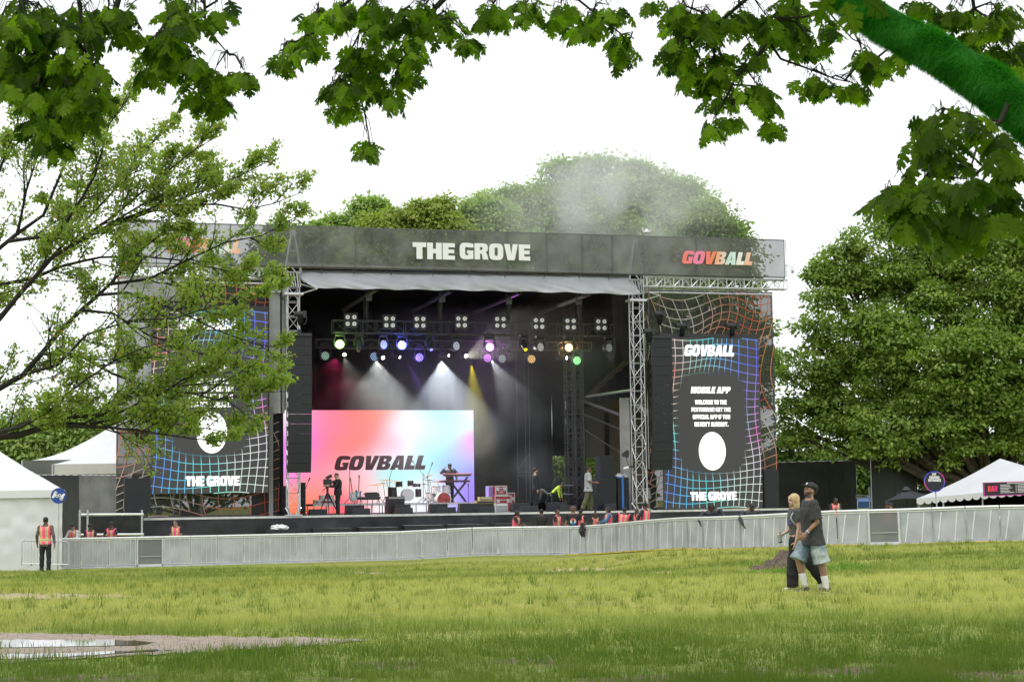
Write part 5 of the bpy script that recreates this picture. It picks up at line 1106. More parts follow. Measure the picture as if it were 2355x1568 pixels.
# round blue interpreter sign
def disc_sign(px, py, rpx, Y, lab, m, mrim, pole_to):
    c = P(px, py, Y); r = rpx/4000*Y; t = thing('round_sign', lab, 'sign', (c.x, c.y+.05, gz(c.x, c.y)), group='round signs on poles')
    mb = MB(); mb.cyl(c, (0, 1, 0), r*.93, .03, 40); mb.build('sign_face', m, t)
    if mrim:
        mb = MB(); mb.col = (1, 1, 1); n = 48
        for k in range(n):
            a0, a1 = 2*math.pi*k/n, 2*math.pi*(k+1)/n; q = math.sin(a0*2+.6)
            mb.col = (lerp(.08, .75, max(0, q)), lerp(.15, .08, abs(q)), lerp(.65, .35, max(0, q)))
            P_ = lambda a, rr, dy: c+Vector((rr*math.cos(a), dy, rr*math.sin(a)))
            mb.box8([P_(a0, r*.92, -.022), P_(a1, r*.92, -.022), P_(a1, r*.92, .02), P_(a0, r*.92, .02), P_(a0, r, -.022), P_(a1, r, -.022), P_(a1, r, .02), P_(a0, r, .02)])
        mb.build('rim', mrim, t)
    mb = MB(); mb.tube((c.x-pole_to, c.y+.05, gz(c.x, c.y)), c+Vector((0, .05, r)), .022, n=8); mb.build('pole', M_STEEL, t)
    return t, c, r
t, c, r = disc_sign(135, 1139.5, 19.2, 61.6, 'round blue sign with two white signing hands on a thin pole by the white tent', mat('sign_blue', (.015, .06, .30), .4), None, .03)
M_SW = mat('sign_white', (.8, .8, .8), .5); mb = MB(); Yo = c.y-.02
SK = [0]
def flat(pts, wd_):   # fat flat strokes on the sign face
    for (a, b) in zip(pts, pts[1:]):
        A = Vector((c.x+a[0]*r, Yo, c.z+a[1]*r)); B = Vector((c.x+b[0]*r, Yo, c.z+b[1]*r)); d = (B-A); n = Vector((-d.z, 0, d.x)).normalized()*wd_*r/2; e = d.normalized()*wd_*r*.3; SK[0] += .0012; oy = Vector((0, -SK[0], 0)); mb.prism([A-n-e+oy, B-n+e+oy, B+n+e+oy, A+n-e+oy], (0, -.004, 0))
for sgn in (1, -1):
    T_ = lambda L: [(sgn*p, sgn*q_) for p, q_ in L]
    flat(T_([(-.68, -.16), (-.42, .10)]), .26); flat(T_([(-.58, .05), (-.40, .22)]), .2); flat(T_([(-.62, .1), (-.48, .52)]), .07); flat(T_([(-.52, .12), (-.34, .55)]), .07); flat(T_([(-.45, .2), (-.20, .52)]), .07); flat(T_([(-.38, .22), (-.14, .36)]), .07)
    flat(T_([(-.05+.14*math.cos(a)-.12, -.03+.15*math.sin(a)) for a in [k*math.pi/6 for k in range(13)]]), .09)
mb.build('hand_symbol', M_SW, t)
t, c, r = disc_sign(2149, 1107, 23.8, 57.5, 'round black sign reading PIT VIEWING ENTRANCE with a pink and blue rim', mat('sign_black', (.012, .013, .02), .35), attrmat('sign_rim', emitonly=False), -.12)
mb = MB()
def rq(x0, y0, x1, y1, Y): return [P(x0, y0, Y), P(x1, y0, Y), P(x1, y1, Y), P(x0, y1, Y)]
def zz3(x, y): return ((3440+x/3.59)/1.7393, (1800+y/3.59)/1.7393)
for w_, x0, y0, x1, y1 in (('PIT', 1036, 328, 1094, 364), ('VIEWING', 992, 370, 1142, 408), ('ENTRANCE', 980, 412, 1162, 450)):
    a = zz3(x0, y0); b = zz3(x1, y1); put_text(mb, w_, rq(a[0], a[1], b[0], b[1], c.y-.025), Vector((0, 0, 0)), gap=.03)
mb.build('lettering', M_SW, t)
# ---- tents and stadium beyond the left wing
def swept(lab, px, py, ex, ey, eb, Y, depth, sag, wallm, name='peaked_tent'):
    pk = P(px, py, Y); e = P(ex, ey, Y); hw = pk.x-e.x; zb = P(ex, eb, Y).z
    t = thing(name, lab, 'tent', (pk.x, Y+depth/2, gz(pk.x, Y)), group='white peaked tents beyond the left wing')
    cs = [Vector((pk.x-hw, Y-depth/2, e.z)), Vector((pk.x+hw, Y-depth/2, e.z)), Vector((pk.x+hw, Y+depth/2, e.z)), Vector((pk.x-hw, Y+depth/2, e.z))]; mb = MB()
    for i in range(4):
        a, b = cs[i], cs[(i+1) % 4]; n = 12; vs = []
        for j in range(n+1):
            s_ = j/n
            for k in range(n+1): p = a.lerp(b, k/n).lerp(Vector((pk.x, Y, pk.z)), s_); p.z -= sag*math.sin(math.pi*s_**.8)*(pk.z-e.z); vs.append(p)
        mb.add(vs, [(j*(n+1)+k, j*(n+1)+k+1, (j+1)*(n+1)+k+1, (j+1)*(n+1)+k) for j in range(n) for k in range(n)])
    mb.build('roof', M_WFAB, t, smooth=True); mb = MB()
    for i in range(4): a, b = cs[i], cs[(i+1) % 4]; mb.quad(Vector((a.x, a.y, zb)), Vector((b.x, b.y, zb)), b, a)
    mb.build('side_wall', wallm, t); mb = MB()
    for q in cs: mb.tube(Vector((q.x, q.y, gz(q.x, q.y))), q, .06)
    mb.build('poles', M_STEEL, t); return t
M_GMESH = mat('dark_tent_mesh', (.13, .14, .13), .8, nscale=.7, namt=.2)
swept('high white tent with a swept peak and dark mesh sides beyond the left wing', 266, 975, 98, 1062, 1098, 97, 8, .20, M_GMESH)
swept('lower cream white tent in front of the swept high tent', 300, 1008, 158, 1070, 1093, 88, 6, .08, mat('cream_vinyl', (.60, .59, .54), .6, nscale=2, namt=.06))
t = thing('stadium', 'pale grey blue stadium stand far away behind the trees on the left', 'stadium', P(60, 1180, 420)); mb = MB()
a = P(-700, 968, 420); b = P(262, 962, 470); zt = P(60, 940, 420).z
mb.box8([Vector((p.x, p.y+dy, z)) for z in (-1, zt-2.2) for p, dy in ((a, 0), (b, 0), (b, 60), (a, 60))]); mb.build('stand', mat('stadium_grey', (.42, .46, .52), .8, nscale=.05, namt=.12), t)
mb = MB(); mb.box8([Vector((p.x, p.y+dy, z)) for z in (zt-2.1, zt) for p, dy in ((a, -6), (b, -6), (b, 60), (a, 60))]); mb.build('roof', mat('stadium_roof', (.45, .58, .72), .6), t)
mb = MB()
for k in range(22): q = a.lerp(b, k/22); mb.tube(Vector((q.x, q.y-2, 0)), Vector((q.x+7, q.y-4, zt-2)), .45, n=5); mb.tube(Vector((q.x+14, q.y-2, 0)), Vector((q.x+7, q.y-4, zt-2)), .45, n=5)
mb.build('columns', mat('stadium_column', (.34, .41, .50), .6), t)
# ---- dark screened fence, left
M_SCR = mat('dark_fence_screen', (.03, .031, .031), .85, nscale=.6, namt=.35, alpha=.99); M_SCR2 = mat('sheer_fence_screen', (.16, .16, .16), .85, nscale=.9, namt=.35, alpha=.97)
def scrwall(lab, x0, x1, yt0, yt1, Y0, Y1, m, zb=None, amp=.06, name='screen_fence', posts=4):
    A = P(x0, yt0, Y0); B = P(x1, yt1, Y1); t = thing(name, lab, 'fence', ((A.x+B.x)/2, (A.y+B.y)/2, gz((A.x+B.x)/2, A.y)), group='black screened fences'); mb = MB(); vs = []; n1, n2 = 40, 8
    for j in range(n2+1):
        for i in range(n1+1): p = A.lerp(B, i/n1); g0 = gz(p.x, p.y); vs.append(Vector((p.x, p.y-amp*mnoise.noise(Vector((i*.4, j*.5, x0))), lerp(p.z, g0, j/n2)+(.02*math.sin(i*1.3) if j == 0 else 0))))
    mb.add(vs, [(j*(n1+1)+i, j*(n1+1)+i+1, (j+1)*(n1+1)+i+1, (j+1)*(n1+1)+i) for j in range(n2) for i in range(n1)]); mb.build('screen_cloth', m, t, smooth=True)
    mb = MB(); mb.tube(A+Vector((0, .08, 0)), B+Vector((0, .08, 0)), .03)
    for k in range(posts+1): q = A.lerp(B, k/posts); mb.tube(Vector((q.x, q.y+.08, gz(q.x, q.y))), q+Vector((0, .08, .05)), .03)
    mb.build('posts', M_STEEL, t); return t
scrwall('tall dark screened fence between the white tent and the left wing scrim', 40, 182, 1092, 1092.5, 79, 77, M_SCR)
scrwall('paler grey screened fence with light patches right of the dark one', 182, 300, 1092.5, 1093, 77, 75.5, M_SCR2)
scrwall('long black screened fence right of the stage, below the big tree', 1784, 1968, 1063.5, 1059, 88, 90, M_SCR, posts=6)
scrwall('separate tall black screened fence left of the umbrella', 2003, 2107, 1054.5, 1050.5, 84, 85, M_SCR)
scrwall('low black fence screen just behind the bar umbrella', 2100, 2180, 1126, 1128, 86, 84, M_SCR)
t = thing('guard_rail', 'two-bar steel guard rail on the left wing above the stewards', 'guard rail', P(255, 1235, 73)); mb = MB()
for y in (1183, 1229): mb.tube(P(182, y, 73.4), P(330, y-1, 72.6), .05, n=8)
mb.build('rails', M_RAIL, t)
for x in (183, 201, 326): mb = MB(); q = P(x, 1172, 73); mb.tube((q.x, q.y+.06, gz(q.x, q.y)), q+Vector((0, .06, 0)), .045, n=8); mb.build('post', M_STEEL, t)
mb = MB(); A = P(182, 1187, 73.9); B = P(330, 1186, 73.1); wall(mb, (A.x, A.y, 0), (B.x, B.y, 0), lambda x, y: gz(x, y), A.z, 40, 8, .08, 6); mb.build('skirt', M_SKIRT, t, smooth=True)
t = thing('fence_rail', 'short galvanised rail joining the two black fences on the right', 'rail', P(1986, 1168, 86)); mb = MB()
for y in (1139, 1144): mb.tube(P(1968, y, 86), P(2004, y-.5, 86), .035)
for x in (1999, 2004): q = P(x, 1120, 86); mb.tube((q.x, q.y, gz(q.x, q.y)), q, .04)
mb.build('tubes', M_STEEL, t)
# small blue canopy
q = [P(1972, 1153, 100), P(2022, 1152, 100)]; pk = P(1999, 1139, 101.5); t = thing('blue_canopy', 'small blue pop-up canopy glimpsed between the two black fences', 'canopy', (pk.x, 101, gz(pk.x, 101)))
mb = MB(); cs = [q[0], q[1], q[1]+Vector((0, 3, 0)), q[0]+Vector((0, 3, 0))]; M_BLUEC = mat('blue_canopy_cloth', (.03, .09, .24), .6)
for i in range(4): mb.add([cs[i], cs[(i+1) % 4], pk], [(0, 1, 2)])
mb.build('roof', M_BLUEC, t); mb = MB()
for i in range(4): a, b = cs[i], cs[(i+1) % 4]; mb.quad(a-Vector((0, 0, .4)), b-Vector((0, 0, .4)), b, a)
mb.build('valance', M_BLUEC, t)
for q in cs: mb = MB(); mb.tube((q.x, q.y, gz(q.x, q.y)), q, .03); mb.build('leg', M_STEEL, t)
# umbrella
Yu = 78; ap = P(2084, 1124, Yu); L_, Rt, Fr = P(2034, 1152.5, Yu-.2), P(2140, 1137, Yu+.2), P(2114, 1146, Yu-1.0); Bk = L_+Rt-Fr
t = thing('market_umbrella', 'black square market umbrella tilted beside the bar tent', 'umbrella', (P(2088, 1160, Yu).x, Yu, gz(ap.x, Yu))); M_UMB = mat('black_umbrella_cloth', (.035, .037, .045), .6, spec=.4)
mb = MB()
for a, b in ((L_, Fr), (Fr, Rt), (Rt, Bk), (Bk, L_)):
    vs = [ap.lerp(a.lerp(b, k/6), j/6)-Vector((0, 0, .04*math.sin(math.pi*j/6)))+Vector((0, 0, .05*math.sin(math.pi*k/6)*j/6)) for j in range(7) for k in range(7)]; mb.add(vs, [(j*7+k, j*7+k+1, (j+1)*7+k+1, (j+1)*7+k) for j in range(6) for k in range(6)])
mb.build('canopy', M_UMB, t, smooth=True); mb = MB(); mb.loft([(ap-Vector((0, 0, .05)), Vector((.22, 0, 0)), Vector((0, .22, 0))), (ap+Vector((0, 0, .06)), Vector((.12, 0, 0)), Vector((0, .12, 0))), (ap+Vector((0, 0, .12)), Vector((.04, 0, 0)), Vector((0, .04, 0)))], 8); mb.build('vent_cap', M_UMB, t)
mb = MB(); mb.tube((ap.x+.08, ap.y, gz(ap.x, Yu)), ap, .03); mb.build('pole', M_PLASTIC, t)
for q in (L_, Fr, Rt, Bk): mb = MB(); mb.tube(ap-Vector((0, 0, .1)), q-Vector((0, 0, .03)), .012); mb.build('rib', M_PLASTIC, t)
# bar tent
FL, FR, BR, BL = P(2108, 1146, 71), P(2480, 1112, 64), P(2560, 1115, 70), P(2150, 1143, 78); pk = P(2300, 1054, 71)
t = thing('bar_tent', 'white frame tent with scalloped valance over the bar at the right edge', 'tent', (pk.x, pk.y, gz(pk.x, pk.y))); mb = MB(); cs = [FL, FR, BR, BL]
for i in range(4):
    a, b = cs[i], cs[(i+1) % 4]; n = 12; vs = []
    for j in range(n+1):
        for k in range(n+1): p = a.lerp(b, k/n).lerp(pk, j/n); p.z -= .10*math.sin(math.pi*j/n)*(1-.5*math.sin(math.pi*k/n)); vs.append(p)
    mb.add(vs, [(j*(n+1)+k, j*(n+1)+k+1, (j+1)*(n+1)+k+1, (j+1)*(n+1)+k) for j in range(n) for k in range(n)])
o = mb.build('roof', mat('tent_roof_vinyl', (.58, .59, .61), .5, nscale=.6, namt=.05), t, smooth=False); smooth_by_angle(o, 12)
mb = MB(); dn = Vector((0, 0, -1))
for i in range(4):
    a, b = cs[i], cs[(i+1) % 4]; L = (b-a).length; n = int(L/.42); hh = 0.23
    for k in range(n):
        A = a.lerp(b, k/n); B = a.lerp(b, (k+1)/n); pts = [A, A+dn*hh*.78]+[A.lerp(B, s_)+dn*(hh*(.8+.35*math.sin(math.pi*s_))) for s_ in (.15, .35, .5, .65, .85)]+[B+dn*hh*.55, B]
        mb.prism(pts, Vector((0, .01, 0)))
mb.build('scalloped_valance', M_WFAB, t)
for q in (FL+Vector((.12, .1, 0)), P(2169, 1142, 69.8), P(2259, 1130, 68.2), FR, BR, BL): mb = MB(); mb.tube((q.x, q.y, gz(q.x, q.y)-.3), q, .035, n=8); mb.build('leg', M_STEEL, t)
mb = MB(); a = P(2109, 1150, 71.3); b = P(2142, 1150, 73); wall(mb, (a.x, a.y, 0), (b.x, b.y, 0), 0, a.z, 14, 6, .12, 2); mb.build('gathered_curtain', M_WFAB, t, smooth=True)
mb = MB(); mb.quad(Vector((BL.x-.2, BL.y-.5, -.3)), Vector((BR.x, BR.y-.2, -.3)), BR-Vector((0, .2, 0)), BL+Vector((-.2, -.5, 0))); mb.build('dark_back_wall', M_BLACK, t)
t = thing('bar_counter', 'low white bar counter with coolers seen through the barricade under the bar tent', 'counter', P(2300, 1200, 66)); mb = MB(); a = P(2180, 1195, 66.5); b = P(2560, 1170, 62.5); zt = gz(a.x, a.y)+.95
mb.box8([Vector((p.x, p.y+dy, z)) for z in (gz(a.x, a.y), zt) for p, dy in ((a, 0), (b, 0), (b, .7), (a, .7))]); mb.build('counter_body', mat('grey_counter', (.4, .4, .4), .6), t)
for k in range(7): p = a.lerp(b, .1+k*.12); mb = MB(); mb.box((p.x, p.y-.2, gz(p.x, p.y)+.5), (.3+.1*(k % 3), .2, .35+.1*(k % 2))); mb.build('cooler_box', M_WHITE, None, label='white cooler box before the bar counter, seen through the barricade', cat='cooler', group='white cooler boxes by the bar')
# bar sign
Yb = 66; TL, TR, BR_, BL_ = P(2260.7, 1109.1, Yb), P(2440, 1103.5, Yb-1.4), P(2440, 1134.5, Yb-1.4), P(2262.6, 1141, Yb)
t = thing('bar_sign', 'dark sign with pink border reading BAR in orange and pink letters', 'sign', (TL+BR_)/2); back = Vector((0, .06, 0)); mb = MB(); mb.box8([BL_, BR_, BR_+back, BL_+back, TL, TR, TR+back, TL+back]); mb.build('board', mat('sign_dark_board', (.022, .018, .022), .45), t)
q = [TL, TR, BR_, BL_]; mb = MB(); off = Vector((0, -.012, 0))
def qq(x0, y0, x1, y1): return [on_quad(q, x0, 1-y0), on_quad(q, x1, 1-y0), on_quad(q, x1, 1-y1), on_quad(q, x0, 1-y1)]
for r_ in ((0, 0, 1, .045), (0, .945, 1, 1), (0, 0, .014, 1), (.986, 0, 1, 1)): a = [p+off*.5 for p in qq(*r_)]; mb.quad(*a)
mb.build('border', mat('magenta_paint', (.55, .04, .30), .5), t); mb = MB(); mb.col = (1, 1, 1)
put_text(mb, 'BAR', qq(.055, .27, .185, .67), off, colfn=lambda x: (.85, lerp(.12, .02, x), lerp(.06, .28, x)), shear=.15); mb.build('lettering', attrmat('bar_letters', emitonly=False), t)
mb = MB(); random.seed(3)
for k in range(6):
    for x0, x1 in ((.22, .40), (.42, .435), (.445, .62)):
        y0 = .2+.11*k; w_ = (x1-x0)*(.6+.4*random.random()) if x1-x0 > .05 else .012; mb.quad(*[p+off for p in qq(x0, y0, x0+w_, y0+.05)])
mb.quad(*[p+off for p in qq(.31, .07, .55, .13)]); mb.build('menu_lines', mat('menu_white', (.6, .6, .6), .6), t)
# ---- stump
c = G(1832, 1309); t = thing('tree_stump', 'weathered grey tree stump with spreading roots behind the walking couple', 'tree stump', (c.x, c.y+.35, gz(c.x, c.y))); o_ = Vector((c.x, c.y+.35, gz(c.x, c.y)))
mb = MB(); n1, n2 = 96, 22; vs = []
for j in range(n2+1):
    for i in range(n1):
        a = 2*math.pi*i/n1; root = max(0, math.cos(a*3+.4))**2*.7+max(0, -math.cos(a+.15))**6*1.1; R_ = .34+.62*root+.10*mnoise.noise(Vector((math.cos(a)*3, math.sin(a)*3, 0)))
        r_ = R_*j/n2; q_ = r_/(.26+.12*root); z = .33*(1 if q_ < .8 else math.exp(-(q_-.8)**1.1*1.5)); z += (.10*mnoise.noise(Vector((math.cos(a)*r_*9, math.sin(a)*r_*9, 1)))+.07*mnoise.noise(Vector((math.cos(a)*5, math.sin(a)*5, r_*2)))+.06*abs(mnoise.noise(Vector((math.cos(a)*11, math.sin(a)*11, r_*1.5)))))*(1 if j < n2-1 else .3)
        if j == n2: z = -.04
        vs.append(o_+Vector((r_*math.cos(a), r_*math.sin(a)*.7, z)))
mb.add(vs, [(j*n1+i, j*n1+(i+1) % n1, (j+1)*n1+(i+1) % n1, (j+1)*n1+i) for j in range(n2) for i in range(n1)])
mb.build('roots', mat('weathered_bark', (.13, .10, .078), .95, nscale=16, namt=.6, bump=.9), t, smooth=True)
# fallen leaves and litter close to the camera
n = 260; yy = 15.3+rng.random(n)**2*5; xx = (rng.random(n)-.5)*2*(yy*.29); C = np.stack([xx, yy, gz_np(xx, yy)+.012], -1); V, F = leafcloud(C, .05, 3, .7, 5)
npmesh('fallen_leaves', V, F, leafmat('dead_leaf', (.16, .09, .04), (.45, .42, .36), .1), var=rng.random(n), kind='stuff', label='scattered dry leaves and pale litter on bare soil in the foreground', cat='leaf litter')
# ================= PEOPLE =================
M_PINK = mat('pink_hivis', (.95, .10, .22), .6, nscale=5, namt=.08, emit=(.95, .10, .22), es=.0)
M_LIME = mat('lime_stripe', (.62, .72, .10), .6); M_SILV = mat('silver_stripe', (.42, .40, .33), .4)
M_SKIN = {'dark': mat('skin_dark', (.085, .045, .03), .5, nscale=20, namt=.06), 'brown': mat('skin_brown', (.20, .105, .065), .5, nscale=20, namt=.06), 'tan': mat('skin_tan', (.34, .19, .125), .5, nscale=20, namt=.05), 'fair': mat('skin_fair', (.55, .35, .27), .5, nscale=20, namt=.04)}
M_HAIRB = mat('hair_black', (.012, .010, .009), .55, nscale=30, namt=.4); M_HAIRC = mat('hair_brown', (.10, .05, .028), .6, nscale=25, namt=.4)
M_TEEB = mat('tee_black', (.022, .022, .024), .85, nscale=4, namt=.25); M_PANTB = mat('trousers_black', (.018, .018, .02), .85, nscale=4, namt=.25)
M_LIPS = mat('lips', (.30, .10, .09), .5); M_EYE = mat('eye_dark', (.02, .015, .012), .3); M_SHOEB = mat('shoe_black', (.02, .02, .02), .6); M_SOLE = mat('shoe_white', (.72, .70, .66), .6)
def fuse(mb, name, mats, parent, vox, it=2, paint=None, fac=.5, folds=0):
    me = bpy.data.meshes.new('tmp'); me.from_pydata(mb.v, [], mb.f)
    o = bpy.data.objects.new('tmp', me); COL.objects.link(o)
    r = o.modifiers.new('r', 'REMESH'); r.mode = 'VOXEL'; r.voxel_size = vox; r.use_smooth_shade = True
    if it: sm = o.modifiers.new('s', 'SMOOTH'); sm.iterations = it; sm.factor = fac
    bpy.context.view_layer.update(); dg = bpy.context.evaluated_depsgraph_get()
    m2 = bpy.data.meshes.new_from_object(o.evaluated_get(dg)); m2.name = name
    bpy.data.objects.remove(o); bpy.data.meshes.remove(me)
    if folds:
        nv = len(m2.vertices); co = np.empty(nv*3); no = np.empty(nv*3); m2.vertices.foreach_get('co', co); m2.vertex_normals.foreach_get('vector', no); co = co.reshape(-1, 3); no = no.reshape(-1, 3); dd = np.empty(nv)
        for i_, (x_, y_, z_) in enumerate(co.tolist()):
            q = Vector((x_*9+z_*3, y_*9, z_*5+x_*2)); dd[i_] = (1-abs(mnoise.noise(q))*2.2)*.8+mnoise.noise(q*2.6)*.5-.3
        m2.vertices.foreach_set('co', (co+no*(dd*folds)[:, None]).ravel())
        m2.update()
    m2.materials.clear()
    for m in (mats if isinstance(mats, (list, tuple)) else [mats]): m2.materials.append(m)
    n = len(m2.polygons)
    if paint:
        co = np.empty(n*3); m2.polygons.foreach_get('center', co); m2.polygons.foreach_set('material_index', paint(co.reshape(-1, 3)).astype(np.int32))
    m2.polygons.foreach_set('use_smooth', np.ones(n, bool)); m2.update()
    ob = bpy.data.objects.new(name, m2); COL.objects.link(ob); ob.parent = parent; return ob
def V3(*a): return Vector(a)
def limb(mb, pts, rs, n=10):
    """smooth tapering limb with rounded ends"""
    P_ = [Vector(p) for p in pts]; out = []; rr = []
    for i in range(len(P_)-1):
        for k in range(5 if i < len(P_)-2 else 6):
            t_ = k/5; out.append(P_[i].lerp(P_[i+1], t_)); rr.append(lerp(rs[i], rs[i+1], t_))
    mb.path(out, rr, n); mb.ball(P_[0], rs[0], nu=10, nv=6); mb.ball(P_[-1], rs[-1], nu=10, nv=6)
    for i in range(1, len(P_)-1): mb.ball(P_[i], rs[i]*1.01, nu=10, nv=6)
def hand(mb, w, d, side, curl=.5, s=1., palm=None):
    """w wrist, d forearm direction, side: sideways vector pointing to the thumb"""
    d = d.normalized(); th = (side-d*side.dot(d)).normalized(); nrm = d.cross(th).normalized()
    if palm is not None and nrm.dot(palm) < 0: nrm = -nrm
    c = w+d*.05*s; mb.ball(c, (.042*s, .018*s, .052*s), (th, nrm, d), 10, 6)
    for k, (o, L) in enumerate(((.028, .072), (.010, .082), (-.009, .076), (-.027, .060))):
        a = w+d*.085*s+th*(o*s); p = [a]
        for q in range(3): ang = curl*(q+1)*.62; p.append(p[-1]+(d*math.cos(ang)+nrm*math.sin(ang))*(L*s*(.42, .33, .25)[q]))
        mb.path(p, [.0098*s, .0094*s, .0086*s, .0075*s], 7); mb.ball(p[-1], .0075*s, nu=7, nv=5)
    a = w+d*.03*s+th*.034*s; p = [a, a+(th*.75+d*.6+nrm*.25).normalized()*.04*s, a+(th*.75+d*.6+nrm*.25).normalized()*.04*s+(d*.9+th*.2+nrm*curl).normalized()*.035*s]
    mb.path(p, [.0125*s, .0115*s, .009*s], 7)
def person(lab, X, Y, z0, top, rz, *, lean=(0, 0), twist=0., look=(0, 0), arms=None, legs=None, skin='brown', shirt=M_TEEB, sleeve='short', pants=M_PANTB, short_pants=False, vest=None, hair='short', hairm=M_HAIRB, cap=None,
           vox=.011, boxy=.0, crop=0., socks=None, shoes=(M_SHOEB, M_SOLE), wide=0., group=None, fem=False, extra=None, pelvis_drop=0., S_=None, wide_leg=0., beard=False, full_sleeve=None, grip=.55):
    F_, Rr, U_ = V3(0, 1, 0), V3(1, 0, 0), V3(0, 0, 1)
    def D(f, d, sd=0.): v = F_*f - U_*d + Rr*sd; return v.normalized()
    legs = legs or [D(.03, 1, -.05), D(-.03, 1, 0), D(.03, 1, .05), D(-.03, 1, 0)]
    legs = [D(*l) if isinstance(l, tuple) else l for l in legs]
    arms = arms or [D(.05, 1, -.12), D(.2, 1, .0), D(.05, 1, .12), D(.2, 1, .0)]
    arms = [D(*l) if isinstance(l, tuple) else l for l in arms]
    hw = .092; sh = (.185 if not fem else .165)+wide*.5; th_, sn_ = .43, .42
    # put the lower foot on the ground
    ends = []
    for i, sx in ((0, -1), (2, 1)): ends.append(legs[i].z*th_+legs[i+1].z*sn_)
    hz = .085-min(ends)
    pel = V3(0, 0, hz)
    sp = (U_+F_*lean[0]+Rr*lean[1]).normalized(); tw = Matrix.Rotation(twist, 3, 'Z'); Rs = (tw @ Rr); Rs = (Rs-sp*Rs.dot(sp)).normalized(); Fs = sp.cross(Rs)
    che = pel+sp*.50; neck = pel+sp*.56
    hd = Matrix.Rotation(look[0], 3, 'Z') @ F_; hu = U_+F_*lean[0]*.35
    hf = (hd*math.cos(look[1])+U_*math.sin(look[1])).normalized(); hr = hf.cross(U_).normalized(); hu = hr.cross(hf).normalized()
    hc = neck+sp*.012+hu*.118+hf*.018
    joints = {}
    body = MB()
    def torso(mb, g=0., z0_=-.09, z1_=.56, gb=0.):
        prof = [(-.10, .155, .11), (-.03, .168, .118), (.07, .155, .108), (.17, .138, .10), (.28, .155, .112), (.38, .172, .118), (.46, .172, .105), (.515, .14, .088), (.55, .082, .068), (.64, .054, .058)]
        if fem: prof = [(-.10, .16, .11), (-.03, .17, .12), (.07, .145, .105), (.16, .122, .092), (.27, .14, .118), (.36, .155, .125), (.45, .148, .098), (.515, .105, .078), (.55, .058, .058), (.64, .046, .050)]
        zs = np.linspace(z0_, z1_, 16); pz = [p[0] for p in prof]; rings = []
        for z in zs:
            rx = float(np.interp(z, pz, [p[1] for p in prof]))*(1+wide)+g; ry = float(np.interp(z, pz, [p[2] for p in prof]))*(1+wide*1.3)+g
            if gb: rx = max(rx, (.165+gb+max(0, -z)*.12) if z < .42 else rx); ry = max(ry, .118+gb*.9+max(0, -z)*.2 if z < .42 else ry)
            k = min(1, max(0, z/.5)); X_ = Rr.lerp(Rs, k); Y_ = F_.lerp(Fs, k); rings.append((pel+sp*z, X_*rx, Y_*ry))
        mb.loft(rings, 20)
    torso(body, 0, -.10, .66)
    for sx in (-1, 1): body.ball(che+Rs*(sx*(sh-.03))-sp*.02, (.062, .058, .062), nu=10, nv=8)
    # arms
    for i, sx in ((0, -1), (2, 1)):
        s0 = che+Rs*(sx*sh)-sp*.025; e = s0+arms[i]*.285; w = e+arms[i+1]*.25
        limb(body, [s0, e, w], [.052, .040, .027]); joints['s%d' % sx] = s0; joints['e%d' % sx] = e; joints['w%d' % sx] = w
        hand(body, w, arms[i+1], F_ if abs(arms[i+1].dot(F_)) < .6 else U_, grip if sx > 0 else .55, 1.0, -Rr*sx); joints['d%d' % sx] = arms[i+1]
    for i, sx in ((0, -1), (2, 1)):
        h0 = pel+Rr*(sx*hw)-U_*.02; k = h0+legs[i]*th_; a = k+legs[i+1]*sn_; joints['h%d' % sx] = h0; joints['k%d' % sx] = k; joints['a%d' % sx] = a
        limb(body, [h0, k, k.lerp(a, .35), a], [.088, .058, .058, .038])
    # head
    hx = (hr, hf, hu)
    body.ball(hc+hu*.02-hf*.005, (.076, .096, .098), hx, 16, 12); body.ball(hc+hf*.030-hu*.050, (.056, .062, .062), hx, 14, 10)
    body.ball(hc+hf*.062-hu*.092, (.024, .022, .020), hx, 8, 6); body.ball(hc+hf*.075+hu*.028, (.046, .020, .016), hx, 8, 6)
    body.loft([(hc+hf*.088+hu*.022, hr*.010, hu*.006), (hc+hf*.100-hu*.012, hr*.016, hu*.012), (hc+hf*.088-hu*.030, hr*.017, hu*.008)], 8)
    body.ball(hc+hf*.086-hu*.052, (.024, .012, .011), hx, 8, 6)
    for sx in (-1, 1): body.ball(hc+hr*(.078*sx)-hf*.005-hu*.012, (.012, .022, .034), hx, 8, 6)
    limb(body, [neck-sp*.04, hc-hu*.06-hf*.015], [.056, .052])
    htop = hc+hu*.12
    zt = (max(htop.z, 0)+(.02 if hair in ('curly',) else 0)+(.012 if cap else 0)+(.03 if hair == 'bun' else 0))
    s = S_ or (top-z0)/zt
    root = thing('person', lab, 'person', (0, 0, 0), group=group)
    def sc(mb): mb.v = [(a*s, b*s, c*s) for a, b, c in mb.v]; return mb
    hcs = np.array(hc)*s; fv, rv, uv = np.array(hf), np.array(hr), np.array(hu)
    def paint(C):
        q = (C-hcs)/s; f = q@fv; r = q@rv; u = q@uv; idx = np.zeros(len(C), int)
        lip = (f > .078) & (np.abs(r) < .025) & (np.abs(u+.052) < .0085); idx[lip] = 1
        eye = (f > .06) & (np.abs(np.abs(r)-.032) < .015) & (np.abs(u-.004) < .0075); idx[eye] = 2
        br = (f > .055) & (np.abs(np.abs(r)-.034) < .020) & (np.abs(u-.031) < .0055); idx[br] = 3
        if beard:
            bd = (f > -.01) & (u < -.035) & (u > -.13) & ((np.abs(r) > .026) | (u < -.066) | ((u > -.046) & (u < -.036))) & (np.abs(u+.052) > .0) & (f > .035-np.abs(r)*.6) ; idx[bd & ~lip] = 4
        return idx
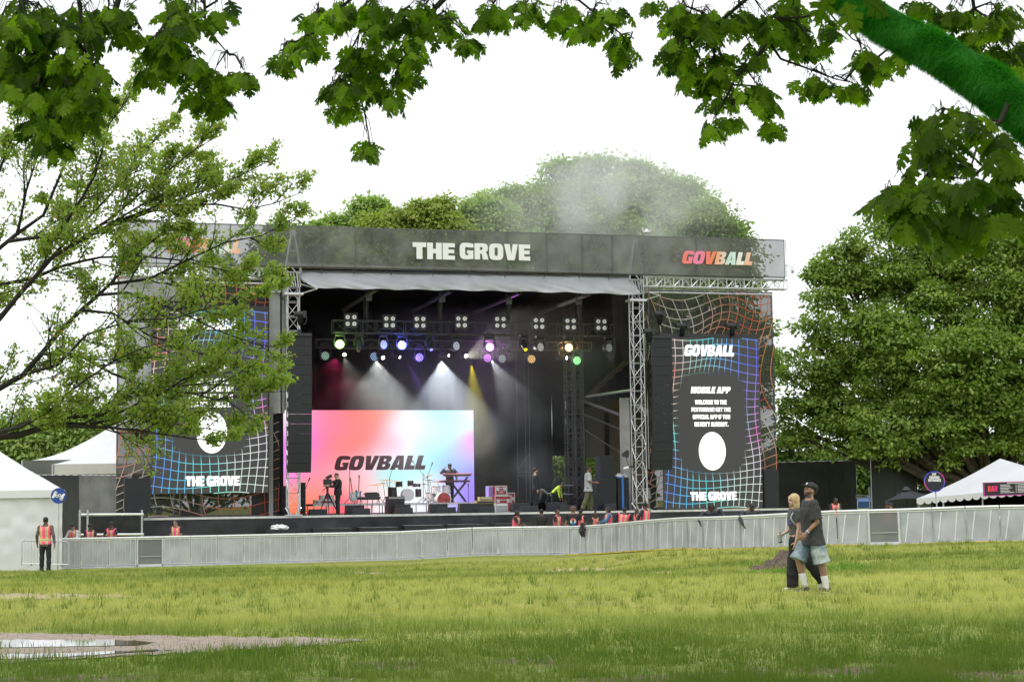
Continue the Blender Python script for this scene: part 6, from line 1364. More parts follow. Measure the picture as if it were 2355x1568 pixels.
    fuse(sc(body), 'body', [M_SKIN[skin], M_LIPS if skin != 'dark' else M_SKIN['brown'], M_EYE, hairm if hairm is not None else M_HAIRB, mat('stubble', (.075, .045, .035), .8)], root, vox*s*(.8 if vox < .01 else 1), 2, paint)
    # trousers or shorts
    tr = MB(); rings_end = 1.0
    torso(tr, .008, -.11, .04)
    for i, sx in ((0, -1), (2, 1)):
        h0, k, a = joints['h%d' % sx], joints['k%d' % sx], joints['a%d' % sx]
        if short_pants: e = k+(h0-k).normalized()*-.015; pts = [h0+U_*.0, h0.lerp(k, .5), e]; rs = [.098, .122, .138]
        else: pts = [h0, k, k.lerp(a, .5), a+(k-a).normalized()*(-.01)]; rs = [.105, .078+wide_leg*.6, .075+wide_leg, .066+wide_leg*1.2]
        out = []; rr = []
        for j in range(len(pts)-1):
            for q_ in range(5 if j < len(pts)-2 else 6): out.append(pts[j].lerp(pts[j+1], q_/5)); rr.append(lerp(rs[j], rs[j+1], q_/5)+.005*math.sin(7*(j+q_/5)+sx))
        tr.path(out, rr, 14); tr.ball(pts[0], rs[0], nu=12, nv=8)
    fuse(sc(tr), 'shorts' if short_pants else 'trousers', pants, root, vox*s, 2, folds=.009 if vox < .01 else 0)
    # shirt
    stp = MB(); torso(stp, .022, -.125+crop if not boxy else -.17, .535, boxy)
    for i, sx in ((0, -1), (2, 1)):
        s0, e, w = joints['s%d' % sx], joints['e%d' % sx], joints['w%d' % sx]; b_ = boxy*.5
        stp.ball(s0, .079+b_*.2, nu=12, nv=8); stp.ball(s0.lerp(e, .12), .076+b_*.2, nu=12, nv=8)
        if sleeve == 'short': limb_pts = [s0, s0.lerp(e, .45), s0.lerp(e, .86 if boxy else .62)]; rs = [.070+b_*.3, .064+b_, .066+b_*1.3]
        elif sleeve == 'none': limb_pts = None
        else: limb_pts = [s0, e, w-arms[i+1]*.01]; rs = [.066, .054, .040]
        if limb_pts:
            out = []; rr = []
            for j in range(len(limb_pts)-1):
                for q_ in range(6): out.append(limb_pts[j].lerp(limb_pts[j+1], q_/5)); rr.append(lerp(rs[j], rs[j+1], q_/5))
            stp.path(out, rr, 12)
            if sleeve != 'short': stp.ball(e, .056, nu=10, nv=6)
    fuse(sc(stp), 'shirt', shirt, root, vox*s, 2, folds=.011 if vox < .01 else 0)
    if vest:
        vm = MB(); torso(vm, .034, -.06, .50)
        for sx in (-1, 1): vm.ball(joints['s%d' % sx]-Rs*(sx*.05)+sp*.022, (.05, .088, .066), (Rs, Fs, sp), 10, 8)
        pn, rn, sn = np.array(pel)*s, np.array(Rs), np.array(sp)
        def vp(C):
            q = (C-pn)/s; r = np.abs(q@rn); u = q@sn; i_ = np.zeros(len(C), int)
            d = np.abs(r-.092); i_[(d < .032)] = 1; i_[(d < .016)] = 2; hb = np.abs(u-.08); i_[hb < .034] = 1; i_[hb < .017] = 2; return i_
        fuse(sc(vm), 'safety_vest', [M_PINK, M_LIME, M_SILV], root, vox*s, 1, vp)
    # shoes
    for i, sx in ((0, -1), (2, 1)):
        k, a = joints['k%d' % sx], joints['a%d' % sx]; sd = (a-k).normalized(); fd = (F_-sd*F_.dot(sd)*(.9 if a.z > .12 else .0)).normalized(); toe = Rr*(.03*sx)
        if a.z <= .12: fd = F_; zb = 0.0
        else: zb = None
        up = fd.cross(Rr).normalized()*-1
        up = Rr.cross(fd).normalized()
        base = a-up*.045 if zb is None else V3(a.x, a.y, .04)
        m = MB(); m.loft([(base-fd*.075, Rr*.032, up*.036), (base-fd*.02+up*.008, Rr*.042, up*.045), (base+fd*.07-up*.002, Rr*.044, up*.036), (base+fd*.14-up*.012, Rr*.046, up*.024), (base+fd*.185-up*.018, Rr*.03, up*.014)], 12)
        sh_ = m; sh_.v = [(x*s, y*s, z*s) for x, y, z in m.v]; so_ = sh_.build('shoe', shoes[0], root, smooth=True)
        m = MB(); m.loft([(base-fd*.085-up*.036, Rr*.034, up*.010), (base-fd*.02-up*.036, Rr*.046, up*.010), (base+fd*.09-up*.036, Rr*.050, up*.010), (base+fd*.17-up*.034, Rr*.044, up*.010), (base+fd*.198-up*.030, Rr*.022, up*.008)], 12); m.v = [(x*s, y*s, z*s) for x, y, z in m.v]; m.build('sole', shoes[1], so_, smooth=True)
        if socks: m = MB(); L = socks; m.path([a+(k-a).normalized()*q_ for q_ in (-.03, .02, L*.5, L-.01, L)], [.046, .046, .050, .058, .056], 12); m.v = [(x*s, y*s, z*s) for x, y, z in m.v]; m.build('sock', mat('sock_white', (.75, .75, .74), .8, nscale=30, namt=.06), root, smooth=True)
    # hair and hat
    if hair:
        m = MB()
        if hair == 'short': m.ball(hc+hu*.034-hf*.018, (.083, .098, .092), hx, 16, 12)
        if hair == 'curly':
            for q_ in range(60): a1 = random.random()*6.28; a2 = random.random()*1.9; d_ = hu*math.cos(a2)+(hr*math.cos(a1)+(-hf)*abs(math.sin(a1))*1.2+hf*.2*math.sin(a1))*math.sin(a2); m.ball(hc+hu*.01-hf*.02+d_.normalized()*.105, .035, nu=7, nv=5)
        if hair == 'locs':
            m.ball(hc+hu*.034-hf*.018, (.088, .100, .092), hx, 14, 10)
            for q_ in range(12): a1 = math.pi*(q_/11); p0 = hc+hu*.06+(hr*math.cos(a1)*.075-hf*math.sin(a1)*.085); m.path([p0, p0-hu*.10+(hr*math.cos(a1)*.02-hf*math.sin(a1)*.02), p0-hu*.20], [.018, .018, .012], 6)
        if hair == 'bun': m.ball(hc+hu*.034-hf*.018, (.081, .096, .090), hx, 14, 10); m.ball(hc+hu*.135-hf*.02, .045, nu=10, nv=8)
        if hair == 'long':
            m.ball(hc+hu*.032-hf*.020, (.087, .102, .096), hx, 16, 12)
            m.loft([(hc+hu*.02-hf*.035, hr*.088, hf*.078), (hc-hu*.07-hf*.045, hr*.094, hf*.068), (hc-hu*.16-hf*.040, hr*.098, hf*.060), (hc-hu*.23-hf*.030, hr*.090, hf*.045), (hc-hu*.27-hf*.030, hr*.06, hf*.03)], 18)
            for sx in (-1, 1): m.path([hc+hu*.07+hr*(.055*sx)+hf*.055, hc+hr*(.082*sx)+hf*.042, hc-hu*.10+hr*(.085*sx)+hf*.02, hc-hu*.20+hr*(.08*sx)], [.022, .020, .022, .012], 8)
        fc, up2 = np.array(hf), np.array(hu)
        if hair in ('short',):   # trim the hairline: keep only what lies above and behind the face
            vv = []
            for p in m.v:
                q = Vector(p)-hc; f, u = q.dot(hf), q.dot(hu)
                if f > .035 and u < .055: q = q-hf*(f-.035)*.95
                if f > -.03 and u < -.0: q = q-hf*.03; q = q-hr*q.dot(hr)*.25
                if u < -.05: q = q+hu*(-.05-u)*.6
                vv.append(tuple(hc+q))
            m.v = vv
        elif hair == 'long':
            vv = []
            for p in m.v:
                q = Vector(p)-hc; f, u = q.dot(hf), q.dot(hu)
                if f > .05 and u < .055 and u > -.09 and abs(q.dot(hr)) < .06: q = q-hf*(f-.03)
                vv.append(tuple(hc+q))
            m.v = vv
        fuse(sc(m), 'hair', hairm, root, vox*s*.9, 1)
    if cap:
        m = MB(); m.loft([(hc+hu*.035-hf*.008, hr*.088, hf*.104), (hc+hu*.075-hf*.010, hr*.086, hf*.102), (hc+hu*.115-hf*.010, hr*.068, hf*.082), (hc+hu*.133-hf*.008, hr*.03, hf*.035)], 20)
        m.loft([(hc+hf*.075+hu*.050, hr*.070, hu*.008), (hc+hf*.125+hu*.055, hr*.066, hu*.007), (hc+hf*.165+hu*.050, hr*.042, hu*.006)], 14)
        m.v = [(x*s, y*s, z*s) for x, y, z in m.v]; cp = m.build('cap', cap, root, smooth=True)
    if extra: extra(root, joints, s, hc, (hr, hf, hu), pel, sp, Rs, Fs)
    root.location = (X, Y, z0); root.rotation_euler = (0, 0, rz)
    if not .8 < s < 1.15: print('SCALE', lab[:40], round(s, 3))
    return root
def at_ground(px, ytop, Y): p = P(px, ytop, Y); return dict(X=p.x, Y=Y, z0=gz(p.x, Y), top=p.z)
def on_stage(px, ytop, v): p = SP(px, ytop, v); return dict(X=p.x, Y=p.y, z0=DECK, top=p.z)
GRP = 'stewards in pink vests behind the barricade'
BACK, FRONT, LEFT, RIGHT = 0, math.pi, math.pi/2, -math.pi/2
M_JACK = mat('jacket_charcoal', (.035, .036, .04), .7, nscale=5, namt=.3); M_DENIMS = mat('dark_plaid', (.12, .10, .09), .8, nscale=14, namt=.6)
M_CAPB = mat('cap_black', (.02, .02, .022), .7); M_WSHIRT = mat('white_longsleeve', (.55, .55, .53), .8, nscale=6, namt=.15)
REST = [(.5, .8, -.25), (.9, .25, .35), (.5, .8, .25), (.9, .25, -.35)]      # forearms on a rail
person('steward standing with his back to us before the crowd barrier', **at_ground(105, 1188, 60), rz=BACK-.1, skin='dark', vest=1, sleeve='long', shirt=M_DENIMS, arms=[(.0, 1, -.35), (.35, .9, -.1), (0, 1, .3), (.1, 1, .1)], group=GRP, hair='short')
person('steward in a pale long-sleeved top and black cap, leftmost behind the barricade', **at_ground(171, 1203.5, 66), rz=FRONT-.3, skin='tan', vest=1, sleeve='long', shirt=M_WSHIRT, arms=REST, cap=M_CAPB, group=GRP, look=(0, -.2), lean=(.15, 0))
person('steward in black cap turned right with one hand held out, second from the left', **at_ground(206, 1203.5, 66), rz=FRONT+.5, skin='dark', vest=1, cap=M_CAPB, look=(.6, 0), arms=[(.5, .8, -.2), (.9, -.1, -.1), (.2, 1, .1), (.8, .4, -.2)], group=GRP, lean=(.1, 0))
person('steward in a black hat leaning on the rail with folded hands, below the guard rail', **at_ground(259, 1199, 66.2), rz=FRONT-.5, skin='dark', vest=1, cap=M_CAPB, look=(-.3, 0), arms=REST, group=GRP, wide=.12, lean=(.1, 0))
person('steward with short hair facing left, standing alone below the left LED screen', **at_ground(405, 1195.5, 67.3), rz=FRONT-.15, skin='tan', vest=1, look=(-.7, 0), group=GRP)
person('steward facing right with arms on the rail, leftmost of the crowded right group', **at_ground(1184, 1172, 70.3), rz=RIGHT-.3, skin='dark', vest=1, hair='locs', arms=[(.5, .8, -.2), (.9, .3, 0), (.5, .8, .2), (.9, .3, -.1)], group=GRP, lean=(.15, 0))
person('man in plain black T-shirt seen from behind, between two stewards', **at_ground(1245, 1169.5, 71), rz=BACK+.1, skin='dark', group='people in the pit')
person('smiling steward facing right beside the man in the plain black T-shirt', **at_ground(1281, 1170.5, 70.3), rz=RIGHT-.5, skin='brown', vest=1, look=(.1, .05), arms=[(.4, .9, -.1), (.95, .2, 0), (.2, 1, .15), (.9, .3, -.1)], group=GRP)
def circle_print(root, j, s, hc, hx, pel, sp, Rs, Fs):
    c = pel+sp*.26-Fs*.150; bands = [(.75, .22, .16), (.75, .30, .22), (.7, .6, .5), (.4, .65, .75), (.06, .4, .62)]; mb = MB(); mb.col = (1, 1, 1); n = 5; R_ = .115
    for k in range(n):
        z0, z1 = R_*(1-2*k/n), R_*(1-2*(k+1)/n); mb.col = bands[k]; N = 8
        pts = [(math.sqrt(max(0, R_**2-z**2)), z) for z in [lerp(z0, z1, q/N) for q in range(N+1)]]
        P_ = lambda x, z: (c+Rs*x+sp*z-Fs*.012*(1-(x/R_)**2))*s
        mb.add([P_(x, z) for x, z in pts]+[P_(-x, z) for x, z in pts[::-1]], [tuple(range(2*N+2))])
    mb.build('shirt_print', attrmat('shirt_print_ink', emitonly=False), root)
    mb = MB(); 
    for a, b, r in (((0, .06), (0, -.01), .018), ((0, -.01), (-.03, -.085), .012), ((0, -.01), (.03, -.08), .012), ((0, .04), (.04, -.01), .010), ((0, .04), (-.04, .0), .010)): mb.tube((c+Rs*a[0]+sp*a[1]-Fs*.02)*s, (c+Rs*b[0]+sp*b[1]-Fs*.02)*s, r*s, n=5)
    mb.build('walking_figure', M_TEEB, root)
person('curly-haired person with a round sunset print on the back of a black T-shirt', **at_ground(1318, 1163, 69.8), rz=BACK-.1, skin='tan', hair='curly', hairm=M_HAIRC, wide=.12, extra=circle_print, group='people in the pit')
person('steward in black cap half hidden behind the curly-haired person', **at_ground(1335, 1170.5, 71.2), rz=BACK-.5, skin='brown', vest=1, cap=M_CAPB, group=GRP)
person('steward with a hair bun eating with both hands, facing us', **at_ground(1369, 1175, 70), rz=FRONT+.05, skin='dark', vest=1, hair='bun', look=(0, -.15), arms=[(.35, .9, -.15), (.35, -1, .35), (.35, .9, .15), (.35, -1, -.35)], fem=True, group=GRP)
person('steward in blue sleeves with long dark locs facing left', **at_ground(1399, 1165, 69.2), rz=LEFT+.2, skin='brown', vest=1, hair='locs', sleeve='long', shirt=mat('blue_denim_shirt', (.05, .16, .30), .8), arms=[(.5, .8, -.1), (.9, .1, 0), (.5, .8, .1), (.8, .4, 0)], group=GRP)
person('broad steward seen from behind leaning to the right, in a black long-sleeved top', **at_ground(1431, 1166, 68.6), rz=BACK-.15, skin='dark', vest=1, sleeve='long', lean=(.1, .15), wide=.16, arms=[(.1, 1, -.45), (.4, .9, 0), (.1, 1, .45), (.4, .9, 0)], group=GRP)
person('bald steward raising one hand beside his face', **at_ground(1465, 1168, 68), rz=LEFT+.4, skin='dark', vest=1, hair=None, hairm=M_HAIRB, arms=[(.3, .9, -.1), (.3, -1, .1), (.3, .9, .1), (.8, .4, 0)], group=GRP)
person('steward in black cap on the right of the pit group, turned away to the left', **at_ground(1484, 1155, 67.2), rz=BACK+.8, skin='dark', vest=1, cap=M_CAPB, look=(.3, 0), group=GRP)
M_NAVY = mat('navy_jacket', (.025, .03, .045), .5, nscale=5, namt=.3)
person('hunched worker in dark navy jacket bending behind the barricade, left one of two', **at_ground(1640, 1158.5, 60.5), rz=FRONT, skin='dark', sleeve='long', shirt=M_NAVY, hair='locs', lean=(.55, .2), look=(0, -.7), wide=.2, arms=[(.3, .9, -.5), (.5, .8, .3), (.3, .9, .5), (.5, .8, -.3)], legs=[(.5, .8, -.1), (-.5, .8, 0), (.5, .8, .1), (-.5, .8, 0)], group='people in the pit')
person('hunched worker in black cap and jacket behind the barricade, right one of two', **at_ground(1722, 1158.5, 58.6), rz=FRONT+.2, skin='dark', sleeve='long', shirt=M_JACK, cap=M_CAPB, lean=(.55, 0), look=(0, -.6), wide=.22, arms=[(.3, .9, -.6), (.5, .8, .3), (.3, .9, .6), (.5, .8, -.3)], legs=[(.5, .8, -.1), (-.5, .8, 0), (.5, .8, .1), (-.5, .8, 0)], group='people in the pit')
person('steward looking down at a phone in front of the long black fence', **at_ground(1920, 1145.5, 64), rz=FRONT+.1, skin='dark', vest=1, look=(0, -.5), arms=[(.3, .9, -.15), (.9, -.3, .35), (.3, .9, .15), (.9, -.3, -.35)], group=GRP, lean=(.1, 0))
person('bearded steward in black cap below the umbrella, left one of the pair', **at_ground(2036, 1154, 58), rz=FRONT+.4, skin='brown', vest=1, cap=M_CAPB, beard=True, legs=[(.85, .5, -.1), (-.5, .8, 0), (.85, .5, .1), (-.5, .8, 0)], lean=(.2, 0), look=(.3, 0), group=GRP)
person('steward in black cap below the umbrella, right one of the pair, turned left', **at_ground(2056, 1156.5, 58.5), rz=LEFT+.2, skin='tan', vest=1, cap=M_CAPB, legs=[(.85, .5, -.1), (-.5, .8, 0), (.85, .5, .1), (-.5, .8, 0)], lean=(.25, 0), group=GRP)
# ---- on stage
person('camera operator in a black hooded jacket facing left with hands on the camera', **on_stage(777, 1087.5, 1.0), rz=LEFT+.25, skin='fair', hair='short', hairm=M_HAIRC, sleeve='long', shirt=M_TEEB, wide=.2, look=(0, -.35), arms=[(.55, .8, -.1), (.95, -.1, .1), (.55, .8, .1), (.95, -.05, .05)], group='crew on stage')
person('keyboard player in black cap and hoodie holding a phone to the face', **{**on_stage(1034, 1065, 6.4), 'z0': DECK+zr2}, rz=FRONT+.5, skin='dark', sleeve='long', cap=M_CAPB, wide=.15, arms=[(.2, 1, -.2), (.6, .6, .3), (.45, .35, .9), (.1, -1, -.75)], group='crew on stage')
person('crew man in black with cap standing in profile, right of the red flight cases', **on_stage(1231, 1075, 2.6), rz=RIGHT+.3, skin='fair', hair='short', sleeve='long', cap=M_CAPB, arms=[(-.1, 1, -.1), (.15, 1, 0), (-.05, 1, .1), (.1, 1, 0)], group='crew on stage', beard=True)
person('stagehand in grey bending down low with a dark head of hair', **on_stage(1262, 1120, 2.8), rz=LEFT, skin='dark', hair='short', sleeve='long', shirt=mat('grey_hoodie', (.12, .12, .12), .8), lean=(1.7, 0), look=(0, -.9), arms=[(.2, 1, -.1), (.2, 1, 0), (.2, 1, .1), (.2, 1, 0)], legs=[(.35, .9, -.05), (-.25, 1, 0), (.1, 1, .05), (-.2, 1, 0)], group='crew on stage')
person('stagehand in a neon yellow jacket bending behind the stagehand in grey', **on_stage(1270, 1110, 4.2), rz=RIGHT-.3, skin='brown', hair='short', sleeve='long', shirt=mat('neon_yellow', (.55, .75, .05), .6), lean=(1.4, 0), look=(0, -.6), legs=[(.35, .9, -.05), (-.25, 1, 0), (.1, 1, .05), (-.2, 1, 0)], group='crew on stage')
person('crew man in light grey T-shirt and olive trousers walking right', **on_stage(1352, 1071, .9), rz=RIGHT+.1, skin='brown', hair='short', shirt=mat('tee_light_grey', (.42, .43, .45), .85, nscale=5, namt=.1), pants=mat('olive_trousers', (.10, .105, .045), .85, nscale=5, namt=.2), boxy=.03, arms=[(.1, 1, -.1), (.95, .15, 0), (.05, 1, .1), (.95, .1, 0)], legs=[(.28, 1, -.03), (-.05, 1, 0), (-.22, 1, .03), (-.40, 1, 0)], wide_leg=.02, group='crew on stage')
M_GSHORT = mat('grey_shorts', (.30, .30, .30), .8)
person('crew man in black cap and grey shorts behind the right truss tower', **on_stage(1487, 1077, 1.2), rz=RIGHT+.2, skin='tan', short_pants=True, pants=M_GSHORT, cap=M_CAPB, shoes=(M_SOLE, M_SOLE), arms=[(.1, 1, -.1), (.5, .8, 0), (.1, 1, .1), (.8, .4, 0)], group='crew on stage')
person('crew man in black T-shirt and black shorts between the right tower and screen', **on_stage(1502, 1077, 1.5), rz=LEFT+.3, skin='tan', short_pants=True, arms=[(.1, 1, -.1), (.5, .8, 0), (.1, 1, .1), (.9, .3, 0)], group='crew on stage')
# ---- the couple
M_DENIM = None
def denim():
    m = bpy.data.materials.new('washed_denim'); m.use_nodes = True; n = m.node_tree; b = n.nodes['Principled BSDF']; tc = n.nodes.new('ShaderNodeTexCoord')
    t1 = n.nodes.new('ShaderNodeTexNoise'); t1.inputs['Scale'].default_value = 3.2; t1.inputs['Detail'].default_value = 3; n.links.new(tc.outputs['Object'], t1.inputs['Vector'])
    cr = n.nodes.new('ShaderNodeValToRGB'); cr.color_ramp.elements[0].position = .38; cr.color_ramp.elements[0].color = (.10, .16, .23, 1); cr.color_ramp.elements[1].position = .60; cr.color_ramp.elements[1].color = (.42, .48, .46, 1)
    n.links.new(t1.outputs[0], cr.inputs[0]); n.links.new(cr.outputs[0], b.inputs['Base Color']); b.inputs['Roughness'].default_value = .9; return m
def man_extra(root, j, s, hc, hx, pel, sp, Rs, Fs):
    hr, hf, hu = hx
    m = MB(); m.cyl((hc+hf*.088+hu*.088)*s, hf, .020*s, .012, 14); m.build('cap_badge', MATS['white_print'], root)
    for sx, k in ((-1, .02), (-1, .035)):
        w = j['w-1']; d = (w-j['e-1']).normalized(); m = MB(); c = (w-d*k)*s; x, y = frame_from(d); m.loft([(c-d*.006, x*.033*s, y*.033*s), (c+d*.006, x*.033*s, y*.033*s)], 12); m.build('wristband', mat('wristband_blue' if k < .03 else 'wristband_white', (.1, .2, .5) if k < .03 else (.7, .75, .72), .6), root)
pm = G(1872, 1361.5)
man = person('man in black cap, washed black T-shirt and faded denim shorts walking left', pm.x, pm.y, pm.z, P(1872, 1109.5, pm.y).z, math.pi/2+.30, skin='tan', hair='short', cap=M_CAPB, vox=.0075, boxy=.045, shirt=mat('washed_black_tee', (.045, .045, .048), .9, nscale=6, namt=.25),
       short_pants=True, pants=denim(), socks=.20, shoes=(mat('sneaker_checked', (.06, .055, .05), .7, nscale=45, namt=.9), M_SOLE), lean=(.06, 0), look=(0, .32), beard=True,
       arms=[(-.12, 1, -.14), (.72, .72, .18), (.14, 1, .10), (.26, 1, -.05)], legs=[(-.22, 1, -.05), (-.16, 1, 0), (.46, .88, .04), (-.24, 1, 0)], extra=man_extra, twist=-.15)
M_BLONDE = mat('hair_blonde', (.55, .40, .20), .5, nscale=22, namt=.25); M_GTOP = mat('grey_crop_top', (.085, .085, .082), .9, nscale=6, namt=.2)
WOM = {}
def woman_extra(root, j, s, hc, hx, pel, sp, Rs, Fs):
    WOM.update(j); WOM['s'] = s
    m = MB(); rings = []; pts = []
    for k in range(15): t_ = k/14; a = -1.3+2.7*t_; pts.append((pel+sp*(.52-.40*t_*.95)+Rs*(-.11-.03*math.sin(t_*3))+Fs*(.14*math.sin(math.pi*min(1, t_*1.25))*(1-t_*.3)))*s)
    m.path(pts, .014*s, 6); m.build('bag_strap', mat('strap_grey', (.45, .46, .48), .6), root)
    m = MB(); m.col = (1, 1, 1); random.seed(5)
    for k in range(26):
        x = -.10+.14*random.random(); z = .26+.09*random.random(); q = pel+sp*z+Rs*x; rr = .142; f = math.sqrt(max(.001, 1-(x/.16)**2))*rr+.006; m.col = random.choice([(.30, .12, .45), (.10, .25, .55), (.08, .35, .50), (.40, .15, .45)]); m.box((q+Fs*f)*s, (.028*s, .012*s, .012*s), (Rs, Fs, sp))
    m.build('shirt_print', attrmat('shirt_print_ink2', emitonly=False), root)
    w = j['w1']; d = (w-j['e1']).normalized(); m = MB(); x, y = frame_from(d); c = (w-d*.02)*s; m.loft([(c-d*.010, x*.030*s, y*.030*s), (c+d*.010, x*.030*s, y*.030*s)], 12); m.build('wristband', mat('wristband_mint', (.3, .6, .55), .6), root)
pw = G(1838, 1358.5); 
woman = person('blonde woman in grey cropped T-shirt and black trousers walking left beside the man', pw.x, pw.y+.12, pw.z, P(1838, 1134.5, pw.y+.12).z, math.pi/2+.18, skin='fair', hair='long', hairm=M_BLONDE, fem=True, vox=.0075, crop=.20, shirt=M_GTOP, pants=mat('black_jeans', (.016, .016, .018), .85, nscale=5, namt=.3), wide_leg=.035,
       shoes=(mat('sneaker_white', (.62, .62, .60), .5, nscale=30, namt=.2), M_SOLE), look=(.12, .0), lean=(.04, 0), arms=[(.0, 1, -.12), (.25, 1, 0), (-.12, 1, .12), (.80, .42, -.12)], grip=.95, legs=[(-.42, .9, -.04), (-.62, .8, 0), (.12, 1, .04), (.03, 1, 0)], extra=woman_extra)
# the can in her far hand
def local_to_world(o, p): return Matrix.Translation(o.location) @ Matrix.Rotation(o.rotation_euler[2], 4, 'Z') @ Vector(p)
w_, d_ = WOM['w1'], WOM['d1']
cw = local_to_world(woman, (w_+d_*.095+Vector((-1, 0, 0))*.040)*WOM['s']); ax = Vector((-.2, -.05, 1)).normalized()
t = thing('drink_bottle', 'silver drinks bottle with yellow lid held in the woman\'s hand', 'bottle', cw); X_, Y_ = frame_from(ax); b0 = cw-ax*.10
mb = MB(); mb.loft([(b0, X_*.030, Y_*.030), (b0+ax*.012, X_*.034, Y_*.034), (b0+ax*.145, X_*.034, Y_*.034), (b0+ax*.160, X_*.026, Y_*.026)], 16); mb.build('body', mat('brushed_can', (.50, .52, .52), .35, .5), t); mb = MB(); mb.cyl(b0+ax*.168, ax, .024, .016, 14); mb.build('lid', mat('can_yellow', (.6, .4, .05), .5), t); mb = MB(); mb.cyl(b0+ax*.008, ax, .0345, .022, 16); mb.build('base_band', M_PLASTIC, t)
# ================= TREES =================
M_BARK = mat('bark', (.075, .060, .048), .95, nscale=6, namt=.4, bump=.6)
def clump_cloud(C, rad, nl, size, r, flat=.65, droop=.35):
    """umbrella-shaped leaf clumps: leaves on the upper shell of each clump"""
    n = len(C); K = n*nl; cc = np.repeat(C, nl, 0); rr = np.repeat(rad, nl) if np.ndim(rad) else np.full(K, rad)
    d = r.normal(size=(K, 3)); d[:, 2] = np.abs(d[:, 2])*1.1-.25; d /= np.linalg.norm(d, axis=1)[:, None]
    q = cc+d*(rr*(.55+.5*r.random(K)))[:, None]*np.array([1, 1, flat])
    # leaf points outward and down; its face looks outward and up
    ax = d.copy(); ax[:, 2] -= droop+.5; ax += r.normal(size=(K, 3))*.45; ax /= np.linalg.norm(ax, axis=1)[:, None]
    nm = d.copy(); nm[:, 2] += .5; nm += r.normal(size=(K, 3))*.55; nm -= ax*(nm*ax).sum(1)[:, None]; nm /= np.linalg.norm(nm, axis=1)[:, None]
    e = np.cross(nm, ax); s = size*(.65+.7*r.random(K)); s1 = s[:, None]; s2 = s1*.30
    V = np.stack([q, q+ax*s1*.5+e*s2, q+ax*s1, q+ax*s1*.5-e*s2], 1)
    return V.reshape(-1, 3), np.arange(4*K).reshape(-1, 4)
def tree(name, lab, blobs, Y, nclump, nl, size, lm, base_px=None, group=None, crad=.75, depth=1., seed=1, front=.7, barkm=None, fill=.35, trunk_r=.4):
    """blobs: (px, py, radius_px[, dY]) lobes of the crown"""
    r = np.random.default_rng(seed); B = []; lm = lm; nl = int(nl*1.0)
    rb = random.Random(seed); blobs = list(blobs)+[(b[0]+b[2]*.92*math.cos(a), b[1]-b[2]*.92*math.sin(a), b[2]*rb.uniform(.20, .34), (b[3] if len(b) > 3 else 0)) for b in blobs for a in [rb.uniform(-.5, 3.6) for _ in range(5)] if b[2] > 40]
    for b in blobs:
        dY = b[3] if len(b) > 3 else 0; p = P(b[0], b[1], Y+dY); B.append((p, b[2]/FPX*(Y+dY)))
    cx = sum(p.x*w_ for p, w_ in B)/sum(w_ for p, w_ in B); bx_ = P(base_px, 900, Y).x if base_px else cx; g = gz(bx_, Y)
    t = thing(name, lab, 'tree', (bx_, Y, g), group=group)
    area = np.array([w_**2 for _, w_ in B]); area /= area.sum(); Cs = []
    for (p, R_), f in zip(B, area):
        n = max(6, int(nclump*f)); d = r.normal(size=(n*2, 3)); d /= np.linalg.norm(d, axis=1)[:, None]
        d = d[(d[:, 1] < .45) | (r.random(len(d)) < .3)][:n]      # fewer clumps on the side away from the field
        # boughs: smaller lobes standing out of the crown, each carrying its clumps on the upper side
        nb = max(7, int(20*(R_/2.5)**1.2)); bd = r.normal(size=(nb*3, 3)); bd /= np.linalg.norm(bd, axis=1)[:, None]; bd = bd[bd[:, 1] < .55][:nb]; nb = len(bd)
        bc = np.array(p)[None]+bd*(R_*(.52+.42*r.random(nb)))[:, None]*np.array([1, depth, .9]); br = R_*(.18+.20*r.random(nb)); which = r.integers(0, nb, len(d))
        rad = .84+.2*r.random(len(d)); wob = 1+.12*np.sin(d[:, 0]*5+p.x)+.10*np.sin(d[:, 2]*7+d[:, 0]*4+p.z)+.07*np.sin(d[:, 0]*13+d[:, 2]*11)
        shell = np.array(p)[None]+d*(rad*wob*R_)[:, None]*np.array([1, depth, .94]); d2 = d.copy(); d2[:, 2] = np.where(d[:, 2] < -.35, -d[:, 2], d[:, 2]); q_ = bc[which]+d2*(br[which]*(.55+.5*r.random(len(d))**.5))[:, None]*np.array([1.1, 1, .85]); q_ = np.where((r.random(len(d)) < .22)[:, None], shell, q_)
        inner = r.random(len(d)) < fill*.35; q_ = np.where(inner[:, None], np.array(p)[None]+d*(R_*.6*r.random(len(d)))[:, None], q_); Cs.append(q_)
    C = np.concatenate(Cs); C = C[C[:, 2] > g+1.2]
    V, F = clump_cloud(C, crad*(.6+.8*r.random(len(C))), nl, size, r)
    base = np.repeat(r.random(len(C)), nl); var = np.clip(base*.6+r.random(len(F))*.4, 0, 1)
    mb = MB(); bm_ = barkm or M_BARK; bp = Vector((bx_, Y, g-.1)); fork = Vector((bx_+.3, Y, lerp(g, min(p.z for p, _ in B), .45))); mb.path([bp, bp+Vector((.05, 0, .4)), fork], [trunk_r*1.35, trunk_r, trunk_r*.85], 10)
    mb.build('trunk', bm_, t, smooth=True); mb = MB()
    for p, R_ in B:
        m1 = fork.lerp(p, .5)+Vector((0, 0, -.06*(p-fork).length)); mb.path([fork, m1, p+Vector((0, 0, R_*.3))], [trunk_r*.5, trunk_r*.3, trunk_r*.1], 7)
        for k in range(7):
            a = r.normal(size=3); a[2] = abs(a[2])*.7; a = Vector(a).normalized(); q = m1.lerp(p, r.random()); mb.path([q, q+a*R_*.45+Vector((0, 0, .1*R_)), q+a*R_*.88], [trunk_r*.16, trunk_r*.1, .02], 5)
    mb.build('limbs', bm_, t, smooth=True)
    o = npmesh('crown', V, F, lm, t, var=var); return t
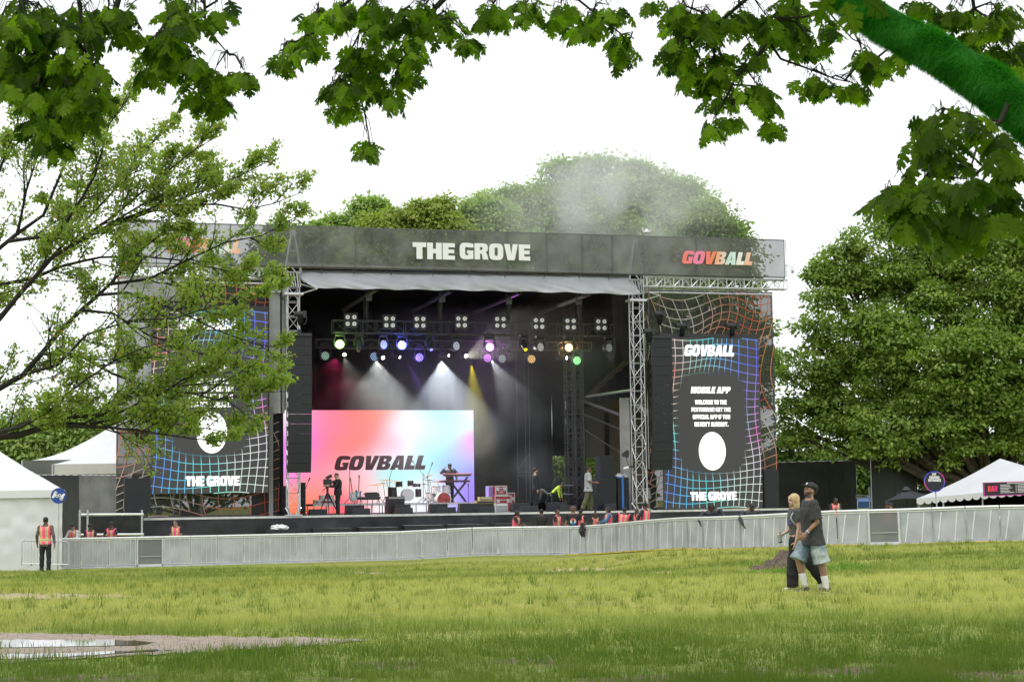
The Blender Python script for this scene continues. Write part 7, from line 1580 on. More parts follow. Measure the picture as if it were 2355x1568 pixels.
L_OAK = leafmat('leaf_mid_green', (.11, .19, .036), (.30, .40, .085), .42, (.24, .20, .06))
L_HAZE = leafmat('leaf_hazed_green', (.24, .34, .11), (.38, .48, .17), .45, (.40, .40, .13))  # leaf greens paled so the colour itself carries the haze
L_YEL = leafmat('leaf_yellow_green', (.22, .29, .06), (.38, .43, .10), .4, (.42, .30, .08))
L_DARK = leafmat('leaf_dark_green', (.10, .17, .05), (.20, .29, .08), .4)
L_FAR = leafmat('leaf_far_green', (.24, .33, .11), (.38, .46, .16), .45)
BG = 'big trees behind the stage and fences'
tree('oak_tree', 'huge rounded green tree filling the right side behind the bar tent', [(2200, 630, 165), (2060, 610, 120), (1985, 760, 135), (1880, 860, 75), (1900, 975, 95), (2010, 930, 130), (2150, 860, 180, -2), (2180, 985, 90, -3), (2330, 680, 190), (2400, 860, 200, -2), (2330, 960, 110, -3), (2050, 1010, 70, -3), (1935, 640, 60), (2500, 700, 200)],
     86, 4300, 46, .21, L_OAK, 2255, BG, .62, .75, 21, fill=.45, trunk_r=.55)
tree('broadleaf_tree', 'tall pale green tree rising through smoke above the middle of the banner', [(1395, 515, 118), (1275, 505, 84), (1195, 500, 55), (1160, 540, 48), (1325, 445, 66), (1470, 455, 66), (1550, 492, 70), (1600, 535, 58), (1345, 392, 30), (1290, 400, 30), (1385, 385, 26), (1465, 400, 28), (1540, 425, 26), (1625, 480, 30), (1165, 455, 32), (1135, 470, 22), (1670, 530, 28), (1480, 560, 120), (1300, 600, 120), (1400, 640, 120), (1160, 560, 80)],
     108, 3800, 42, .23, L_HAZE, 1400, BG, .8, .8, 22, trunk_r=.5)
tree('broadleaf_tree', 'green tree behind the right end of the banner and the right wing scrim', [(1640, 520, 55), (1600, 600, 90), (1690, 600, 60), (1640, 740, 110), (1560, 850, 110), (1700, 880, 90), (1620, 1000, 110), (1520, 700, 80)],
     104, 2200, 30, .26, L_OAK, 1610, BG, .75, .8, 23, trunk_r=.45)
tree('broadleaf_tree', 'yellow green tree top just above the left part of the banner', [(935, 530, 52), (1005, 512, 46), (870, 530, 40), (965, 492, 26), (900, 600, 90), (1030, 600, 90)], 100, 1500, 36, .23, L_YEL, 950, BG, .6, .8, 24)
tree('broadleaf_tree', 'grey green tree top left of the yellow green one above the banner', [(800, 530, 48), (765, 560, 50), (858, 490, 32), (835, 475, 20), (700, 615, 70), (800, 640, 90)], 103, 1400, 36, .23, L_HAZE, 780, BG, .6, .8, 25)
tree('broadleaf_tree', 'darker tree top between the yellow green tree and the tall smoky tree', [(1075, 500, 40), (1100, 475, 24), (1130, 530, 60), (1060, 560, 60), (1120, 640, 80)], 102, 1100, 36, .23, L_HAZE, 1090, BG, .6, .8, 26)
tree('broadleaf_tree', 'dark green tree seen through the left end of the banner', [(690, 590, 70), (640, 640, 80), (560, 700, 90), (480, 780, 110), (600, 820, 120)], 96, 1300, 24, .30, L_DARK, 600, BG, .7, .8, 27)
HG = 'bushy trees behind the stage'
for k, (bl, Y, lm, lab) in enumerate([
    ([(1290, 1080, 55), (1270, 1140, 55), (1340, 1120, 50)], 106, L_OAK, 'green bush seen through the left gap in the back drapes'), ([(1390, 1080, 60), (1420, 1140, 55), (1370, 1150, 40)], 108, L_OAK, 'green bush seen through the right gap in the back drapes'),
    ([(1990, 1090, 60), (1950, 1100, 60), (2040, 1100, 50)], 110, L_DARK, 'dark bushy tree in the gap between the two tall black fences'), ([(2130, 1080, 60), (2200, 1100, 60), (2280, 1110, 70)], 112, L_DARK, 'dark bushy tree behind the round pit viewing sign'),
    ([(1830, 1060, 60), (1790, 1110, 60), (1880, 1110, 55)], 112, L_DARK, 'dark bushy tree behind the long black fence, right of the LED screen'), ([(420, 1090, 70), (520, 1100, 70), (330, 1120, 60)], 112, L_DARK, 'dark bushy tree low behind the left LED screen'), ([(620, 1090, 70), (700, 1110, 70), (800, 1120, 70)], 114, L_DARK, 'dark bushy tree low behind the left truss tower'), ([(2390, 1080, 80), (2480, 1080, 80)], 112, L_DARK, 'dark bushy tree at the far right edge behind the bar tent')]):
    tree('bushy_tree', lab, bl, Y, 520, 22, .32, lm, None, HG, .7, .7, 40+k, trunk_r=.2)
FG = 'distant trees below the stadium'
for k, (bl, lm) in enumerate([([(20, 1035, 45), (60, 1050, 50)], L_FAR), ([(110, 1020, 42), (140, 1050, 50)], L_FAR), ([(190, 1000, 45), (215, 1035, 55)], L_FAR), ([(262, 990, 50), (290, 1030, 60)], L_HAZE), ([(-60, 1030, 50), (-20, 1060, 50)], L_FAR), ([(340, 985, 60), (380, 1040, 60)], L_HAZE)]):
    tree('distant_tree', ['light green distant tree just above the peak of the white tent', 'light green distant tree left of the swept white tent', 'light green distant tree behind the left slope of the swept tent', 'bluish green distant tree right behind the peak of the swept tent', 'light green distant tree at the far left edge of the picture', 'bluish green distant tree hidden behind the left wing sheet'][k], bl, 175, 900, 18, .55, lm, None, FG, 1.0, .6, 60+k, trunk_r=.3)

# ---- fine-leaved maple on the left: limbs sweep up to the right from a trunk outside the picture
rt = random.Random(12); MT_Y = 34.0
tm = thing('maple_tree', 'slender maple with sweeping dark limbs and sparse fresh leaves on the left', 'tree', (P(-330, 1000, MT_Y).x, MT_Y, gz(P(-330, 1000, MT_Y).x, MT_Y)))
LIMBS = [
 ([(-330, 1060), (-120, 1010), (0, 1002), (51, 999), (94, 986), (125, 975), (154, 965), (185, 956), (256, 955), (291, 944), (316, 931), (380, 900), (450, 850), (520, 810)], .115, 0),
 ([(94, 986), (154, 979), (188, 980), (248, 985), (308, 987), (376, 997), (440, 1008), (520, 1016)], .06, -.8), ([(125, 975), (213, 973), (248, 965), (268, 961), (330, 962), (400, 975), (470, 985), (560, 1000)], .05, .8),
 ([(-300, 1040), (-100, 1005), (0, 992), (51, 980), (77, 963), (103, 953), (120, 943), (154, 905), (200, 870), (260, 830), (330, 800), (400, 780)], .07, -1.5),
 ([(-330, 1020), (-150, 960), (-40, 915), (50, 862), (95, 813), (140, 755), (188, 713), (225, 678), (255, 653), (288, 618), (330, 570), (390, 520), (450, 480)], .10, .5),
 ([(225, 678), (290, 672), (350, 690), (420, 720), (500, 760), (580, 790), (640, 800)], .045, -.6), ([(95, 813), (180, 815), (260, 860), (320, 880), (400, 890), (480, 880), (560, 870), (640, 895)], .05, 1.2),
 ([(-330, 990), (-140, 860), (0, 730), (38, 683), (88, 630), (108, 605), (160, 568), (225, 533), (250, 518), (330, 470), (400, 440), (470, 410)], .09, -.7),
 ([(-200, 830), (0, 653), (75, 638), (138, 613), (188, 600), (230, 593), (320, 590), (420, 600), (520, 620), (600, 640), (655, 690)], .06, 1.5),
 ([(-330, 950), (-160, 760), (-40, 600), (40, 540), (100, 493), (143, 387), (173, 333), (200, 270), (215, 220)], .08, .9), ([(20, 555), (130, 540), (190, 450), (217, 400), (250, 283), (290, 230), (310, 190)], .05, -1.2),
 ([(88, 630), (150, 560), (207, 500), (300, 400), (350, 333), (400, 290)], .05, 1.8), ([(160, 568), (253, 500), (367, 407), (440, 350), (490, 320)], .045, -1.6), ([(225, 533), (350, 483), (443, 450), (513, 427), (570, 400), (620, 370)], .04, .4),
 ([(250, 518), (367, 473), (500, 473), (567, 483), (630, 470), (700, 440)], .04, -.9), ([(-250, 860), (-100, 640), (-30, 480), (0, 400), (20, 330), (50, 250)], .06, -1.8), ([(-200, 800), (-120, 560), (-80, 420), (-60, 300), (-20, 180)], .06, 1),
 ([(255, 653), (340, 640), (430, 600), (520, 560), (600, 540), (680, 500)], .045, 1.1), ([(50, 862), (130, 840), (200, 770), (300, 740), (400, 730), (500, 700), (600, 690)], .045, -1.3), ([(188, 713), (260, 720), (340, 770), (430, 800), (520, 840), (600, 850)], .04, 2.0),
 ([(380, 900), (430, 905), (500, 920), (580, 900), (660, 900)], .03, .3), ([(40, 540), (60, 440), (90, 350), (130, 280), (150, 220)], .04, .2)]
mbb = MB(); LC = []; LD = []
def twig(p, d, L, r, lev):
    n = 4; pts = [p]; q = p.copy(); dd = d.copy()
    for k in range(n):
        dd = (dd+Vector((rt.uniform(-.22, .22), rt.uniform(-.25, .25), rt.uniform(-.12, .22)))).normalized(); q = q+dd*(L/n); pts.append(q.copy())
    mbb.path(pts, [max(.0042, lerp(r, r*.45, k/n)) for k in range(n+1)], 4 if lev else 5)
    if lev >= 2:
        for k in range(11):
            s_ = rt.random(); i = min(n-1, int(s_*n)); c = pts[i].lerp(pts[i+1], s_*n-i); LC.append(c+Vector((rt.uniform(-.10, .10), rt.uniform(-.12, .12), rt.uniform(-.07, .08)))); LD.append(dd)
        return
    m = 5 if lev == 0 else 4
    for k in range(m):
        s_ = .15+.85*(k+rt.random())/m; i = min(n-1, int(s_*n)); c = pts[i].lerp(pts[i+1], s_*n-i)
        nd = (dd+Vector((rt.uniform(-.9, .9), rt.uniform(-.8, .8), rt.uniform(-.55, .8)))).normalized(); twig(c, nd, L*rt.uniform(.42, .62), max(.0035, r*.5), lev+1)
for pts, r0, dy in LIMBS:
    W = [P(x, y, MT_Y+dy*min(1, i/5)) for i, (x, y) in enumerate(pts)]; n = len(W)
    for i in range(1, n-1): W[i] = W[i]+Vector((0, rt.uniform(-.1, .1), rt.uniform(-.02, .02)))
    rs = [lerp(r0, max(.008, r0*.14), (i/(n-1))**.8) for i in range(n)]; mbb.path(W, [q*.8 for q in rs], 8)
    tot = sum((W[i+1]-W[i]).length for i in range(n-1)); acc = 0
    for i in range(n-1):
        L = (W[i+1]-W[i]).length; d = (W[i+1]-W[i]).normalized(); k = int(L/.26+rt.random())
        for q_ in range(k):
            t_ = (q_+rt.random())/max(1, k); s_ = (acc+t_*L)/tot; p = W[i].lerp(W[i+1], t_); px_ = pts[i][0]
            if px_ < -60 and rt.random() < .6: continue
            if s_ < .10: continue
            up = 1 if rt.random() < .68 else -1
            nd = (d*rt.uniform(.5, 1.1)+Vector((rt.uniform(-.3, .3), rt.uniform(-.7, .7), up*rt.uniform(.15, .75)))).normalized()
            if p.z < P(0, 1000, MT_Y).z+.15 and nd.z < -.1: nd.z = abs(nd.z)*.5
            twig(p, nd, rt.uniform(.6, 1.25)*(1.15-.80*s_), .016*(1.2-.6*s_), 0 if rt.random() < .72 else 1)
        acc += L
tb = tm.location.copy(); mb = MB(); mb.path([tb-Vector((0, 0, .1)), tb+Vector((.05, 0, 1.0)), P(-330, 1040, MT_Y), P(-320, 900, MT_Y), P(-300, 700, MT_Y), P(-270, 450, MT_Y)], [.34, .27, .24, .18, .12, .07], 12); mb.build('trunk', M_BARK, tm, smooth=True)
mbb.build('limbs', mat('maple_bark', (.026, .022, .019), .9, nscale=10, namt=.35), tm, smooth=True)
LC = np.array([tuple(c) for c in LC]); r = np.random.default_rng(5)
def mapleleaf(C, size, r):
    n = len(C); ax = r.normal(size=(n, 3)); ax[:, 2] -= .5; ax /= np.linalg.norm(ax, axis=1)[:, None]; nm = r.normal(size=(n, 3))*.8; nm[:, 2] += .9; nm -= ax*(nm*ax).sum(1)[:, None]; nm /= np.linalg.norm(nm, axis=1)[:, None]; e = np.cross(nm, ax)
    T = np.array([(0, 0), (.30, -.05), (.52, .35), (.26, .45), (.30, .80), (0, 1.05), (-.30, .80), (-.26, .45), (-.52, .35), (-.30, -.05)]); s = size*(.6+.7*r.random(n))
    V = C[:, None, :]+e[:, None, :]*(T[None, :, 0, None]*s[:, None, None])+ax[:, None, :]*(T[None, :, 1, None]*s[:, None, None])
    base = (np.arange(n)*10)[:, None]; tri = np.array([(0, 1, 2), (0, 2, 3), (0, 3, 4), (0, 4, 5), (0, 5, 6), (0, 6, 7), (0, 7, 8), (0, 8, 9)])
    return V.reshape(-1, 3), (base[:, :, None]+tri[None]).reshape(-1, 3), 8
V, F, k = mapleleaf(LC, .058, r); print('maple leaves', len(LC))
hg = (LC[:, 2]-2)/9
vv = np.clip(.10+.55*r.random(len(LC))+.25*np.clip(hg, 0, 1)+np.where(r.random(len(LC)) < .035, .5, 0), 0, 1)
npmesh('crown', V, F, leafmat('leaf_maple', (.17, .25, .05), (.36, .43, .12), .55, (.50, .30, .12)), tm, var=np.repeat(vv, k))

# ---- near oaks whose leaves hang into the top of the picture
def oak_template():
    v = []; f = []
    w_ = .12; ys = [0, .2, .42, .62, .78]
    def add(p): v.append(p); return len(v)-1
    L = [add((-w_*(.4 if y == 0 else 1), y)) for y in ys]; Rr = [add((w_*(.4 if y == 0 else 1), y)) for y in ys]
    for i in range(4): f += [(L[i], Rr[i], Rr[i+1]), (L[i], Rr[i+1], L[i+1])]
    for sx in (-1, 1):
        for y, x, up in ((.19, .33, .05), (.42, .45, .13), (.65, .34, .15)):
            a = add((sx*w_*.8, y-.10)); b = add((sx*x*.66, y-.055)); c = add((sx*x, y+up*.3)); c2 = add((sx*x*.80, y+up*.75)); d = add((sx*x*.78, y+up+.05)); e = add((sx*w_*.8, y+.10))
            f += [(a, b, e), (b, c2, e), (b, c, c2), (c2, d, e)]
    a = add((-w_, .76)); b = add((w_, .76)); c = add((.17, .93)); d = add((.06, .90)); e = add((0, 1.08)); g = add((-.06, .90)); h_ = add((-.17, .93))
    f += [(a, b, d), (b, c, d), (a, d, g), (d, e, g), (a, g, h_)]
    return np.array(v), np.array(f)
OV, OF = oak_template()
def oakleaves(Q, AX, NM, S):
    AX = AX/np.linalg.norm(AX, axis=1)[:, None]; NM = NM-AX*(NM*AX).sum(1)[:, None]; NM /= np.linalg.norm(NM, axis=1)[:, None]; E = np.cross(NM, AX)
    x, y = OV[:, 0], OV[:, 1]; zc = -.30*np.abs(x)-.22*y*y
    V = Q[:, None]+E[:, None]*(x[None, :, None]*S[:, None, None])+AX[:, None]*(y[None, :, None]*S[:, None, None])+NM[:, None]*(zc[None, :, None]*S[:, None, None])
    F = (np.arange(len(Q))*len(OV))[:, None, None]+OF[None]
    return V.reshape(-1, 3), F.reshape(-1, 3)
r = np.random.default_rng(77)
def cluster_leaves(regions, size, tw, anchor_up=1.2):
    """regions: (cx, cy, rx, ry, shoots, Y). Shoots of drooping leaves; every shoot hangs on a twig from its cluster's branch"""
    Q = []; A = []; N_ = []; S_ = []
    for cx, cy, rx, ry, ns, Y, *an in regions:
        ns = max(1, int(round(ns*.62))); rx *= .78; ry *= .72; cy -= 6
        ax_, ay_ = an if an else (cx, cy-ry-60)
        cen = P(cx, cy-ry*.2, Y); near = [b for b in BR if b.z > cen.z-.05 and (b-cen).length > .12] or BR
        anchor = min(near, key=lambda b: (b-cen).length) if not an else P(ax_, ay_, Y); spine = [anchor, anchor.lerp(cen, .5)+Vector((r.normal()*.03, r.normal()*.1, .05)), cen]; tw.path(spine, [.009, .007, .004], 6)
        for k in range(ns):
            a = r.random()*6.28; q_ = r.random()**.5; px = cx+rx*q_*math.cos(a); py = cy+ry*q_*math.sin(a); dY = r.normal()*.35; c = P(px, py, Y+dY)
            s0 = spine[0].lerp(spine[1], r.random()) if r.random() < .3 else spine[1].lerp(spine[2], r.random()); mid = s0.lerp(c, .55)+Vector((0, 0, .06)); tw.path([s0, mid, c], [.0035, .003, .002], 4)
            n = r.integers(5, 8)
            for i in range(n):
                b = 6.28*i/n+r.random()*.8; out = np.array([math.cos(b), math.sin(b)*.8, -.55-.7*r.random()]); p0 = np.array(c)+out*np.array([.03, .03, .03])
                Q.append(p0+r.normal(size=3)*.015); A.append(out+r.normal(size=3)*.18); nm = np.array([math.cos(b)*.6, -.5+r.normal()*.6, .9+r.normal()*.3]); N_.append(nm); S_.append(size*(.7+.5*r.random()))
    return np.array(Q), np.array(A), np.array(N_), np.array(S_)
M_TWIG = mat('oak_twig', (.05, .042, .035), .9)
# right oak with the fur-wrapped limb
LIMB = [(1640, -260), (1790, -130), (1905, -42), (2020, 46), (2155, 120), (2262, 186), (2355, 256), (2500, 375), (2680, 560), (2850, 800)]
LY = [12.5, 11.8, 11.2, 10.9, 10.6, 10.4, 10.3, 10.2, 10.1, 10.1]; LR = [.08, .09, .10, .106, .113, .119, .127, .16, .23, .32]
LW = [P(x, y, Y) for (x, y), Y in zip(LIMB, LY)]; bx_ = LW[-1].x+.15
to = thing('oak_tree', 'near oak whose limb is wrapped in bright green fur, leaves hanging into the top', 'tree', (bx_, 10.1, gz(bx_, 10.1)))
LW += [Vector((bx_, 10.1, 1.2)), Vector((bx_+.05, 10.1, -.1))]; LR += [.38, .46]
def spline(Pn, Rn, sub=6):
    o = []; rr = []
    for i in range(len(Pn)-1):
        p0, p1, p2, p3 = Pn[max(0, i-1)], Pn[i], Pn[i+1], Pn[min(len(Pn)-1, i+2)]
        for k in range(sub): t_ = k/sub; o.append(.5*((2*p1)+(p2-p0)*t_+(2*p0-5*p1+4*p2-p3)*t_*t_+(3*p1-p0-3*p2+p3)*t_**3)); rr.append(lerp(Rn[i], Rn[i+1], t_))
    return o+[Pn[-1]], rr+[Rn[-1]]
sp_, sr_ = spline(LW, LR); M_FURB = mat('green_fur_base', (.02, .20, .012), .95, nscale=9, namt=.35)
mb = MB(); mb.path(sp_, [q*(1+.04*math.sin(i*1.1)) for i, q in enumerate(sr_)], 24); mb.build('trunk', M_FURB, to, smooth=True)
# fur: fine tapering hairs combed downward
n = 150000; seg = r.integers(0, 66, n); u_ = r.random(n); A0 = np.array([tuple(p) for p in sp_]); RR = np.array(sr_)
seg = np.minimum(seg, len(A0)-2); c = A0[seg]*(1-u_)[:, None]+A0[seg+1]*u_[:, None]; tdir = A0[seg+1]-A0[seg]; tdir /= np.linalg.norm(tdir, axis=1)[:, None]; rad = RR[seg]*(1-u_)+RR[seg+1]*u_
ref = np.tile([0, 1.0, 0], (n, 1)); e1 = np.cross(tdir, ref); e1 /= np.linalg.norm(e1, axis=1)[:, None]; e2 = np.cross(tdir, e1); th = r.random(n)*2*np.pi; o_ = e1*np.cos(th)[:, None]+e2*np.sin(th)[:, None]
root_ = c+o_*(rad*.97)[:, None]; hl = (.032+.03*r.random(n))[:, None]; cl = np.stack([np.sin(root_[:, 0]*23+root_[:, 2]*17), np.sin(root_[:, 2]*29), np.cos(root_[:, 0]*19)], 1)*.25
dirs = o_*.62+np.array([0, 0, -.75])+cl+r.normal(size=(n, 3))*.22; dirs /= np.linalg.norm(dirs, axis=1)[:, None]; tip = root_+dirs*hl; sd = np.cross(dirs, o_); sd /= (np.linalg.norm(sd, axis=1)[:, None]+1e-6); wd = .0028
V = np.stack([root_-sd*wd, root_+sd*wd, tip], 1).reshape(-1, 3)
npmesh('fur_wrap', V, np.arange(3*n).reshape(-1, 3), leafmat('fur_green', (.02, .25, .012), (.12, .52, .055), .4), to, var=r.random(n))
tw = MB(); BR = []
for pts, r0, Y in [([(1905, -42), (1825, 0), (1807, 18), (1788, 55), (1770, 99), (1735, 135), (1693, 176), (1665, 235)], .028, 12.6), ([(1770, 99), (1796, 136), (1858, 158), (1924, 183), (1960, 190)], .012, 12.6), ([(1790, -80), (1715, 0), (1642, 62), (1640, 110), (1645, 161)], .02, 12.8), ([(1895, 26), (1850, 40), (1814, 42), (1770, 40)], .012, 12.3),
                ([(2318, 238), (2302, 279), (2258, 315), (2228, 341), (2173, 378), (2120, 430), (2080, 470)], .017, 10.2), ([(2251, 323), (2232, 389), (2236, 458), (2229, 543)], .008, 10.2), ([(2302, 279), (2250, 275), (2200, 260), (2150, 280)], .009, 10.2), ([(2230, -60), (2240, 20), (2215, 45), (2140, 75)], .018, 12), ([(2400, 140), (2330, 170), (2290, 140), (2200, 130)], .014, 12), ([(2010, 46), (2060, 110), (2085, 140)], .006, 11.5), ([(1905, 28), (1960, 90), (2000, 110), (2030, 160)], .007, 12),
                ([(1905, -42), (1700, -120), (1450, -100), (1200, -110), (1000, -90)], .07, 12.5), ([(1200, -110), (1080, -60), (1000, 20), (985, 70), (950, 140), (900, 190)], .03, 12.5), ([(985, 70), (905, 30), (895, 110), (890, 170)], .010, 12.5), ([(1000, -60), (860, -40), (780, 20), (760, 60), (700, 85), (640, 120)], .016, 12.5), ([(850, -40), (835, 60), (800, 130), (790, 200), (830, 270), (845, 310)], .009, 12.5), ([(1050, -60), (1200, -20), (1330, 0), (1380, 40), (1430, 80), (1445, 110)], .014, 12.5), ([(1340, -60), (1500, -40), (1600, -20), (1580, 60), (1600, 150)], .014, 12.8)]:
    Wp = [P(x, y, Y) for x, y in pts]; tw.path(Wp, [lerp(r0, r0*.3, i/(len(pts)-1)) for i in range(len(pts))], 7); BR += [Wp[i].lerp(Wp[i+1], k/6) for i in range(len(Wp)-1) for k in range(6)]
REG_R = [(1570, 40, 55, 40, 20, 13), (1560, 120, 48, 50, 20, 13), (1620, 60, 50, 60, 22, 13), (1600, 190, 48, 45, 18, 13), (1660, 150, 38, 50, 14, 13), (1650, 225, 28, 30, 7, 13), (1680, 270, 24, 18, 5, 12.8), (1640, 285, 22, 20, 5, 12.8), (1705, 40, 45, 38, 14, 13), (1770, 60, 40, 50, 13, 13), (1730, 120, 30, 30, 7, 13), (1830, 70, 38, 55, 14, 13), (1820, 20, 40, 25, 8, 13), (1700, 205, 22, 22, 4, 12.8),
         (1745, 210, 38, 26, 10, 12.6), (1770, 240, 22, 14, 4, 12.6), (1770, 285, 22, 16, 5, 12.6), (1860, 185, 26, 16, 5, 12.6), (1905, 190, 30, 18, 7, 12.6), (1960, 200, 34, 18, 8, 12.6), (1985, 130, 30, 30, 8, 12.4), (2010, 165, 22, 25, 5, 12.4), (2060, 130, 18, 18, 4, 12), (1900, 60, 30, 24, 6, 12.8), (1870, 110, 26, 26, 6, 12.8),
         (2120, 10, 30, 16, 7, 12), (2210, 25, 45, 25, 12, 12), (2150, 60, 30, 24, 7, 12), (2230, 80, 30, 30, 9, 12), (2300, 40, 50, 45, 20, 12), (2330, 120, 40, 50, 16, 12), (2340, 190, 26, 30, 7, 12), (2290, 130, 26, 24, 5, 12)]
REG_RN = [(2160, 285, 40, 36, 8, 9.6), (2240, 290, 40, 30, 7, 9.6), (2300, 330, 40, 40, 8, 9.6), (2130, 350, 40, 46, 10, 9.6), (2190, 370, 40, 40, 9, 9.6), (2090, 430, 46, 36, 10, 9.5), (2150, 440, 40, 34, 8, 9.5), (2040, 470, 34, 22, 6, 9.4), (2230, 440, 40, 40, 8, 9.5), (2320, 430, 46, 50, 11, 9.6), (2080, 500, 34, 22, 6, 9.4), (2180, 500, 40, 34, 9, 9.4), (2270, 520, 40, 36, 9, 9.4), (2340, 510, 30, 36, 7, 9.5), (2160, 545, 30, 22, 6, 9.3), (2220, 555, 26, 16, 5, 9.3), (2345, 380, 30, 30, 6, 9.5)]
REG_C = [(790, 30, 50, 40, 14, 12.5), (870, 40, 60, 45, 20, 12.5), (960, 40, 60, 45, 20, 12.5), (1030, 50, 45, 45, 12, 12.5), (650, 130, 36, 22, 7, 12.5), (700, 95, 40, 40, 11, 12.5), (725, 40, 30, 36, 9, 12.5), (860, 110, 55, 40, 16, 12.5), (940, 110, 50, 45, 14, 12.5), (800, 190, 48, 40, 13, 12.5), (860, 185, 50, 40, 13, 12.5), (790, 240, 30, 28, 8, 12.5), (765, 210, 28, 28, 6, 12.5), (935, 185, 30, 34, 8, 12.5), (905, 215, 22, 20, 5, 12.5), (850, 330, 24, 20, 6, 12.4, 830, 230), (1130, 30, 50, 30, 14, 12.5), (1210, 20, 50, 28, 12, 12.5), (1290, 30, 45, 34, 12, 12.5), (1350, 55, 45, 34, 12, 12.5), (1410, 85, 38, 30, 9, 12.5), (1440, 125, 20, 16, 4, 12.5), (1400, 20, 40, 20, 7, 12.5), (1075, 90, 22, 20, 5, 12.5), (820, 130, 30, 30, 7, 12.5), (1500, 5, 20, 10, 2, 12.5)]
Q, A, N_, S_ = cluster_leaves([(a_, b_, c_, d_, e_*1.25, *f_) for a_, b_, c_, d_, e_, *f_ in REG_R+REG_C], .125, tw); V, F = oakleaves(Q, A, N_, S_); L_NEAR = leafmat('leaf_oak_near', (.03, .080, .006), (.33, .50, .036), .62, None, .15)
npmesh('crown', V, F, L_NEAR, to, var=np.repeat(np.clip(r.random(len(Q)), 0, 1), len(OF)))
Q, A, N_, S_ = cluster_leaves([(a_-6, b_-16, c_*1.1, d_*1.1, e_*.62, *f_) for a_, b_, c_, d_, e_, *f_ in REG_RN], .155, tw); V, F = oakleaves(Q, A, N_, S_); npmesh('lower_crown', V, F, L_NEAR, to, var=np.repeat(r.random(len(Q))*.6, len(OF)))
Q = np.array([tuple(P(*q)) for q in ((1905, -18, 6.4), (1945, 5, 6.3), (1985, -12, 6.4), (1860, -30, 6.5))]); A = np.array([(-.3, .2, -.8), (.35, 0, -1), (.8, .1, -.5), (-.8, 0, -.3)]); V, F = oakleaves(Q, A, np.array([(0, -1, .25)]*4), np.array([.13]*4)); npmesh('nearest_leaves', V, F, L_NEAR, to, var=np.repeat(np.array([.2, .3, .1, .2]), len(OF)))
tw.path([P(1985, -70, 7), P(1945, -25, 6.4)], .006, 5)
# the rest of this crown spreads overhead, outside the picture, and shades the near grass
def overhead(n, x0, x1, y0, y1, zf, root, nm, twm):
    x = lerp(x0, x1, r.random(n)); y = lerp(y0, y1, r.random(n)); z = zf(y)+.62+r.random(n)*2.6; k = np.stack([x, y, z], -1)
    Q = np.repeat(k, 7, 0)+r.normal(size=(n*7, 3))*.16; A = r.normal(size=(n*7, 3)); A[:, 2] -= .5; N_ = r.normal(size=(n*7, 3)); N_[:, 2] += 1; V, F = oakleaves(Q, A, N_, .21*(.8+.5*r.random(n*7))); npmesh(nm, V, F, L_NEAR, root, var=np.repeat(r.random(n*7), len(OF)))
zt_ = lambda y: 1.7+y*(1185/4000.)
overhead(1250, -1.5, 9.5, 3, 17, zt_, to, 'upper_crown', None)
for k in range(26):
    a = LW[0] if k % 2 else LW[1]; y = 4+12*rt.random(); b = Vector((rt.uniform(-1, 9), y, zt_(y)+1.2+rt.random())); s_ = Vector((bx_-.5, 10.1, 4.6)); tw.path([s_, s_.lerp(b, .5)+Vector((0, 0, .5)), b], [.07, .045, .015], 6)
tw.build('twigs', M_TWIG, to, smooth=True)
# left oak
tl = thing('oak_tree', 'near oak with dark blurred leaves hanging into the top left corner', 'tree', (-6.6, 9.5, gz(-6.6, 9.5))); tw = MB(); BR = []
mb = MB(); tp, tr_ = spline([Vector((-6.6, 9.5, -.1)), Vector((-6.6, 9.5, 1)), Vector((-6.4, 9.6, 3.6)), Vector((-5.2, 10, 5.6)), Vector((-3.2, 10.4, 6.6)), Vector((-1.4, 10.8, 7.0))], [.42, .33, .28, .2, .13, .06]); mb.path(tp, tr_, 14); mb.build('trunk', M_BARK, tl, smooth=True)
for pts, r0, Y in [([(330, -120), (275, -10), (262, 40), (230, 85), (200, 130), (170, 175), (120, 200)], .022, 10), ([(480, -100), (470, 0), (472, 60), (500, 95), (530, 130)], .012, 10.4), ([(60, -100), (50, 0), (60, 80), (100, 160), (130, 220), (120, 270)], .02, 9.6), ([(330, -60), (380, 0), (400, 60), (420, 120), (450, 180), (480, 215)], .012, 10.3), ([(200, -60), (180, 0), (190, 80), (210, 160), (220, 210)], .014, 9.7)]:
    Wp = [P(x, y, Y) for x, y in pts]; tw.path(Wp, [lerp(r0, r0*.3, i/(len(pts)-1)) for i in range(len(pts))], 7); BR += [Wp[i].lerp(Wp[i+1], k/6) for i in range(len(Wp)-1) for k in range(6)]
REG_L = [(30, 40, 55, 60, 22, 9.6), (110, 50, 60, 60, 22, 9.8), (190, 50, 50, 60, 18, 9.8), (250, 40, 45, 45, 13, 10), (40, 140, 60, 55, 20, 9.6), (130, 140, 60, 50, 20, 9.6), (210, 150, 48, 45, 14, 9.8), (90, 210, 55, 40, 15, 9.5), (160, 230, 52, 45, 14, 9.5), (225, 215, 30, 36, 8, 9.7), (110, 285, 48, 36, 12, 9.4), (190, 265, 32, 30, 7, 9.5), (10, 190, 30, 30, 6, 9.5), (120, 325, 22, 14, 4, 9.4), (300, 20, 22, 20, 4, 10), (303, 72, 12, 14, 2, 10),
         (400, 20, 45, 36, 11, 10.3), (450, 40, 40, 40, 10, 10.3), (500, 15, 32, 26, 6, 10.3), (350, 105, 34, 24, 7, 10.3), (400, 110, 45, 36, 11, 10.3), (350, 155, 26, 24, 5, 10.3), (430, 150, 44, 36, 10, 10.3), (500, 160, 40, 24, 8, 10.3), (560, 170, 28, 22, 5, 10.3), (455, 205, 30, 26, 6, 10.3), (495, 232, 28, 16, 4, 10.3), (385, 65, 26, 26, 5, 10.3)]
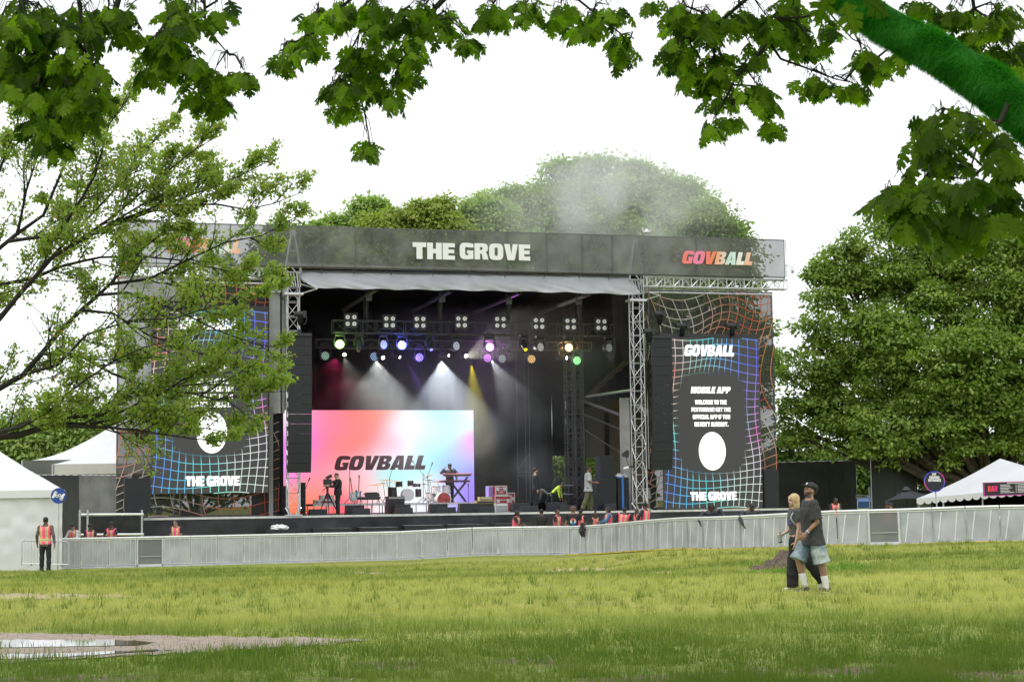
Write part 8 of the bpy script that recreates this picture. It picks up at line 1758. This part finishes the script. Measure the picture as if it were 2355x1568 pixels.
Q, A, N_, S_ = cluster_leaves([(a_, b_, c_, d_, e_*1.15, *f_) for a_, b_, c_, d_, e_, *f_ in REG_L], .120, tw); V, F = oakleaves(Q, A, N_, S_); npmesh('crown', V, F, L_NEAR, tl, var=np.repeat(r.random(len(Q))*.75, len(OF)))
overhead(850, -9.5, -1.5, 3, 16, zt_, tl, 'upper_crown', None)
for k in range(16): y = 4+11*rt.random(); b = Vector((rt.uniform(-9, -2), y, zt_(y)+1.2+rt.random())); s_ = Vector((-5.2, 10, 5.6)); tw.path([s_, s_.lerp(b, .5)+Vector((0, 0, .5)), b], [.06, .04, .015], 6)
tw.build('twigs', M_TWIG, tl, smooth=True)
# ================= STAGE SMOKE AND BEAMS =================
def smoke(name, lab, corners, dens, nscale, lo, hi, stretch=(1, 1, 1), off=0., fall=None, col=(1, 1, 1), aniso=.75):
    mb = MB(); mb.box8(corners); m = bpy.data.materials.new(name); m.use_nodes = True; n = m.node_tree; n.nodes.clear(); L = n.links.new
    o_ = n.nodes.new('ShaderNodeOutputMaterial'); v = n.nodes.new('ShaderNodeVolumePrincipled'); v.inputs['Color'].default_value = (*col, 1); v.inputs['Anisotropy'].default_value = aniso
    g = n.nodes.new('ShaderNodeNewGeometry'); mp = n.nodes.new('ShaderNodeMapping'); mp.inputs['Scale'].default_value = stretch; mp.inputs['Location'].default_value = (off, off, off); L(g.outputs['Position'], mp.inputs[0])
    t = n.nodes.new('ShaderNodeTexNoise'); t.inputs['Scale'].default_value = nscale; t.inputs['Detail'].default_value = 3; t.inputs['Distortion'].default_value = .6; L(mp.outputs[0], t.inputs['Vector'])
    r_ = n.nodes.new('ShaderNodeMapRange'); r_.inputs[1].default_value = lo; r_.inputs[2].default_value = hi; r_.inputs[3].default_value = 0; r_.inputs[4].default_value = dens; L(t.outputs[0], r_.inputs[0])
    src = r_.outputs[0]
    if fall:    # smooth fall-off away from a centre line
        c, rad = fall; vs = n.nodes.new('ShaderNodeVectorMath'); vs.operation = 'SUBTRACT'; L(g.outputs['Position'], vs.inputs[0]); vs.inputs[1].default_value = tuple(c)
        vd = n.nodes.new('ShaderNodeVectorMath'); vd.operation = 'DIVIDE'; L(vs.outputs[0], vd.inputs[0]); vd.inputs[1].default_value = rad
        ln = n.nodes.new('ShaderNodeVectorMath'); ln.operation = 'LENGTH'; L(vd.outputs[0], ln.inputs[0]); mr = n.nodes.new('ShaderNodeMapRange'); mr.interpolation_type = 'SMOOTHSTEP'
        mr.inputs[1].default_value = .15; mr.inputs[2].default_value = 1; mr.inputs[3].default_value = 1; mr.inputs[4].default_value = 0; L(ln.outputs['Value'], mr.inputs[0])
        mm = n.nodes.new('ShaderNodeMath'); mm.operation = 'MULTIPLY'; L(src, mm.inputs[0]); L(mr.outputs[0], mm.inputs[1]); src = mm.outputs[0]
    L(src, v.inputs['Density']); L(v.outputs[0], o_.inputs['Volume'])
    return mb.build(name, m, None, label=lab, cat='smoke', kind='stuff')
c = SP(1390, 480, 4); a = SP(1000, 690, -1.2); b = SP(1800, 250, 12)
cs = [S(u, v_, z) for z in ((a-S0).z, (b-S0).z+1) for u, v_ in (((a-S0).dot(UU), -1.3), ((b-S0).dot(UU), -1.3), ((b-S0).dot(UU), 12), ((a-S0).dot(UU), 12))]
smoke('smoke_plume', 'thin white smoke drifting up over the banner in front of the tall tree', cs, .17, .38, .36, .62, (1, .7, .8), 3., (c, (8.2, 7.0, 6.2)))
u0, u1 = uTL-.2, uTR+.3; cs = [S(u, v_, z) for z in (.4, ZT-1.3) for u, v_ in ((u0, .8), (u1, .8), (u1, 11), (u0, 11))]
smoke('stage_smoke', 'thin smoke hanging inside the stage under the lighting trusses', cs, .045, .35, .28, .75, (1, .6, 1), 8., (S(0, 6, 6.5), (11, 7, 9)), (.95, .95, 1), .1)
random.seed(2)
for k, (px, py, v_, dx, dz, dv, ang, e, col) in enumerate([
    (864.5, 829, 6.2, 0.0, -1, -.25, 88, 2900, (.95, 1, .93)), (1013.5, 830, 6.2, .02, -1, -.25, 84, 2900, (.85, .95, 1)), (1082, 836, 6.4, .03, -1, -.2, 32, 2400, (1, .85, 0)), (1066, 824, 6.0, .75, .35, -.5, 60, 900, (1, .95, .75)),
    (1129, 829, 6.0, .5, -1, -.3, 50, 1300, (.9, .95, .9)), (789, 822, 6.0, .35, -1, -.3, 60, 1300, (1, .95, .8)), (723.5, 832, 6.4, 0, -1, -.1, 18, 900, (.05, 1, .15)), (936.5, 835, 6.3, .45, -1, -.2, 22, 1100, (.3, .12, 1)), (1292, 828, 6.2, 1, .25, -.3, 34, 200, (.9, .95, 1)), (1187, 841, 6.3, .6, -1, -.2, 26, 200, (.3, .9, .1)), (770, 824, 6.0, -.1, -1, .3, 120, 900, (1, .04, .22)), (1125, 798, 3.0, 0, -.3, .6, 120, 260, (.6, .12, 1)), (924, 794, 3.0, 0, .1, 1, 130, 260, (.15, .12, 1))]):
    l = bpy.data.lights.new('beam', 'SPOT'); l.energy = e; l.color = col; l.spot_size = R(ang); l.spot_blend = .35; l.shadow_soft_size = .04
    o = bpy.data.objects.new('beam_lamp', l); COL.objects.link(o); o.location = SP(px, py, v_)-VV*.15; d = (UU*dx+ZV*dz+VV*dv).normalized(); o.rotation_euler = d.to_track_quat('-Z', 'Y').to_euler()
for (x, y), e, col in ((LZ(770, 1212), 25, (.45, 1, .15)), (LZ(1342, 1222), 45, (.08, .12, 1)), (LZ(2150, 1235), 45, (.65, .08, 1)), (RZ_(475, 1132), 25, (1, .5, .15)), (LZ(1502, 1333), 20, (.15, .08, 1)), (RZ_(543, 1240), 14, (.1, 1, .2))):
    l = bpy.data.lights.new('lamp_glow', 'POINT'); l.energy = e; l.color = col; l.shadow_soft_size = .1; o = bpy.data.objects.new('wash_lamp', l); COL.objects.link(o); o.location = SP(x, y, 2.6 if y < 795 else 6.1)
